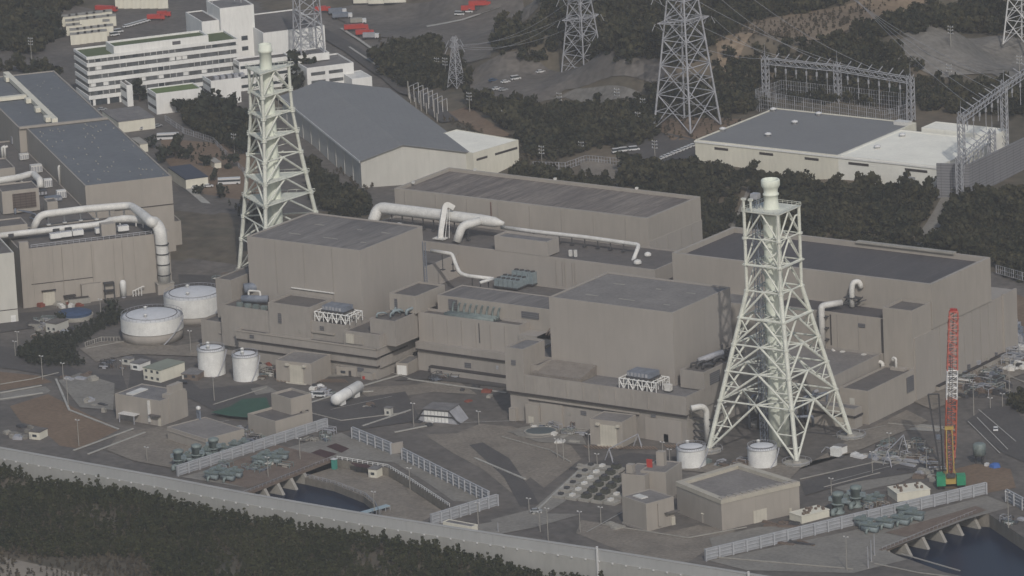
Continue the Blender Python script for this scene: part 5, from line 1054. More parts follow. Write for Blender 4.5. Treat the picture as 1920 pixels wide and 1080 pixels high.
oblk('gate_hut', 'white hut at the corner of the blue grey roofed hall', (250,258), (262,270), (274,266), 4, 0, 0, wm=CREAM, rm=CONCL, p=0, cat='hut')
# ================================================================== WAREHOUSES
f = Fr((677,302),(887,287),12.2); t = thing('warehouse', 'big gabled warehouse with blue grey roof and white walls, upper centre', 'warehouse', (f.o[0],f.o[1],0), f.a)
w = f.at(887,287,12.2)[0]; d = 140; ap = f.onV(755,273,0)
def gable(par, f, w, d, ze, ua, za, wm, rm, z0=0, over=.8):
    T = f.W
    vs = [T(p) for p in [(0,0,z0),(w,0,z0),(w,d,z0),(0,d,z0),(0,0,ze),(w,0,ze),(w,d,ze),(0,d,ze),(ua,0,za),(ua,d,za)]]
    MB().add(vs, [(0,3,2,1),(0,1,5,8,4),(2,3,7,9,6),(0,4,7,3),(1,2,6,5)]).obj('wall', wm, par)
    for nm, (p, q) in (('roof', ((-over, ze-.15),(ua, za+.3))), ('roof', ((ua, za+.3),(w+over, ze-.15)))):
        vs = [T(x) for x in [(p[0],-over,p[1]),(q[0],-over,q[1]),(q[0],d+over,q[1]),(p[0],d+over,p[1]),(p[0],-over,p[1]+.35),(q[0],-over,q[1]+.35),(q[0],d+over,q[1]+.35),(p[0],d+over,p[1]+.35)]]
        MB().add(vs, [(0,3,2,1),(4,5,6,7),(0,1,5,4),(1,2,6,5),(2,3,7,6),(3,0,4,7)]).obj(nm, rm, par)
class Sk(Fr):
    def W(s, p): k = s.k; return Fr.W(s, (p[0]+p[1]*k, p[1]*s.q, p[2]))
bk = f.at(532,182,12.2); bq = f.at(725,167,12.2); print('wh', bk, bq, w)
f.__class__ = Sk; d = 110; f.k = (bk[0]+(bq[0]-w))/2/d; f.q = (bk[1]+bq[1])/2/d
gable(t, f, w, d, 12.2, ap[0], ap[1], GWALL, mat('ribbed blue grey roof', (.185,.189,.196), scale=.06, col2=(.21,.213,.218), mix=.6, fine=.06, line=[(3.2,.3,.06,'x')]))
m = MB().box(-1.0,-.8,-.9,d,11.6,12.6,f.W); m.obj('gutter', WHITE, t)
m = MB()
for i, (px, py) in enumerate([(600,230),(640,268)]):
    v, z = f.onU(px, py, 0); g = MB().box(-.08,-.01,v-7,v+7,8.2,9.6,f.W); g.obj('window', DARK_SHADE, t)
v = [k*11.5 for k in range(12)]; m = MB(); [m.box(-.25,-.01,q,q+.4,0,11.4,f.W) for q in v]; objs(m, 'wall_rib', GWALL, t)
f = Fr((887,287),(972,262),13); t = thing('warehouse', 'small cream flat roofed store touching the big gabled warehouse', 'warehouse', (f.o[0],f.o[1],0), f.a)
w = f.at(972,262,13)[0]; block(t, f, 0, w, 0, 38, 0, 13, CREAM, ROOFC, p=.15); objs(MB().box(2,9,-.08,-.01,9,10,f.W).box(14,w-1,-.08,-.01,9,10,f.W), 'window', DARK_SHADE, t)
def wz(px, py): return TG(px, py)[2]
t = thing('warehouse', 'long warehouse on the right plateau, half grey and half white roof', 'warehouse', G(1303,262,23)[:2]+(14,)); f = Fr(ang=0, org=G(1303,262,23)[:2])
W1_ = f.at(1570,292,23)[0]; W2_ = f.at(1757,312,23)[0]
wh = mat('white warehouse wall', (.74,.73,.67), var=.06, scale=.08, fine=.04, line=[(9,.2,.06,'x')])
block(t, f, 0, W1_, 0, 66, 8, 23, CREAM, mat('ribbed grey roof', (.185,.187,.193), scale=.06, col2=(.21,.212,.216), mix=.6, fine=.05, line=[(.0+1.8,.25,.08,'x')]), p=.35, t=.8)
block(t, f, W1_+.02, W2_, 0.05, 52, 8, 23, wh, ROOFC, p=.35, t=.8, wn='white_wall', rn='white_roof')
block(t, f, W1_+10, W2_-3, 53.5, 66, 8, 24.5, wh, ROOFC, p=.2, wn='rear_wall', rn='rear_roof')
g = MB(); [g.box(u_,u_+wd,-.1,-.01,19.6,20.7,f.W) for u_, wd in ((10,7),(33,7),(56,7),(78,10),(106,11))]; objs(g, 'window', DARK_SHADE, t)
MB().box(-.3,W2_+.3,-.35,-.02,21.9,22.6,f.W).obj('eave_band', WHITE, t); MB().box(W2_-17,W2_-11,-.15,-.02,14,17.2,f.W).obj('roller_door', GALV, t)
for k, q_ in enumerate([(1355,245),(1440,255),(1450,208),(1490,232),(1535,216),(1645,278),(1692,256)]): c = G(*q_,22.7); MB().lathe(c[0],c[1],[(1.1,22.6),(1.1,23.4),(1.6,23.5),(1.4,24.0),(.2,24.4)],12).obj('roof_vent', CARW, t, True)
MB().box(W1_-8,W1_-1,60,64,22.6,24.2,f.W).obj('roof_step', PIPEW, t)
# ================================================================== PYLONS, GANTRIES, WIRES
def lat_leg(m, a, b, r): m.tube(a, b, r, 5)
def pylon(name, label, base, hb, top_h, ht, arms=(), rot=0.0, n=9, r=.34, mt=None, z0=None, cat='pylon', r2=.17, leg4=True):
    x, y, z = base; t = thing(name, label, cat, (x, y, z), rot); mt = mt or GALV
    def half(h): return hb+(ht-hb)*min(1, h/top_h)
    def c(h, k): s_ = half(h); dx, dy = [(-1,-1),(1,-1),(1,1),(-1,1)][k]; return Vector((x+(dx*math.cos(rot)-dy*math.sin(rot))*s_, y+(dx*math.sin(rot)+dy*math.cos(rot))*s_, z+h))
    H = [0]; st = top_h*.20
    for i in range(n): H.append(H[-1]+st); st *= .86
    H = [h*top_h/H[-1] for h in H]
    for k in range(4): m = MB(); m.tube(c(0,k), c(top_h,k), r, 6, r*.7); m.obj('leg', mt, t)
    m = MB(); hm = MB()
    for k in range(4):
        k2 = (k+1)%4
        for a, b in zip(H, H[1:]):
            m.tube(c(a,k), c(b,k2), r2, 4); m.tube(c(a,k2), c(b,k), r2, 4); hm.tube(c(b,k), c(b,k2), r2, 4)
            if a < top_h*.35:
                p = (c(a,k)+c(b,k2)+c(a,k2)+c(b,k))/4; m.tube(c((a+b)/2,k), p, r2*.7, 4); m.tube(c((a+b)/2,k2), p, r2*.7, 4)
    m.obj('cross_bracing', mt, t); hm.obj('horizontal_brace', mt, t)
    for h, L_, dirx in arms:
        for s_ in (-1, 1):
            m = MB(); d = Vector((math.cos(dirx), math.sin(dirx), 0))*s_; tip = Vector((x,y,z+h+.6))+d*L_
            for k in range(4):
                p = c(h if k<2 else h, k); 
                m.tube(c(h,k), tip, .16, 4); 
            m.tube(Vector((x,y,z+h+2.6))+d*half(h), tip, .16, 4)
            for q in range(1, 5): f_ = q/5; m.tube(c(h,0).lerp(tip,f_), c(h,2).lerp(tip,f_), .1, 4); m.tube(c(h,1).lerp(tip,f_), c(h,3).lerp(tip,f_), .1, 4)
            m.obj('crossarm', mt, t)
            for q in (-1.2,1.2): MB().tube(tip+Vector((q*.6,q*.4,0)), tip+Vector((q*1.6,q*1.2,-3.2)), .18, 5).obj('insulator', GALV, t)
    return t
CA = math.radians(35+45+3)
pylon('power_pylon', 'grey lattice power pylon standing on red earth, right of top centre', G(1289,237,14), 10.6, 92, 1.6, [(48,13,math.radians(60)),(60,13,math.radians(60)),(72,11,math.radians(60))], rot=CA, n=12, r=.5, r2=.26)
pylon('power_pylon', 'smaller lattice power pylon beside the upper car park', G(1093,141,11), 7.2, 60, 1.4, [(27,10,math.radians(65)),(37,10,math.radians(65)),(47,9,math.radians(65))], rot=CA, n=10, r=.38, r2=.2)
pylon('power_pylon', 'lattice pylon cut off by the top right corner', G(1922,80,24), 7.2, 60, 1.4, [], rot=CA, n=9, r=.4, r2=.2, mt=CARW)
pylon('mast', 'slim four-legged mast by the trees right of the big gabled roof', G(856,163,5), 3.0, 24, .5, [(19,2.5,math.radians(60)),(22,2,math.radians(60))], rot=CA, n=8, r=.2, r2=.12)
c = OF.loc(*G(582,106,22.5)[:2]); am = pylon('antenna_tower', 'grey lattice antenna tower standing on the white office roof', (*OT(((ab[0]+ab[1])/2, (ab[2]+ab[3])/2, 0))[:2],16.5), 5.8, 48, 4.2, [], rot=OF.a, n=7, r=.42, r2=.22)
# substation gantries
def gantry(name, label, pts, h, z0, wd=2.4, drops=None):
    P = [Vector(p) for p in pts]; t = thing(name, label, 'gantry', P[0])
    d = (P[-1]-P[0]); d.z = 0; d.normalize(); n = Vector((-d.y,d.x,0))
    for p in P:
        m = MB()
        for a in (-1,1):
            for b in (-1,1): q = p+d*a*wd/2+n*b*wd/2; m.tube(q, q+Vector((0,0,h)), .24, 4)
        for z in np.arange(0,h,3.0):
            for b in (-1,1):
                q = p+n*b*wd/2; m.tube(q-d*wd/2+Vector((0,0,z)), q+d*wd/2+Vector((0,0,z+3)), .14, 4).tube(q+d*wd/2+Vector((0,0,z)), q-d*wd/2+Vector((0,0,z+3)), .14, 4)
                q = p+d*b*wd/2; m.tube(q-n*wd/2+Vector((0,0,z)), q+n*wd/2+Vector((0,0,z+3)), .14, 4)
        m.obj('post', GALV, t); MB().tube(p+Vector((0,0,h)), p+Vector((0,0,h+7)), .18, 4, .05).obj('lightning_rod', GALV, t)
    for a, b in zip(P, P[1:]):
        m = MB(); L_ = (b-a).length; U = Vector((0,0,1))
        for k in (-1,1):
            for z in (h-2.4,h): m.tube(a+n*k*wd/2+U*z, b+n*k*wd/2+U*z, .24, 4)
            N_ = int(L_/2.6)
            for i in range(N_):
                p = a.lerp(b,i/N_)+n*k*wd/2; q = a.lerp(b,(i+1)/N_)+n*k*wd/2; m.tube(p+U*(h-2.4 if i%2 else h), q+U*(h if i%2 else h-2.4), .15, 4)
        m.obj('beam', GALV, t)
        for i in range(1, 7):
            if i in (1,2,3,4,5,6):
                p = a.lerp(b, i/7); 
                MB().tube(p+U*(h-2.5), p+U*(h-8 if i%2 else h-14), .16, 5).lathe(p.x,p.y,[(.5,p.z+h-6),(.5,p.z+h-4)],6).obj('insulator', GALV, t)
                MB().tube(p+U*(h+.2)-n*.5, p+U*(h+2.2)+n*3, .2, 5).obj('strain_insulator', GALV, t)
    return t
g1 = [G(1437,188,14), G(1572,202,14), G(1709,226,14)]
gantry('substation_gantry', 'lattice gantry with three posts over the wire fence behind the grey roof', g1, 19.5, 14)
a = G(1805,352,14); gantry('substation_gantry', 'lattice gantry at the right edge, its beam rising to the right', [a, G(1885,290,14), G(1990,215,14)], 31, 14)
a = G(1800,372,14); gantry('substation_gantry', 'lower lattice gantry in front of the tall one at the right edge', [a, G(1862,318,14)], 17, 14)
def meshfence(name, label, pts, h, mt, step=1.6, rails=2, cat='fence', ter=True, r=.1, solid=None, sp=.22):
    P = [Vector(p) for p in pts]; t = thing(name, label, cat, P[0]); m = MB(); q = MB()
    for a, b in zip(P, P[1:]):
        n = max(1, int((b-a).length/step))
        for i in range(n+1): p = a.lerp(b,i/n); q.tube(p, p+Vector((0,0,h)), sp if i%4==0 else r, 4)
        for k in range(rails+1): z = h*k/rails*.98+.05; m.tube(a+Vector((0,0,z)), b+Vector((0,0,z)), r, 4)
    q.obj('post', mt, t); m.obj('wire_panel', mt, t)
Z=14; meshfence('wire_fence', 'tall wire fence round the insulator yard behind the grey warehouse roof', [G(1418,208,Z),G(1466,190,Z),G(1700,216,Z),G(1700,236,Z),G(1660,248,Z),G(1420,210,Z)], 10, GALV, 1.3, 5, r=.07, sp=.16)
t = thing('noise_wall', 'grey ribbed screen wall below the right edge gantry', 'wall', G(1760,358,14)); f = Fr((1757,366),(1800,372),14)
P = [G(1757,362,14),G(1818,364,14),G(1925,312,14)]
for a, b in zip(P, P[1:]):
    d = (Vector(b)-Vector(a)).normalized(); n = Vector((-d.y,d.x,0))*.5
    MB().add([(a[0],a[1],8),(b[0],b[1],8),(b[0]+n.x,b[1]+n.y,8),(a[0]+n.x,a[1]+n.y,8),(a[0],a[1],27 if a is P[0] else 27),(b[0],b[1],27),(b[0]+n.x,b[1]+n.y,27),(a[0]+n.x,a[1]+n.y,27)],[(0,3,2,1),(4,5,6,7),(0,1,5,4),(1,2,6,5),(2,3,7,6),(3,0,4,7)]).obj('screen_panel', mat('ribbed grey screen', (.21,.21,.225), var=.1, line=[(1.2,.35,.35,'z'),(6,.4,.3,'xy')]), t)
def wire(par, a, b, sag, r=.07, n=14):
    a = Vector(a); b = Vector(b); m = MB(); pv = a
    for i in range(1, n+1): k = i/n; p = a.lerp(b,k)-Vector((0,0,sag*4*k*(1-k))); m.tube(pv, p, r, 4, cap=False); pv = p
    m.obj('wire', DARK if 0 else GALV, par)
t = thing('power_lines', 'thin power lines sweeping from the pylons to the right hand gantries', 'power line', G(1500,100,30))
A1 = Vector(G(1289,237,14)); g = [Vector(p) for p in g1]
for k in range(6): wire(t, g[0].lerp(g[2],(k+.7)/7)+Vector((0,0,20.5)), A1+Vector((8*(1 if k%2 else -1),12*(1 if k%2 else -1),48+12*(k//2))), 5, .08)
for k in range(4): wire(t, Vector(G(1885,290,14)).lerp(Vector(a if 0 else G(1805,352,14)),k/4)+Vector((0,0,32)), Vector(G(1400,-60,30))+Vector((k*6,0,30+k*3)), 9, .08)
for k in range(4): wire(t, Vector(G(1093,141,11))+Vector((4*(k-1.5),8*(k-1.5),27+10*(k%2))), Vector(G(855,163,5))+Vector((0,k-1.5,20)), 6, .06)
t = thing('switchyard', 'small switchyard of posts and insulators right of the big gabled roof', 'switchyard', G(790,200,3))
for k, (px, py, h) in enumerate([(766,175,8),(790,200,9),(815,214,9),(780,195,5),(800,205,5),(820,220,4),(770,185,4),(830,200,5),(805,190,6)]):
    p = TG(px, py+8); MB().tube(p,(p[0],p[1],p[2]+h),.28,6).obj('post', CONCL, t)
for k in range(7):
    p = TG(768+k*9, 186+k*5); q = TG(785+k*9, 178+k*5); MB().tube((*p[:2],p[2]+6),(*q[:2],q[2]+6),.2,4).obj('busbar', GALV, t)
    for j in range(3): r_ = Vector(p).lerp(Vector(q), j/2); MB().tube((r_.x,r_.y,r_.z),(r_.x,r_.y,r_.z+6),.16,5).obj('insulator', PIPEW, t)
# ================================================================== PUMPS AND FLOOD BARRIERS
def barrier(label, A, B, h=3.9, n=None, group='flood barrier walls round the basins', off=.35):
    A = Vector(A); B = Vector(B); t = thing('flood_barrier', label, 'barrier wall', A, group=group); d = (B-A).normalized(); nn = Vector((-d.y,d.x,0)); U = Vector((0,0,1)); L_ = (B-A).length
    if nn.y > 0: nn = -nn
    def bx(s0, s1, o0, o1, z0, z1):
        P = [A+d*s+nn*o+U*z for z in (z0,z1) for s, o in ((s0,o0),(s1,o0),(s1,o1),(s0,o1))]; return MB().add(P, [(0,3,2,1),(4,5,6,7),(0,1,5,4),(1,2,6,5),(2,3,7,6),(3,0,4,7)])
    bx(0, L_, -.25, .1, 0, h).obj('barrier_sheet', FENCE, t)
    n = n or max(2, int(L_/5.2))
    for z in (h*.2, h*.5, h*.8): bx(0, L_, .103, .35, z, z+.28).obj('rail', FENCEW, t)
    for i in range(n+1): s = L_*i/n; bx(max(0,s-.28), s+.28, .353, .8, 0, h+.1).obj('post', FENCEW, t)
    bx(-.1, L_+.1, -.32, .17, h+.003, h+.2).obj('cap', FENCEW, t)
    return t
barrier('long pale barrier running from the sea wall past the left pump group', G(332,893), G(612,803), 3.9)
barrier('short pale barrier at the top of the left basin yard', G(662,822), G(735,852), 4.4)
barrier('pale barrier with close posts right of the left basin', G(756,862), G(918,944), 4.4, 15)
barrier('pale barrier joining the sea wall right of the left basin', G(808,986), G(932,948), 4.2, 7)
barrier('long pale barrier past the right hand pump group to the crane', G(1322,1052), G(1848,926), 4.2, 21)
barrier('pale barrier piece cut off by the right edge below the crane', G(1888,940), G(1935,965), 4.4, 3)
m = thing('concrete_wall_end', 'plain concrete end wall of the barrier beside the left basin yard', 'wall', G(735,852)); a = G(735,852); b = G(756,848)
MB().prism([(a[0],a[1]),(b[0],b[1]),(b[0]-.2,b[1]+.6),(a[0]-.2,a[1]+.6)],0,4.2).obj('wall_body', TAUPE2, m)
def pump(label, px, py, s=1.0, kind=0, group=None):
    x, y, _ = G(px, py); t = thing('sea_water_pump', label, 'pump', (x,y,0), group=group); Pm = PUMPG
    if kind == 0:   # upright pump with hooded motor
        MB().lathe(x,y,[(1.9*s,0),(1.9*s,.5),(1.3*s,.8),(1.3*s,2.6*s),(2.0*s,2.8*s),(2.0*s,3.1*s)],16).obj('pump_body', Pm, t, True)
        MB().lathe(x,y,[(1.5*s,3.12*s),(1.5*s,5.3*s),(1.8*s,5.4*s),(1.7*s,6.1*s),(.6*s,6.5*s)],16).obj('motor', PUMPG, t, True)
        objs(MB().box(x+1.5*s,x+2.8*s,y-.6*s,y+.6*s,3.4*s,4.6*s).box(x-2.8*s,x-1.5*s,y-.6*s,y+.6*s,3.4*s,4.6*s), 'cooler_box', BLUEG, t)
        MB().path([(x,y-1.2*s,1.4*s),(x,y-3.2*s,1.4*s),(x+.5,y-3.4*s,.2)],.7*s,8).obj('discharge_pipe', Pm, t, True)
        MB().box(x-2.6*s,x-1.9*s,y+1,y+2.4*s,0,2.2*s).obj('control_box', DARK, t)
    else:           # horizontal strainer with pipes
        MB().tube((x-2.6*s,y,1.6),(x+2.6*s,y,1.6),1.25*s,12).obj('strainer_body', BLUEG, t, True); MB().box(x-3*s,x+3*s,y-1.4*s,y+1.4*s,2.7,3.3).obj('platform', PUMPG, t)
        objs(MB().box(x-2*s,x-1.2*s,y-1,y+1,0,.9).box(x+1.2*s,x+2*s,y-1,y+1,0,.9), 'saddle', DARK, t)
        MB().path([(x,y-1,1.6),(x,y-2.6,1.6),(x,y-2.8,.1)],.5,8).obj('pipe', Pm, t, True); MB().box(x-.7,x+.7,y-.7,y+.7,3.32,4.4).obj('gearbox', Pm, t)
for i, (px, py) in enumerate([(336,878),(370,868),(402,856)]): pump(['tall grey green pump nearest the sea wall in the left group','tall grey green pump in the middle of the left group','tall grey green pump farthest from the sea wall in the left group'][i], px, py, 1.15, 0, 'upright pumps of the left group')
for i, (px, py) in enumerate([(352,868),(388,857),(420,852),(440,846),(458,842)]): pump('grey green strainer between the upright pumps of the left group', px, py, .75, 1, 'strainers between the upright pumps of the left group')
for i, (px, py) in enumerate([(398,900),(412,893),(428,902),(442,896),(487,872),(502,864),(515,870),(528,862)]): pump('low blue grey strainer on the basin side of the left barrier', px, py, 1.0, 1, 'strainers on the basin side of the left barrier')
for i, (px, py) in enumerate([(1572,962),(1606,950)]): pump(['tall grey green pump beside the cream box, right group','tall grey green pump right of its twin by the cream box'][i], px, py, 1.25, 0, 'upright pumps of the right group')
for i, (px, py) in enumerate([(1588,948),(1630,950),(1645,944)]): pump('dark strainer behind the upright pumps of the right group', px, py, .9, 1, 'strainers behind the upright pumps of the right group')
for i, (px, py) in enumerate([(1632,998),(1660,990),(1690,984),(1716,976),(1620,988),(1700,968)]): pump('low blue grey strainer on the basin side of the right barrier', px, py, 1.15, 1, 'strainers on the basin side of the right barrier')
def pitbox(label, FLp, FRp, BRp, z=2.8):
    t, f, w, d = pbuild('pump_pit_box', label, FLp, FRp, BRp, z, wm=CREAM, rm=CREAM, p=0, cat='pump pit'); rr = random.Random(FLp[0]); m = MB()
    for k in range(14): a = .8+rr.random()*(w-2.2); b = .8+rr.random()*(d-2.2); m.box(a,a+.9,b,b+.7,z+.02,z+.6+.3*rr.random(),f.W)
    objs(m, 'valve', (RUST,DARK)[0], t)
pitbox('long cream pit box with valves on top, below the cream rimmed building', (1480,960),(1503,968),(1556,955))
pitbox('long cream pit box with valves on top, left of the crane tracks', (1664,912),(1682,925),(1732,908), 3.2)
# transformers / cooler bank on white plinths
t0 = thing('cooler_bank', 'bank of dark coolers on pale plinths left of the rear beige block', 'cooling bank', G(1090,930)); 
for r_ in range(6):
    for c_ in range(5):
        px = 1052+c_*24+r_*11.2; py = 932+c_*3.0-r_*11.0
        if px > 1165: continue
        x, y, _ = G(px, py)
        MB().box(x-2.3,x+2.3,y-2.2,y+2.2,0,1.0).obj('plinth', CONCL, t0)
        if c_ in (1,4): MB().box(x-1.4,x+.2,y-1,y+1,1.02,1.9).obj('pale_unit', PIPEW, t0)
        if c_ in (0,): MB().box(x-.8,x+.8,y-.8,y+.8,1,1.8).obj('valve_box', DARK, t0)
        if c_ in (2,3): m = MB().box(x-1.5,x+1.5,y-1.3,y+1.3,1.02,2.5); m.obj('cooler', mat('dark olive coolers', (.075,.076,.062), var=.4, scale=1.5, fine=.3), t0); MB().lathe(x,y,[(1.2,2.62),(1.2,3.1)],8).obj('fan_cowl', DARK, t0)
# ================================================================== CRANE
def crane():
    x, y, _ = G(1782,910); t = thing('crawler_crane', 'crawler crane with tall red and white lattice boom and green tracks', 'crane', (x,y,0))
    f = Fr(ang=math.radians(35), org=(x,y)); T = f.W
    for s_ in (-1,1):
        m = MB().prism([T((s_*3.6-1.3,-4.6,0))[:2],T((s_*3.6+1.3,-4.6,0))[:2],T((s_*3.6+1.3,4.6,0))[:2],T((s_*3.6-1.3,4.6,0))[:2]],0,1.3); m.obj('track', BLACK, t)
        MB().box(s_*3.6-1.6,s_*3.6+1.6,-5.0,-1.5,1.32,5.0,T).obj('counterweight', GREEN, t)
    MB().box(-2.2,2.2,-3.5,4.5,1.5,4.2,T).obj('machine_deck', YEL, t); MB().box(-4.6,-2.3,1.5,4.4,1.5,4.0,T).obj('cab', GREEN, t); MB().box(-1.6,1.6,-4.5,-3.6,4.2,5.6,T).obj('winch', DARK, t)
    top = proj; z1 = 64
    bx = f.at(1786,586,z1)                       # boom head placed where it stands on the sky line of the hall
    B0 = Vector(T((0,1.5,4.2))); B1 = Vector(T((3.2,3.5,z1)))
    dv = B1-B0; right = Vector((f.c,f.s,0)); fw = dv.cross(right).normalized(); N_ = 30
    for a, b, mt, nm in ((0,.17,REDF,'boom_section'),(.17,.46,mat('orange red lattice paint',(.42,.11,.07),var=.15),'boom_section'),(.46,.64,CARW,'boom_section'),(.64,1.0,REDF,'boom_section')):
        m = MB(); 
        def c(k, sx, sy): w = 1.85*min(1,.35+k*8)*min(1, .8+(1-k)*5); return B0+dv*k+right*sx*w+fw*sy*w*.75
        for sx in (-1,1):
            for sy in (-1,1): m.tube(c(a,sx,sy), c(b,sx,sy), .24, 5)
        n_ = max(2,int((b-a)*N_))
        for i in range(n_):
            k0 = a+(b-a)*i/n_; k1 = a+(b-a)*(i+1)/n_; s_ = 1 if i%2 else -1
            for sy in (-1,1): m.tube(c(k0,-s_,sy), c(k1,s_,sy), .16, 4).tube(c(k1,-1,sy), c(k1,1,sy), .14, 4)
            for sx in (-1,1): m.tube(c(k0,sx,-s_), c(k1,sx,s_), .14, 4)
        m.obj(nm, mt, t)
    for sx in (-1.2,1.2): MB().tube(T((sx,-3,4.2)),T((sx*.8,-1.4,22)),.3,5).obj('gantry_mast', YEL, t)
    MB().box(-1.6,1.6,-1.9,-1,21.4,22.6,T).obj('mast_head', YEL, t); 
    m = MB()
    for sx in (-.8,.8): m.tube(T((sx,-1.4,22)),B1,.09,4).tube(T((sx,-4,5)),T((sx,-1.4,22)),.12,4)
    m.obj('pendant_rope', DARK, t); MB().box(B1.x-1.2,B1.x+1.2,B1.y-.6,B1.y+.6,B1.z-.5,B1.z+1.0).obj('boom_head', RED, t)
    # black jib resting beside the boom
    t = thing('jib', 'dark slim A shaped jib standing left of the red and white crane boom', 'crane jib', G(1760,905)); b0 = Vector(G(1763,903)); h = 33
    for s_ in (-1,1): MB().tube(b0+right*(1.2 if s_>0 else .6), b0+right*(s_*1.9-1.6)+Vector((0,0,h)), .32, 5).obj('leg', DARK, t)
    m = MB(); 
    for k in range(1,9): z = h*k/9; m.tube(b0+right*(.6-2.4*k/9-.2*k/9)+Vector((0,0,z)), b0+right*(1.2-.5*k/9)+Vector((0,0,z)), .16, 4)
    m.tube(b0+right*(-3.5)+Vector((0,0,h)), b0+right*(.3)+Vector((0,0,h)), .3, 5); m.obj('crossbar', DARK, t)
    MB().box(b0.x-1.4,b0.x+.8,b0.y-.6,b0.y+.6,16,17.6).obj('hook_block', STEELB, t)
crane()
t = thing('storage_silo', 'grey green upright drum on legs right of the crane boom', 'silo', G(1837,868)); x, y, _ = G(1837,870); MB().lathe(x,y,[(2.4,3.5),(2.4,7.4),(1.8,7.9)],16).obj('drum', PUMPG, t, True); objs(MB().tube((x-1.6,y,0),(x-1.6,y,3.5),.25,5).tube((x+1.6,y,0),(x+1.6,y,3.5),.25,5).tube((x,y+1.6,0),(x,y+1.6,3.5),.25,5), 'leg', DARK, t)
t = thing('covered_stack', 'blue tarpaulin heap right of the grey green drum', 'tarpaulin', G(1865,875)); x, y, _ = G(1866,876); MB().lathe(x,y,[(2.3,0),(2.0,1.2),(.9,1.6),(.3,1.7)],5).obj('tarpaulin', mat('bright blue tarp',(.05,.12,.35),var=.2), t); MB().box(x-4,x-2.8,y-1,y+.6,0,1.2).obj('crate', CARW, t)
for lb, a, b, h in (('white A frame steel beam on trestles, left part of the right yard', (1665,875), (1695,845), 6), ('white trestle frame before the right truck bay', (1143,866), (1197,838), 5)):
    t = thing('trestle_frame', lb, 'trestle', G(*a)); P = [Vector(G(*a)), Vector(G(*b))]
    for p in P:
        for dx, dy in ((-2.2,0),(2.2,-1),(0,2.4)): MB().tube(p+Vector((dx,dy,0)), p+Vector((0,0,h)), .2, 6).obj('leg', GALV, t)
    MB().tube(P[0]+Vector((0,0,h)), P[1]+Vector((0,0,h)), .22, 6).obj('beam', GALV, t)
t = thing('steel_stack', 'pile of long pale steel sections on the ground left of the dark jib', 'steel pile', G(1735,865)); 
for k in range(7): a = G(1712+k*6,858+k*4); b = G(1752+k*4,862+k*3.2); MB().tube((a[0],a[1],.4),(b[0],b[1],.5),.32,4).obj('steel_section', (CONCL,RUST,GALV)[k%3], t)
t = thing('white_machine', 'white drilling machine with curved hoses by the right foot of the stack', 'machine', G(1568,855)); x, y, _ = G(1568,856); MB().box(x-1.8,x+1.8,y-1.2,y+1.2,.4,3.6).obj('housing', WPAINT, t); MB().box(x-2.2,x+2.6,y-1.6,y+1.6,0,.38).obj('skid', DARK, t); MB().path([(x-2,y,2.6),(x-5,y+1,2.8),(x-7,y+1,.4)],.22,6).obj('hose', GALV, t)
# ================================================================== VEHICLES
def car_proto(name, label, mt, L_=4.4, W_=1.75, H_=1.45, van=False, group=None, cat='car'):
    t = thing(name, label, cat, (0,0,0), 0, group); hw = W_/2
    def ext(prof, w0, w1):
        m = MB(); n = len(prof); vs = [(x,-w0 if z<.95 else -w1,z) for x,z in prof]+[(x,w0 if z<.95 else w1,z) for x,z in prof]
        m.add(vs, [tuple(range(n)), tuple(range(n,2*n))[::-1]]+[(i,i+n,(i+1)%n+n,(i+1)%n) for i in range(n)]); return m
    l = L_/2; b = [(-l,.3),(l,.3),(l,.75),(l*.55,.92),(-l*.9,.95),(-l,.8)] if not van else [(-l,.3),(l,.3),(l,.85),(l*.8,1.0),(-l,1.0)]
    ext(b, hw, hw).obj('body', mt, t)
    g = [(-l*.86,.953),(l*.5,.953),(l*.2,H_-.12),(-l*.62,H_-.12)] if not van else [(-l*.98,1.0),(l*.78,1.0),(l*.55,H_-.12),(-l*.97,H_-.12)]
    ext(g, hw*.93, hw*.86).obj('window', GLASS, t)
    r_ = [(-l*.62,H_-.115),(l*.2,H_-.115),(l*.16,H_),(-l*.6,H_)] if not van else [(-l*.97,H_-.115),(l*.55,H_-.115),(l*.5,H_),(-l*.95,H_)]
    ext(r_, hw*.86, hw*.84).obj('roof', mt, t)
    for sx in (-.62,.62):
        for sy in (-1,1): MB().tube((l*sx,sy*hw*.80,.32),(l*sx,sy*hw*1.02,.32),.32,10).obj('wheel', BLACK, t)
    return t
PROT = {'white car': car_proto('parked_car','white car',CARW), 'silver car': car_proto('parked_car','silver car',CARS), 'black car': car_proto('parked_car','black car',CARB), 'dark blue car': car_proto('parked_car','dark blue car',CARBL), 'white van': car_proto('parked_van','white van',CARW,4.9,1.9,2.1,True,cat='van')}
used = set()
def place(kind, px, py, label, deg=0, group=None, ter=False, scale=1.0):
    p = TG(px, py) if ter else G(px, py); z = p[2]+(.45 if ter else .3)
    src = PROT[kind]; r = math.radians(deg)
    if kind not in used: used.add(kind); src.location = (p[0],p[1],z); src.rotation_euler = (0,0,r); o = src
    else: o = copy_tree(src, (p[0],p[1],z), r)
    o['label'] = label; o.scale = (scale,)*3
    if group: o['group'] = group
    elif 'group' in o: del o['group']
    return o
for k in range(10): place('white car', 1243+k*6.3, 300-k*2.6, 'white car in the tight row below the power pylon', 80, 'white cars in the tight row below the power pylon', True)
for i, (px, lb) in enumerate([(1158,'white van, left of the three by the gate road'),(1170,'white van, middle of the three by the gate road'),(1189,'white van, right of the three by the gate road')]): place('white van', px, 288-i*2, lb, 50, 'white vans by the gate road', True)
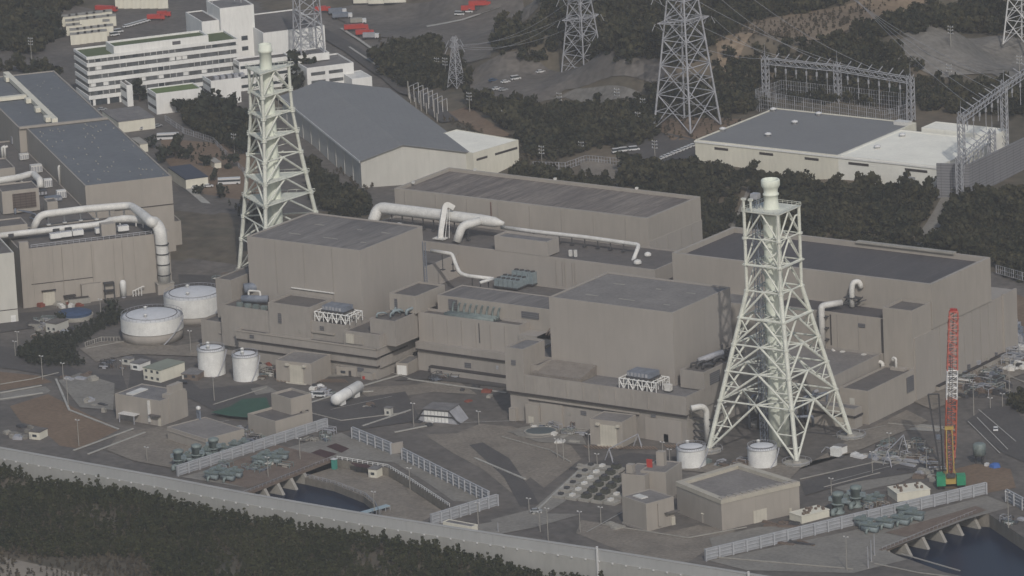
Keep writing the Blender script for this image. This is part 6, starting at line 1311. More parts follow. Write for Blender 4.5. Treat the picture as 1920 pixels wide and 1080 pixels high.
for px, py, kd, lb in [(925,154,'dark blue car','dark blue car in the upper car park'),(948,157,'white car','white car right of the dark blue one in the upper car park'),(967,151,'white van','white van in the upper car park, rear of the row'),(944,172,'silver car','silver car at the front of the upper car park'),(932,170,'white car','white car beside the silver one in the upper car park'),(1014,138,'white car','white car alone at the right of the upper car park')]: place(kd, px, py, lb, 60, None, True)
place('black car', 341, 721, 'black car parked in the yard above the beige box with the stepped tower', 35)
for px, py, kd, lb, dg in [(268,243,'white car','white car before the two-part grey roofed shed, left',80),(296,239,'silver car','silver car right of the shed entrance below the office',80),(192,208,'silver car','silver car beside the six-storey office corner',60),
    (364,354,'white car','white car before the dark blue roofed hall, left one',40),(391,352,'white car','white car before the dark blue roofed hall, right one',40),(590,742,'white car','white car below the horizontal gas tank',20),(600,745,'white van','white van below the horizontal gas tank',20),
    (1850,700,'silver car','silver car on the road at the right edge',60),(1867,808,'white car','white car on the right edge road nearest the lane line',120),(1440,955,'white van','white van at the foot of the cream rimmed building',20),(215,68,'white van','white van beside the pale cubes, left',60),(222,62,'white van','white van beside the pale cubes, right',60),
    (1005,962,'silver car','silver car on the crossing by the open yard',35)]: place(kd, px, py, lb, dg)
for k in range(7): place('white car', 238+k*6, 52-k*1.7, 'white car in the row at the top left car park', 70, 'white cars in the row at the top left car park')
for px, py, lb in [(862,30,'white van at the left of the two red trucks'),(878,25,'white van next to the two red trucks')]: place('white van', px, py, lb, 20, None, True)
def truck(kind, label, px, py, deg, mt, mt2, L_=8.5, ter=True, cat='truck', z=None, group=None):
    p = TG(px, py) if ter else G(px,py); Z = p[2]+(.35 if ter else .06); t = thing(kind, label, cat, (p[0],p[1],Z), math.radians(deg), group); f = Fr(ang=math.radians(deg), org=(p[0],p[1])); T = f.W
    if kind == 'bus':
        MB().box(-L_/2,L_/2,-1.25,1.25,Z+.4,Z+1.5,T).obj('body', mt, t); MB().box(-L_/2+.1,L_/2-.1,-1.22,1.22,Z+1.51,Z+2.4,T).obj('window', GLASS, t); MB().box(-L_/2,L_/2,-1.25,1.25,Z+2.41,Z+3.1,T).obj('roof', mt, t)
    else:
        MB().box(L_*.5-2,L_*.5,-1.2,1.2,Z+.6,Z+2.6,T).obj('cab', mt2, t); MB().box(L_*.5-.9,L_*.5+.05,-1.1,1.1,Z+1.6,Z+2.4,T).obj('windscreen', GLASS, t); MB().box(-L_/2,L_*.5-2.1,-1.25,1.25,Z+1.0,Z+3.1,T).obj('load_body', mt, t)
        MB().box(-L_/2,L_*.5-.1,-.9,.9,Z+.5,Z+.95,T).obj('chassis', DARK, t)
    for sx in (-.33,.36):
        for sy in (-1,1): a = T((L_*sx,sy*.95,Z+.48)); b = T((L_*sx,sy*1.27,Z+.48)); MB().tube(a,b,.48,10).obj('wheel', BLACK, t)
truck('fire_truck','red truck left of the two near the tree clump',668,58,40,RED,RED,12); truck('fire_truck','red truck right of the two near the tree clump',684,68,40,RED,RED,9)
truck('fire_truck','red truck by the foot of the roof antenna tower, top',605,24,40,RED,RED,8); truck('fire_truck','red truck behind the white vans, lower one',882,23,30,RED,DARK,9); truck('fire_truck','red truck behind the white vans, upper one',900,14,30,RED,RED,11)
truck('fire_truck','red truck with long body beside the pale cubes, upper left',293,38,30,RED,RED,9,False); truck('fire_truck','red truck right of the first one at the top left',308,32,30,RED,RED,7,False); truck('fire_truck','dark red truck left of the pale cube row at the top',200,22,10,RED,RED,12,False)
truck('lorry','grey blue lorry left of the red trucks, rear',633,28,40,STEELB,CARW,9); truck('lorry','grey blue lorry left of the red trucks, front',642,36,40,STEELB,CARW,10); truck('lorry','pale pink loaded lorry right beside the red trucks',672,46,40,CONCL,CARW,8); truck('lorry','grey lorry with white cab in front of the red trucks',696,74,30,GALV,CARW,8)
truck('bus','white bus parked below the office wing',315,262,35,CARW,CARW,10,False,'bus'); truck('bus','white bus parked in the brown garden',430,346,35,CARW,CARW,10,False,'bus')
for i, (px, py) in enumerate([(684,8),(712,9),(742,7)]):
    p = TG(px, py); f = Fr(ang=math.radians(28), org=(p[0],p[1])); t = thing('water_container', ['pale green container, left of the three at the top edge','pale green container, middle of the three at the top edge','pale green container, right of the three at the top edge'][i], 'container', p, f.a, 'pale green containers at the top edge')
    MB().box(-5.5,5.5,-2,2,p[2]+1,p[2]+5,f.W).obj('container_body', CREAM, t); MB().box(-5.6,5.6,-2.1,2.1,p[2]+.3,p[2]+.98,f.W).obj('chassis', DARK, t)
for k in range(6):
    p = G(226+k*16, 14); f = Fr(ang=math.radians(38), org=p[:2]); t = thing('storage_cube', 'pale cube in the row at the very top left', 'container', p, f.a, 'pale cubes in the row at the very top left'); MB().box(-2.6,2.6,-2.5,2.5,0,4.6,f.W).obj('cube_body', CREAM, t); MB().box(-2.7,2.7,-2.6,2.6,4.6,4.85,f.W).obj('lid', CONCL, t)
k = 0
for r_ in range(5):
    for c_ in range(7-r_//2):
        px = 125+c_*13+r_*4+(r_%2)*3; py = 42+r_*8.5-c_*1.6; p = G(px, py+6); f = Fr(ang=math.radians(40), org=p[:2]); up = (r_ in (1,2) and c_ in (2,3,4))
        t = thing('storage_cube', 'pale cube in the crowded block beside the dark wood', 'container', p, f.a, 'pale cubes in the crowded block beside the dark wood'); h = 5 if not up else 7.4
        MB().box(-2.2,2.2,-2.6,2.6,0,h,f.W).obj('cube_body', CREAM, t); MB().box(-2.3,2.3,-2.7,2.7,h,h+.2,f.W).obj('lid', CONCL, t)
# ================================================================== POLES AND LAMPS
def pole(label, px, py, h, kind='lamp', ter=False):
    p = TG(px, py) if ter else G(px, py); x, y, z = p
    if kind == 'lamp':
        t = thing('yard_lamp', label, 'lamp post', p); MB().tube((x,y,z),(x,y,z+h),.17,6,.11).obj('pole', CONCL, t); la = MB().box(x-.9,x+.9,y-.1,y+.1,z+h,z+h+.15).obj('lamp_arm', GALV, t); objs(MB().box(x-1.0,x-.5,y-.22,y+.22,z+h+.16,z+h+.4).box(x+.5,x+1.0,y-.22,y+.22,z+h+.16,z+h+.4), 'lamp_head', PIPEW, la)
    elif kind == 'post':
        t = thing('steel_post', label, 'post', p); MB().tube((x,y,z),(x,y,z+h),.2,6,.14).obj('pole', GALV, t); MB().lathe(x,y,[(.45,z),(.45,z+.3)],8).obj('base', CONCL, t)
    else:
        t = thing('utility_pole', label, 'utility pole', p); MB().tube((x,y,z),(x,y,z+h),.2,6,.13).obj('pole', CONCL, t)
        for k in range(3): ca_ = MB().box(x-1.5,x+1.5,y-.12,y+.12,z+h-.8-k*1.5,z+h-.55-k*1.5).obj('crossarm', GALV, t); objs(MB().tube((x-1.2,y,z+h-.55-k*1.5),(x-1.2,y,z+h-.1-k*1.5),.14,5).tube((x+1.2,y,z+h-.55-k*1.5),(x+1.2,y,z+h-.1-k*1.5),.14,5), 'insulator', PIPEW, ca_)
for a in [('lamp post with twin heads at the corner of the left hedge',80,712,9.5),('lamp post right of the twin headed one by the left hedge',119,714,7),('lamp post on the edge of the dirt field',128,762,11),('lamp post inside the dirt field',148,836,10),('lamp post at the left end of the hedge',35,668,10),('short lamp post left of the hedge end',29,668,6),('lamp post beside the hedge above the dark blue cover',190,602,9),
    ('lamp post between the site office and white tanks',230,705,6),('lamp post on the road below the white tanks',402,752,9.5),('lamp post next to the upright white tanks walkway',358,662,9),('lamp post by the left group of pumps',276,866,5.5),('lamp post by the two-part beige block',560,790,10),('lamp post beside the scaffold shelter',776,800,9),('lamp post right of the scaffold shelter',898,796,5),
    ('lamp post on the left pump deck',503,895,7.5),('lamp post at the end of the left pump deck',563,862,8),('lamp post on the lower terrace edge',702,958,7),('lamp post at the bend of the white basin railing',769,918,8),('lamp post at the outer corner of the pale barrier',897,984,8),('lamp post left of the crossing road',992,958,4.5),
    ('tall lamp post near the sea wall in the open yard',1028,1015,12),('short lamp post left of the tall one in the open yard',1013,997,7),('lamp post right of the tall one in the open yard',1088,998,7.5),('lamp post by the oval basin, left',1045,858,7),('lamp post by the oval basin, right',1057,864,8),('tall lamp post left of the right truck bay trestle',1105,866,10.5),('lamp post behind the trestle frame',1120,874,4.5),
    ('lamp post right of the rear beige block',1243,864,7),('lamp post between the rear block and the cup shaped tank',1256,868,5),('lamp post before the cream rimmed building',1127,982,6),('tall lamp post left of the trestle in the right yard',1636,888,8),('tall lamp post beside the trestle in the right yard',1668,852,8),('lamp post in the right yard near the steel pile',1738,888,9.5),('lamp post behind the long barrier, left end',1559,928,6),
    ('lamp post far right by the store yard',1893,745,12),('lamp post among the stores right of the crane tip',1826,780,13),('pair post on the right edge road, left',1857,766,4),('pair post on the right edge road, right',1880,763,5),('lamp post at the right barrier corner',1891,990,13),('lamp post in the gateway of the right basin yard',1588,1070,12)]: pole(*a)
for a in [('concrete utility pole before the small cream flat roofed store',1017,322,12),('utility pole right of the first by the cream store',1090,285,5),('utility pole at the gate road, tall',1229,312,12),('utility pole in the wood left of the big pylon',1197,246,9),('utility pole at the edge of the wood, upper',1206,218,8.5),('thin utility pole in the middle of the wood',946,238,8),('utility pole on the clearing',1049,197,6),('utility pole left of the clearing',1157,185,5),
    ('utility pole at the tree clump, left',820,142,9),('utility pole at the tree clump, right',836,150,11),('utility pole beside the small switchyard',881,212,10),('utility pole above the cut rock slope',1783,92,11),('utility pole right of the long gantry',1780,152,8),('utility pole at the far right slope',1912,144,10),('utility pole by the upper left wood',60,122,14),('utility pole behind the garden trees',440,290,10),('utility pole before the white roofed warehouse',1343,305,5)]: pole(*a, kind='utility', ter=True)
for k in range(3): pole(['white post before the right basin barrier, left','white post before the right basin barrier, middle','white post before the right basin barrier, right'][k], 1628+k*6, 1066-k*12, 8, 'post')
pole('stubby white post by the sea wall in the open yard', 934, 998, 3.5, 'post')
# small clutter: pallets and stores on the ground
REDD = mat('faded red goods', (.22,.07,.05), var=.2, scale=.5)
def inpoly(x, y):
    for P in (H1, H2):
        c = False; n = len(P); cx = sum(p[0] for p in P)/n; cy = sum(p[1] for p in P)/n
        Q = [(cx+(p[0]-cx)*1.06, cy+(p[1]-cy)*1.06) for p in P]
        for i in range(n):
            x1, y1 = Q[i]; x2, y2 = Q[(i+1)%n]
            if (y1 > y) != (y2 > y) and x < (x2-x1)*(y-y1)/(y2-y1+1e-9)+x1: c = not c
        if c: return True
    return False
def clutter(label, px, py, n, sx, sy, mts, seed, hmax=1.6, group=None, long=False):
    rr = random.Random(seed)
    for k in range(int(n*.64)):
        x, y, _ = G(px+rr.uniform(-sx,sx), py+rr.uniform(-sy,sy))
        if inpoly(x, y): continue
        w = rr.uniform(.7,2.4); d = rr.uniform(.6,1.8); h = rr.uniform(.4,hmax); a = rr.uniform(-.4,.4)
        if long: w *= 2.2; d *= .5
        f = Fr(ang=a, org=(x,y)); o = MB().box(-w,w,-d,d,.0,h,f.W).box(-w*.9,w*.2,-d*.8,d*.8,h,h*1.3,f.W).obj('stored_goods', rr.choice(mts), None, loc=(x,y,0)); tag(o, label, 'stored goods', group or label)
clutter('crates and scrap lying by the dirt field edge', 150, 708, 10, 28, 7, [RUST,REDD,CONCL,GALV], 1)
clutter('materials lying left of the beige box with stepped tower', 175, 762, 8, 22, 12, [RUST,DARK,CONCL,GALV], 2)
clutter('small items by the sea wall at the left edge', 30, 812, 14, 30, 13, [CONCL,GALV,DARK,CONC], 3, 1.2)
clutter('crates beside the white upright tanks', 500, 690, 12, 18, 12, [REDD,RUST,CONCL,DARK], 4)
clutter('machines around the horizontal gas tank', 605, 735, 12, 22, 9, [GALV,PIPEW,DARK,WPAINT], 5, 2.2)
clutter('drums and boxes below the horizontal gas tank', 680, 762, 9, 20, 4, [RUST,YEL,CONCL,DARK], 6, 1.2)
clutter('crates at the foot of the scaffold shelter', 820, 795, 8, 40, 5, [PIPEW,RUST,DARK], 7, 1)
clutter('scattered goods on the middle yard', 900, 740, 8, 40, 14, [CONCL,REDD,GALV,DARK], 8, 1.2)
clutter('goods beside the oval basin', 1060, 822, 12, 30, 9, [CONCL,GALV,DARK,PIPEW], 9, 1.3)
clutter('small stores right of the nearer stack foot', 1640, 855, 26, 40, 9, [GALV,CONCL,STEELB,CARW], 10, 1.2)
clutter('stores before the right hall', 1700, 870, 16, 50, 14, [GALV,CONCL,DARK,PIPEW], 11, 1.2, long=True)
clutter('dark scaffolding stores at the right edge', 1845, 720, 60, 48, 26, [DARK,RUST,DARK,STEELB], 12, 2.2)
clutter('grey pipe stores beyond the right hall', 1902, 640, 26, 16, 28, [GALV,PIPEW,STEELB], 13, 4)
clutter('white blocks stacked at the far right store', 1905, 690, 12, 18, 8, [PIPEW,DARK], 14, 2)
clutter('boxes on the right basin yard', 1700, 1045, 14, 40, 6, [CONCL,DIRT2,RUST,DARK], 15, 1)
clutter('debris on the quay beside the right basin', 1880, 985, 22, 36, 10, [CONCL,GALV,RUST,GALV,DARK], 16, 1.3)
clutter('dark covers by the long barrier', 1500, 1018, 7, 40, 5, [RUST,DARK], 17, .7, long=True)
clutter('flat cream slabs beside the two-part beige block', 540, 805, 14, 25, 7, [CREAM,CONCL], 18, .5)
clutter('pale slabs before the low wide beige building', 375, 848, 7, 35, 7, [CREAM,CONCL], 19, .5, long=True)
clutter('equipment between the left pumps and the slabs', 470, 815, 22, 30, 10, [PUMPG,RUST,GALV,CONCL,DARK], 20, 2)
clutter('rusty frames by the long cream pit box', 1470, 985, 12, 28, 7, [RUST,DARK], 21, .8, long=True)
clutter('pipes at the back of the cream rimmed building', 1325, 870, 12, 30, 6, [PUMPG,DARK,GALV], 22, 2)
clutter('boxes between the oval left works and tanks', 100, 625, 16, 40, 10, [CONCL,RUST,GALV,DARK], 23, 1.4)
clutter('red and rusty goods at the foot of the beige panelled block', 90, 572, 16, 60, 5, [RUST,REDD,CONCL,PIPEW], 24, 1.4)
clutter('rusty stores between the far stack and wide tanks', 430, 545, 22, 30, 16, [RUST,RUST,DARK,CONCL], 25, 1.8)
clutter('small goods before the blue roofed hall side door', 355, 430, 6, 18, 12, [PIPEW,CONCL], 26, .8)
clutter('parts beside the cooler bank', 1085, 875, 6, 20, 8, [DARK,CONCL], 27, .9)
clutter('barrels and frames by the crane', 1745, 895, 16, 26, 10, [YEL,RUST,CONCL,GALV], 28, 1.3)
clutter('grey heap by the beige block with pale roof hatch', 1160, 990, 6, 14, 5, [GALV,CONCL], 29, .9)
# wall fittings on the podiums and halls
def fit(par, f, items):
    for nm, u0, u1, v, z0, z1, mt_ in items: MB().box(u0, u1, v-.22, v-.02, z0, z1, f.W).obj(nm, mt_, par)
rr = random.Random(21)
fit(R4, WF, [('wall_box', 128,129.2,-161.6,3.5,5,GALV),('wall_box', 136,137.5,-161.6,5,6,CONCL),('door', 138,139.2,-161.6,0,2.3,LOUVRE),('louvre', 142,144.5,-161.6,5.8,7.4,LOUVRE),('wall_box', 166,167,-161.6,4,5.5,GALV),('louvre', 174,176,-161.95,9.0,10.2,LOUVRE),('louvre', 112,114,-162.7,22,24,LOUVRE)]+[('wall_mark', 122+k*7.3,122.25+k*7.3,-162.5,12.2,17.5,TAUPE) for k in range(9)])
fit(R3, WF, [('louvre', -30,-28,-139.2,10.2,11.6,LOUVRE),('door', 5,6.2,-137.7,0,2.3,LOUVRE),('wall_box', 12,13,-137.7,2,3.4,GALV),('louvre', 21,24,-137.7,2.2,4,LOUVRE),('louvre', 2,4,-135.4,16.2,17.8,LOUVRE),('wall_box', -8,-7,-136,14,15.5,CONCL)])
fit(CB, WF, [('wall_mark', 44+k*6.8,44.25+k*6.8,-118,12.2,22,TAUPE2) for k in range(6)]+[('louvre', 60,63,-120.2,4,6,LOUVRE),('wall_box', 75,76,-120.2,5,6.5,GALV),('pipe', 66,66.3,-118,14,22,DARK)])
fit(T2, WF, [('louvre', 130+k*11,132+k*11,-61.5,27,28.4,LOUVRE) for k in range(0)]+[('wall_joint', 184+k*9.5,184.2+k*9.5,-75.2,17.4,30.4,TAUPE2) for k in range(4)]+[('door', 229,231,-110,5.2,9.5,GWALL)])
for k in range(9): MB().box(236.62,236.75,-56+k*6.2,-55.8+k*6.2,2.5,24.5).obj('wall_joint', TAUPE2, T2)
for k in range(7):
    y = -50+k*7.1; MB().box(236.62,237.5,y,y+rr.uniform(.8,2.2),2.4,2.4+rr.uniform(.8,2.2)).obj('wall_box', (GALV,CONCL,LOUVRE)[k%3], T2)
for par, x, ys, z in ((T1,81.57,[-14,-6,4,12],0),): [MB().box(x,x+.12,y,y+.25,1,32).obj('wall_joint', TAUPE2, par) for y in ys]
for k in range(8): MB().box(-38+k*15.5,-37.75+k*15.5,-19.72,-19.52,33,41.8).obj('wall_joint', TAUPE2, T1)
for k in range(6): MB().box(5+k*8.6,5.2+k*8.6,-.16,-.02,.5,24,L5.W).obj('wall_joint', TAUPE2, SW)
# racks and skids standing about the yards
def racks(label, px, py, n, sx, sy, seed, mt_=None, s=1.0):
    r = random.Random(seed)
    for k in range(n):
        x, y, _ = G(px+r.uniform(-sx,sx), py+r.uniform(-sy,sy))
        if inpoly(x, y): continue
        w = r.uniform(1.2,3.2)*s; d = r.uniform(.7,1.4)*s; h = r.uniform(1.0,2.6)*s; f = Fr(ang=r.choice((0,.3,-.35,1.57)), org=(x,y)); M_ = mt_ or r.choice((GALV,DARK,CONCL,PUMPG,RUST))
        t = thing('pipe_skid', label, 'pipe skid', (x,y,0), f.a, label); m = MB()
        for a in (-w,w):
            for b in (-d,d): m.tube(f.W((a,b,0)), f.W((a,b,h)), .14, 4)
        m.tube(f.W((-w,-d,h)), f.W((w,-d,h)), .13, 4).tube(f.W((-w,d,h)), f.W((w,d,h)), .13, 4).tube(f.W((-w,-d,h)), f.W((-w,d,h)), .13, 4).tube(f.W((w,-d,h)), f.W((w,d,h)), .13, 4)
        m.obj('frame', M_, t); q = MB()
        for c in range(r.randint(1,3)): q.tube(f.W((-w*.9,-d*.6+c*d*.6,h*.5)), f.W((w*.9,-d*.6+c*d*.6,h*.5)), .22*s, 6)
        q.box(-w*.3,w*.4,-d*.6,d*.6,.02,h*.38,f.W); q.obj('pipework', r.choice((PIPEW,GALV,STEELB,CONCL,RUST)), t)
racks('pipe skid between the left pumps and the two-part beige block', 455, 822, 18, 26, 9, 1)
racks('pipe skid beside the right hand pump group', 1640, 945, 14, 22, 9, 2)
racks('pipe skid in the yard right of the nearer stack', 1690, 850, 20, 60, 16, 3)
racks('pipe skid on the far right store yard', 1840, 715, 26, 46, 24, 4, None, 1.3)
racks('pipe skid at the far right edge beyond the hall', 1903, 655, 14, 14, 30, 5, GALV, 1.6)
racks('pipe skid behind the cream rimmed building', 1370, 872, 6, 24, 6, 6)
racks('pipe skid around the horizontal gas tank', 612, 742, 7, 18, 7, 7)
racks('pipe skid at the foot of the upright white tanks', 500, 700, 8, 14, 12, 8)
racks('pipe skid on the right basin quay', 1865, 985, 10, 30, 9, 9)
racks('pipe skid at the left end of the site huts', 205, 690, 5, 26, 10, 10)
racks('pipe skid by the dark blue basin cover', 70, 612, 9, 44, 10, 11)
racks('pipe skid between the far stack and the wide tanks', 425, 530, 9, 30, 14, 12)
racks('pipe skid by the oval basin', 1075, 812, 5, 22, 6, 13)
racks('pipe skid on the ground before the right basin barrier', 1740, 1040, 6, 40, 6, 14)
racks('pipe skid on the basin side of the left barrier', 480, 880, 9, 60, 8, 16, PUMPG)
racks('pipe skid along the foot of the right podium', 1040, 800, 7, 50, 6, 17)
racks('pipe skid on the pavement before the control building', 860, 712, 6, 70, 8, 18)
racks('pipe skid near the barrier end by the sea wall', 590, 820, 5, 30, 8, 15)
# ================================================================== TREES AND WOODS
def tree_proto(seed, n=90, R=1.0, H=1.6, leaf=.28, conic=0.0, base=.35):
    r = np.random.default_rng(seed); cs = []
    # clumps spread through the crown; leaf cards scattered round each clump
    nc = 9; ph = r.uniform(0, 2*np.pi, nc); rr_ = R*np.sqrt(r.uniform(0.02, 1, nc))*.72; zc = r.uniform(base, 1, nc)*H
    k = 1-conic*(zc/H); cx = rr_*np.cos(ph)*k; cy = rr_*np.sin(ph)*k; cr_ = r.uniform(.28, .5, nc)*R*(1-.35*conic*zc/H)
    w = r.integers(0, nc, n); d = r.normal(size=(n,3)); d /= np.linalg.norm(d, axis=1)[:,None]; d[:,2] = d[:,2]*.8+.25
    c = np.stack([cx[w], cy[w], zc[w]], 1)+d*cr_[w][:,None]*r.uniform(.65, 1.1, n)[:,None]
    nrm = d+r.normal(size=(n,3))*.45; nrm /= np.linalg.norm(nrm, axis=1)[:,None]
    a = np.cross(nrm, r.normal(size=(n,3))); a /= np.linalg.norm(a, axis=1)[:,None]; b = np.cross(nrm, a)
    s_ = leaf*r.uniform(.6, 1.3, n)[:,None]; s2 = s_*r.uniform(.5, 1, n)[:,None]
    v = np.stack([c-a*s_-b*s2*.6, c+a*s_-b*s2, c+a*s_*.5+b*s2, c-a*s_*.7+b*s2*.9], 1)
    return v.reshape(-1,3)
PINES = [tree_proto(i, 96, .95, 2.1 if i%3 else 2.9, .21, .55, .2) for i in range(7)]
BROAD = [tree_proto(20+i, 150, 1.0, 1.35+.25*(i%3), .19, .1*(i%3), .15) for i in range(7)]
def inside(px, py, poly):
    ins = np.zeros(px.shape, bool); n = len(poly)
    for i in range(n):
        x1, y1 = poly[i]; x2, y2 = poly[(i+1)%n]
        c = ((y1 > py) != (y2 > py)) & (px < (x2-x1)*(py-y1)/(y2-y1+1e-9)+x1); ins ^= c
    return ins
def quads(name, V, mt, loc=None):
    me = bpy.data.meshes.new(name); nv = len(V); nf = nv//4
    me.vertices.add(nv); me.vertices.foreach_set('co', V.astype(np.float32).ravel()); me.loops.add(nv); me.loops.foreach_set('vertex_index', np.arange(nv, dtype=np.int32))
    me.polygons.add(nf); me.polygons.foreach_set('loop_start', np.arange(0, nv, 4, dtype=np.int32)); me.update(); me.validate(); me.materials.append(mt)
    o = bpy.data.objects.new(name, me); COL.objects.link(o); return o
def forest(name, label, polys, spacing, size, protos, mt, seed, holes=(), zoff=0.0, xlim=(-700,700), ylim=(-470,900), thin=0.0):
    r = np.random.default_rng(seed); xs = np.arange(xlim[0], xlim[1], spacing); ys = np.arange(ylim[0], ylim[1], spacing)
    X, Y = np.meshgrid(xs, ys); X = X.ravel()+r.uniform(-.48,.48,X.size)*spacing; Y = Y.ravel()+r.uniform(-.48,.48,Y.size)*spacing
    # quick cut before the terrain is evaluated
    Z0 = np.full(X.shape, 10.0); px, py = projn(X, Y, Z0); ok = (px > -330) & (px < 2250) & (py > -230) & (py < 1290); X = X[ok]; Y = Y[ok]
    Z = hN(X, Y); px, py = projn(X, Y, Z); m = np.zeros(X.shape, bool)
    for p in polys: m |= inside(px, py, p)
    for p in holes: m &= ~inside(px, py, p)
    m &= (Y < np.interp(X, [p[0] for p in WL], [p[1] for p in WL])-2.2) | (Y > -300)
    if thin: m &= (np.sin(X*.11+1.3*np.sin(Y*.07))+np.sin(Y*.13+X*.05)+r.uniform(-1,1,X.shape)) < 1.9-thin*2
    X, Y, Z = X[m], Y[m], Z[m]; n = len(X); w = r.integers(0, len(protos), n); sc = size*r.uniform(.65, 1.3, n)*(1+.22*np.sin(X*.09)*np.cos(Y*.07)); a = r.uniform(0, 6.28, n); out = []
    for k, P in enumerate(protos):
        i = np.where(w == k)[0]
        if not len(i): continue
        ca = np.cos(a[i])[:,None]*sc[i][:,None]; sa = np.sin(a[i])[:,None]*sc[i][:,None]
        vx = P[:,0][None]*ca-P[:,1][None]*sa+X[i][:,None]; vy = P[:,0][None]*sa+P[:,1][None]*ca+Y[i][:,None]; vz = P[:,2][None]*(sc[i]*r.uniform(.85,1.25,len(i)))[:,None]+Z[i][:,None]+zoff
        out.append(np.stack([vx,vy,vz], 2).reshape(-1,3))
    o = quads(name, np.concatenate(out), mt); o['kind'] = 'stuff'; o['label'] = label; print(name, n); return o
forest('coastal_pines', 'dense low pine belt on the seaward side of the sea wall',
    [[(-300,808),(0,872),(300,927),(460,960),(667,995),(778,1010),(860,1028),(960,1050),(1116,1078),(1300,1112),(1340,1270),(300,1270),(300,1090),(262,1052),(200,1048),(120,1050),(-300,1000)]], 2.0, 1.32, PINES, PINE, 1, thin=.16, ylim=(-470,-314))
forest('dune_scrub', 'brown scrub in the gaps of the pine belt', [[(-60,930),(300,960),(700,1030),(1000,1090),(1100,1200),(-60,1200),(-60,1075)]], 2.6, .85, PINES, BARE, 2, thin=.2, ylim=(-470,-322))
H_ = [[(1760,365),(1800,365),(1742,470),(1705,470)],[(1400,340),(1416,340),(1384,436),(1364,436)]]
forest('hillside_wood', 'dark broadleaf wood between the halls and the right plateau',
    [[(1175,320),(1300,318),(1430,342),(1560,352),(1752,366),(1760,372),(1925,375),(2200,400),(2200,600),(1880,520),(1860,490),(1370,432),(1310,470),(1308,385),(1160,355)],[(960,345),(1000,330),(1085,345),(1150,352),(1130,362),(960,346)]], 3.6, 3.3, BROAD, WOOD_, 3, holes=H_)
forest('middle_wood', 'dark wood in the dip between the clearing and the gate road',
    [[(870,198),(960,198),(1000,212),(1080,215),(1100,205),(1160,205),(1205,198),(1235,240),(1230,268),(1100,285),(1060,300),(985,300),(975,262),(930,232),(900,212)],[(1205,160),(1250,160),(1420,170),(1440,205),(1350,225),(1230,220)],[(1340,120),(1440,95),(1560,80),(1700,110),(1760,160),(2200,195),(2200,240),(1830,215),(1700,208),(1470,190),(1440,170),(1340,160)]], 3.8, 3.3, BROAD, WOOD_, 4)
forest('back_hill_wood', 'dark wooded hills beyond the pylons along the top of the picture',
    [[(915,85),(935,58),(1010,28),(1040,-150),(2200,-150),(2200,80),(1760,62),(1690,70),(1560,78),(1440,88),(1350,108),(1345,128),(1250,128),(1150,120),(1060,108),(1000,122),(960,110)]], 4.4, 3.7, BROAD, WOOD_, 5,
    holes=[[(1330,90),(1415,42),(1560,18),(1650,-20),(1760,-60),(1960,-60),(1730,25),(1620,62),(1550,92),(1440,122),(1350,140)]])
forest('tree_clump', 'dark wedge of trees between the upper car park and the big gabled roof', [[(702,118),(740,92),(780,88),(825,92),(830,118),(872,140),(878,165),(850,168),(800,166),(770,176),(745,160),(715,135)]], 3.2, 3.3, BROAD, WOOD_, 6)
forest('corner_wood', 'dark wood filling the upper left corner', [[(-300,-100),(155,-60),(150,15),(90,35),(118,70),(60,105),(20,100),(-300,60)],[(-300,70),(30,130),(90,140),(136,190),(60,140),(-300,95)]], 4.2, 3.8, BROAD, WOOD_, 7)
forest('garden_trees', 'trees between the stack and the big gabled warehouse', [[(580,300),(600,330),(650,360),(680,385),(700,400),(640,412),(590,385),(575,340)],[(340,205),(420,200),(470,235),(475,280),(430,282),(350,240)]], 3.4, 3.0, BROAD, WOOD_, 8)
forest('clipped_hedge', 'dark hedge bank curving beside the left tanks', [[(30,672),(70,645),(150,620),(200,595),(235,590),(232,606),(190,622),(150,650),(140,668),(160,688),(110,690),(60,688)]], 1.9, 1.3, PINES, SHRUB, 9)
forest('roadside_bushes', 'dark bushes at the right edge above the road', [[(1890,758),(1925,745),(1925,778),(1905,780)]], 2.6, 2.2, BROAD, WOOD_, 10)
forest('slope_scrub', 'brown grass and scrub on the banks around the woods', [[(1340,80),(1420,45),(1560,25),(1740,-30),(1620,40),(1430,100)],[(700,60),(760,170),(860,250),(930,262),(830,215),(780,180)],[(590,330),(690,360),(760,320),(700,300)],[(1210,225),(1400,225),(1360,262),(1240,262)],[(970,262),(1060,305),(1000,325),(960,300)]], 3.4, .9, PINES, BARE, 11, thin=.3)
forest('flower_beds', 'low shrubs dotted over the brown garden', [[(395,352),(455,352),(488,385),(465,425),(430,388)],[(300,280),(400,270),(450,300),(360,310)]], 4.2, .9, PINES, SHRUB, 12, thin=.7)
# single trees one can tell apart
CRM = []
for k in range(4):
    V = BROAD[k]; me = bpy.data.meshes.new('crown'); me.from_pydata([tuple(p) for p in V], [], [tuple(range(i, i+4)) for i in range(0, len(V), 4)]); me.materials.append(SHRUB); CRM.append(me)
tb = MB().tube((0,0,0),(0,0,.6),.09,7,.05); tb.tube((0,0,.5),(.35,.1,.95),.05,5,.02).tube((0,0,.5),(-.3,.2,.95),.05,5,.02).tube((0,0,.45),(0,-.35,.9),.05,5,.02)
tmesh = bpy.data.meshes.new('trunk'); tmesh.from_pydata(tb.v, [], tb.f); tmesh.materials.append(BARK)
def tree(label, px, py, r, hs=1.0, name='round_tree', group=None, flat=False):
    p = TG(px, py); t = thing(name, label, 'tree' if name != 'shrub' else 'shrub', p, (px*7 % 6), group); t.scale = (r, r, r*hs)
    c = bpy.data.objects.new('crown', CRM[int(px) % 4]); COL.objects.link(c); c.parent = t; c.location = (0,0,.15)
    c2 = bpy.data.objects.new('trunk', tmesh); COL.objects.link(c2); c2.parent = t
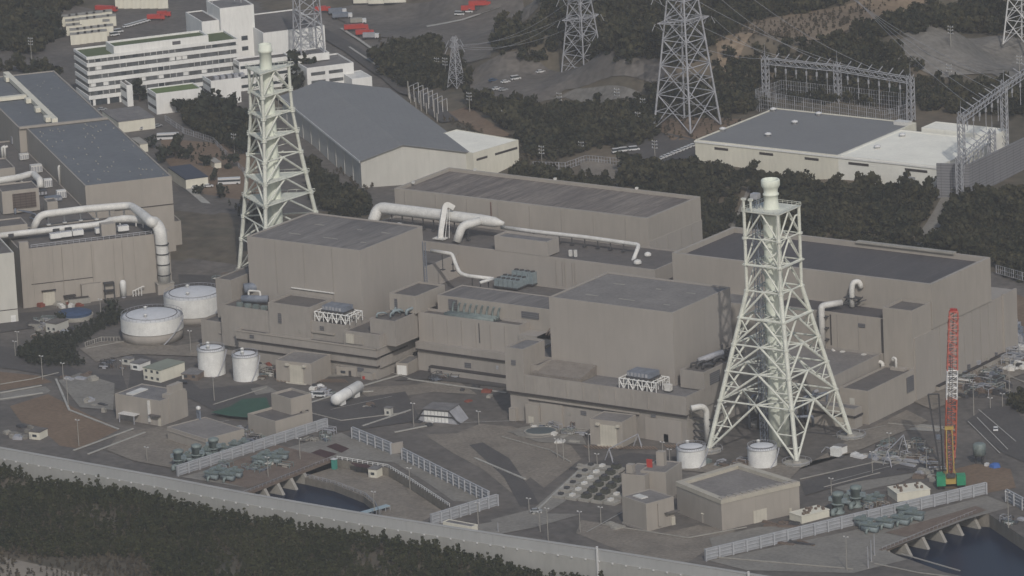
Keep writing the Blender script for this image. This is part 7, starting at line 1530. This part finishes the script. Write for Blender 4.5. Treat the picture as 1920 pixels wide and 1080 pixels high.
for a in [('round clipped tree left of the tiny cream garden hut',388,312,3.6),('round clipped tree right of the tiny cream garden hut',435,316,3.8),('broad dark tree behind the dark blue roofed hall, left',308,303,4.5),('broad dark tree behind the dark blue roofed hall, middle',330,298,5),('broad dark tree behind the dark blue roofed hall, right',348,300,4),
    ('round bush beside the pale shed by the dark blue cover',116,612,3.6),('dark conifer at the end of the hedge by the wide tanks',212,592,4.2),('tree in the court between office wings',262,190,5),('big tree before the white block with the cluttered roof',395,215,6.5),('dark tree right of the green roofed wing',340,212,4.8),
    ('big dark tree between the stack top and the white annex',566,165,8),('second dark tree left of the white annex',552,172,6),('big tree between the office block and stack, upper',420,222,7.5),('big tree between the office block and stack, lower',445,258,7.5),('big tree left of the stack over the garden fence',378,238,6.5),('dark tree left of the stack, by the fence end',460,290,6),
    ('tree by the gate hut of the blue roofed hall',285,278,3),('pale crowned tree beside the pale cubes',100,72,6),('tree in the wood edge beside the pale cubes',80,60,7),('dark tree by the brown garden path, left',372,365,3),('dark tree by the brown garden path, right',415,372,3.4),('tree behind the stack base, left',482,420,3.6),('small tree by the upper garden car row',402,340,2.6)]: tree(*a)
meshfence('garden_fence', 'grey fence along the trees right of the brown garden', [G(310,226),G(345,250),G(400,268),G(462,330)], 2.6, GALV, 2.2, 2, r=.08)
meshfence('site_fence', 'pale mesh fence on the road between hall and wood, right edge', [G(1868,512,2),G(1925,528,2)], 3.5, GALV, 1.3, 2, r=.09)
meshfence('gate_fence', 'grey gate fence across the path behind the turbine hall', [TG(1000,316),TG(1060,318),TG(1100,304),TG(1200,314)], 3.2, GALV, 1.5, 2, r=.09)
meshfence('tank_fence', 'low beige fence round the nearer wide tank', [G(160,650),G(190,640),G(225,640)], 1.8, CONCL, 1.2, 1, r=.12)
t = thing('trash_screen', 'pale blue roofed walkway reaching over the dark water of the left basin', 'walkway', G(690,960))
a = Vector(G(660,968,-2)); b = Vector(G(728,948,-1.5)); d = (b-a).normalized(); n = Vector((-d.y,d.x,0))
m = MB(); [m.add([tuple(p+n*o_+Vector((0,0,z))) for z in (0,.3) for p, o_ in ((a,-1.3),(b,-1.3),(b,1.3),(a,1.3))], [(0,3,2,1),(4,5,6,7),(0,1,5,4),(1,2,6,5),(2,3,7,6),(3,0,4,7)])]; m.obj('walkway_roof', mat('pale blue sheet', (.30,.38,.42), var=.1), t)
m = MB(); [m.tube(tuple(a.lerp(b,k/8)+n*q), tuple(a.lerp(b,k/8)+n*q+Vector((0,0,-3))), .15, 4) for k in range(9) for q in (-1.1,1.1)]; objs(m, 'post', GALV, t)
t = thing('stair_kiosk', 'small green and white stair top at the head of the white basin railing', 'kiosk', G(626,872)); x, y, _ = G(627,872,-1.5); MB().box(x-.8,x+.8,y-.8,y+.8,-3,.8).obj('kiosk_body', mat('sea green paint', (.06,.27,.22)), t); MB().box(x-1,x+1,y-1,y+1,.81,1.0).obj('roof', CARW, t)
# ================================================================== AIR
hm = bpy.data.materials.new('haze air'); hm.use_nodes = True; N = hm.node_tree.nodes; N.remove(N['Principled BSDF']); pv = N.new('ShaderNodeVolumePrincipled')
pv.inputs['Color'].default_value = (1.0,.98,.97,1); pv.inputs['Density'].default_value = .72e-4; pv.inputs['Anisotropy'].default_value = 0.2
hm.node_tree.links.new(pv.outputs[0], N['Material Output'].inputs['Volume'])
hz_ = MB().box(-1800, 2400, -2500, 2900, -20, 640).obj('haze', hm); hz_['kind'] = 'stuff'; hz_['label'] = 'thin pale haze over the whole site'
S.cycles.volume_bounces = 1
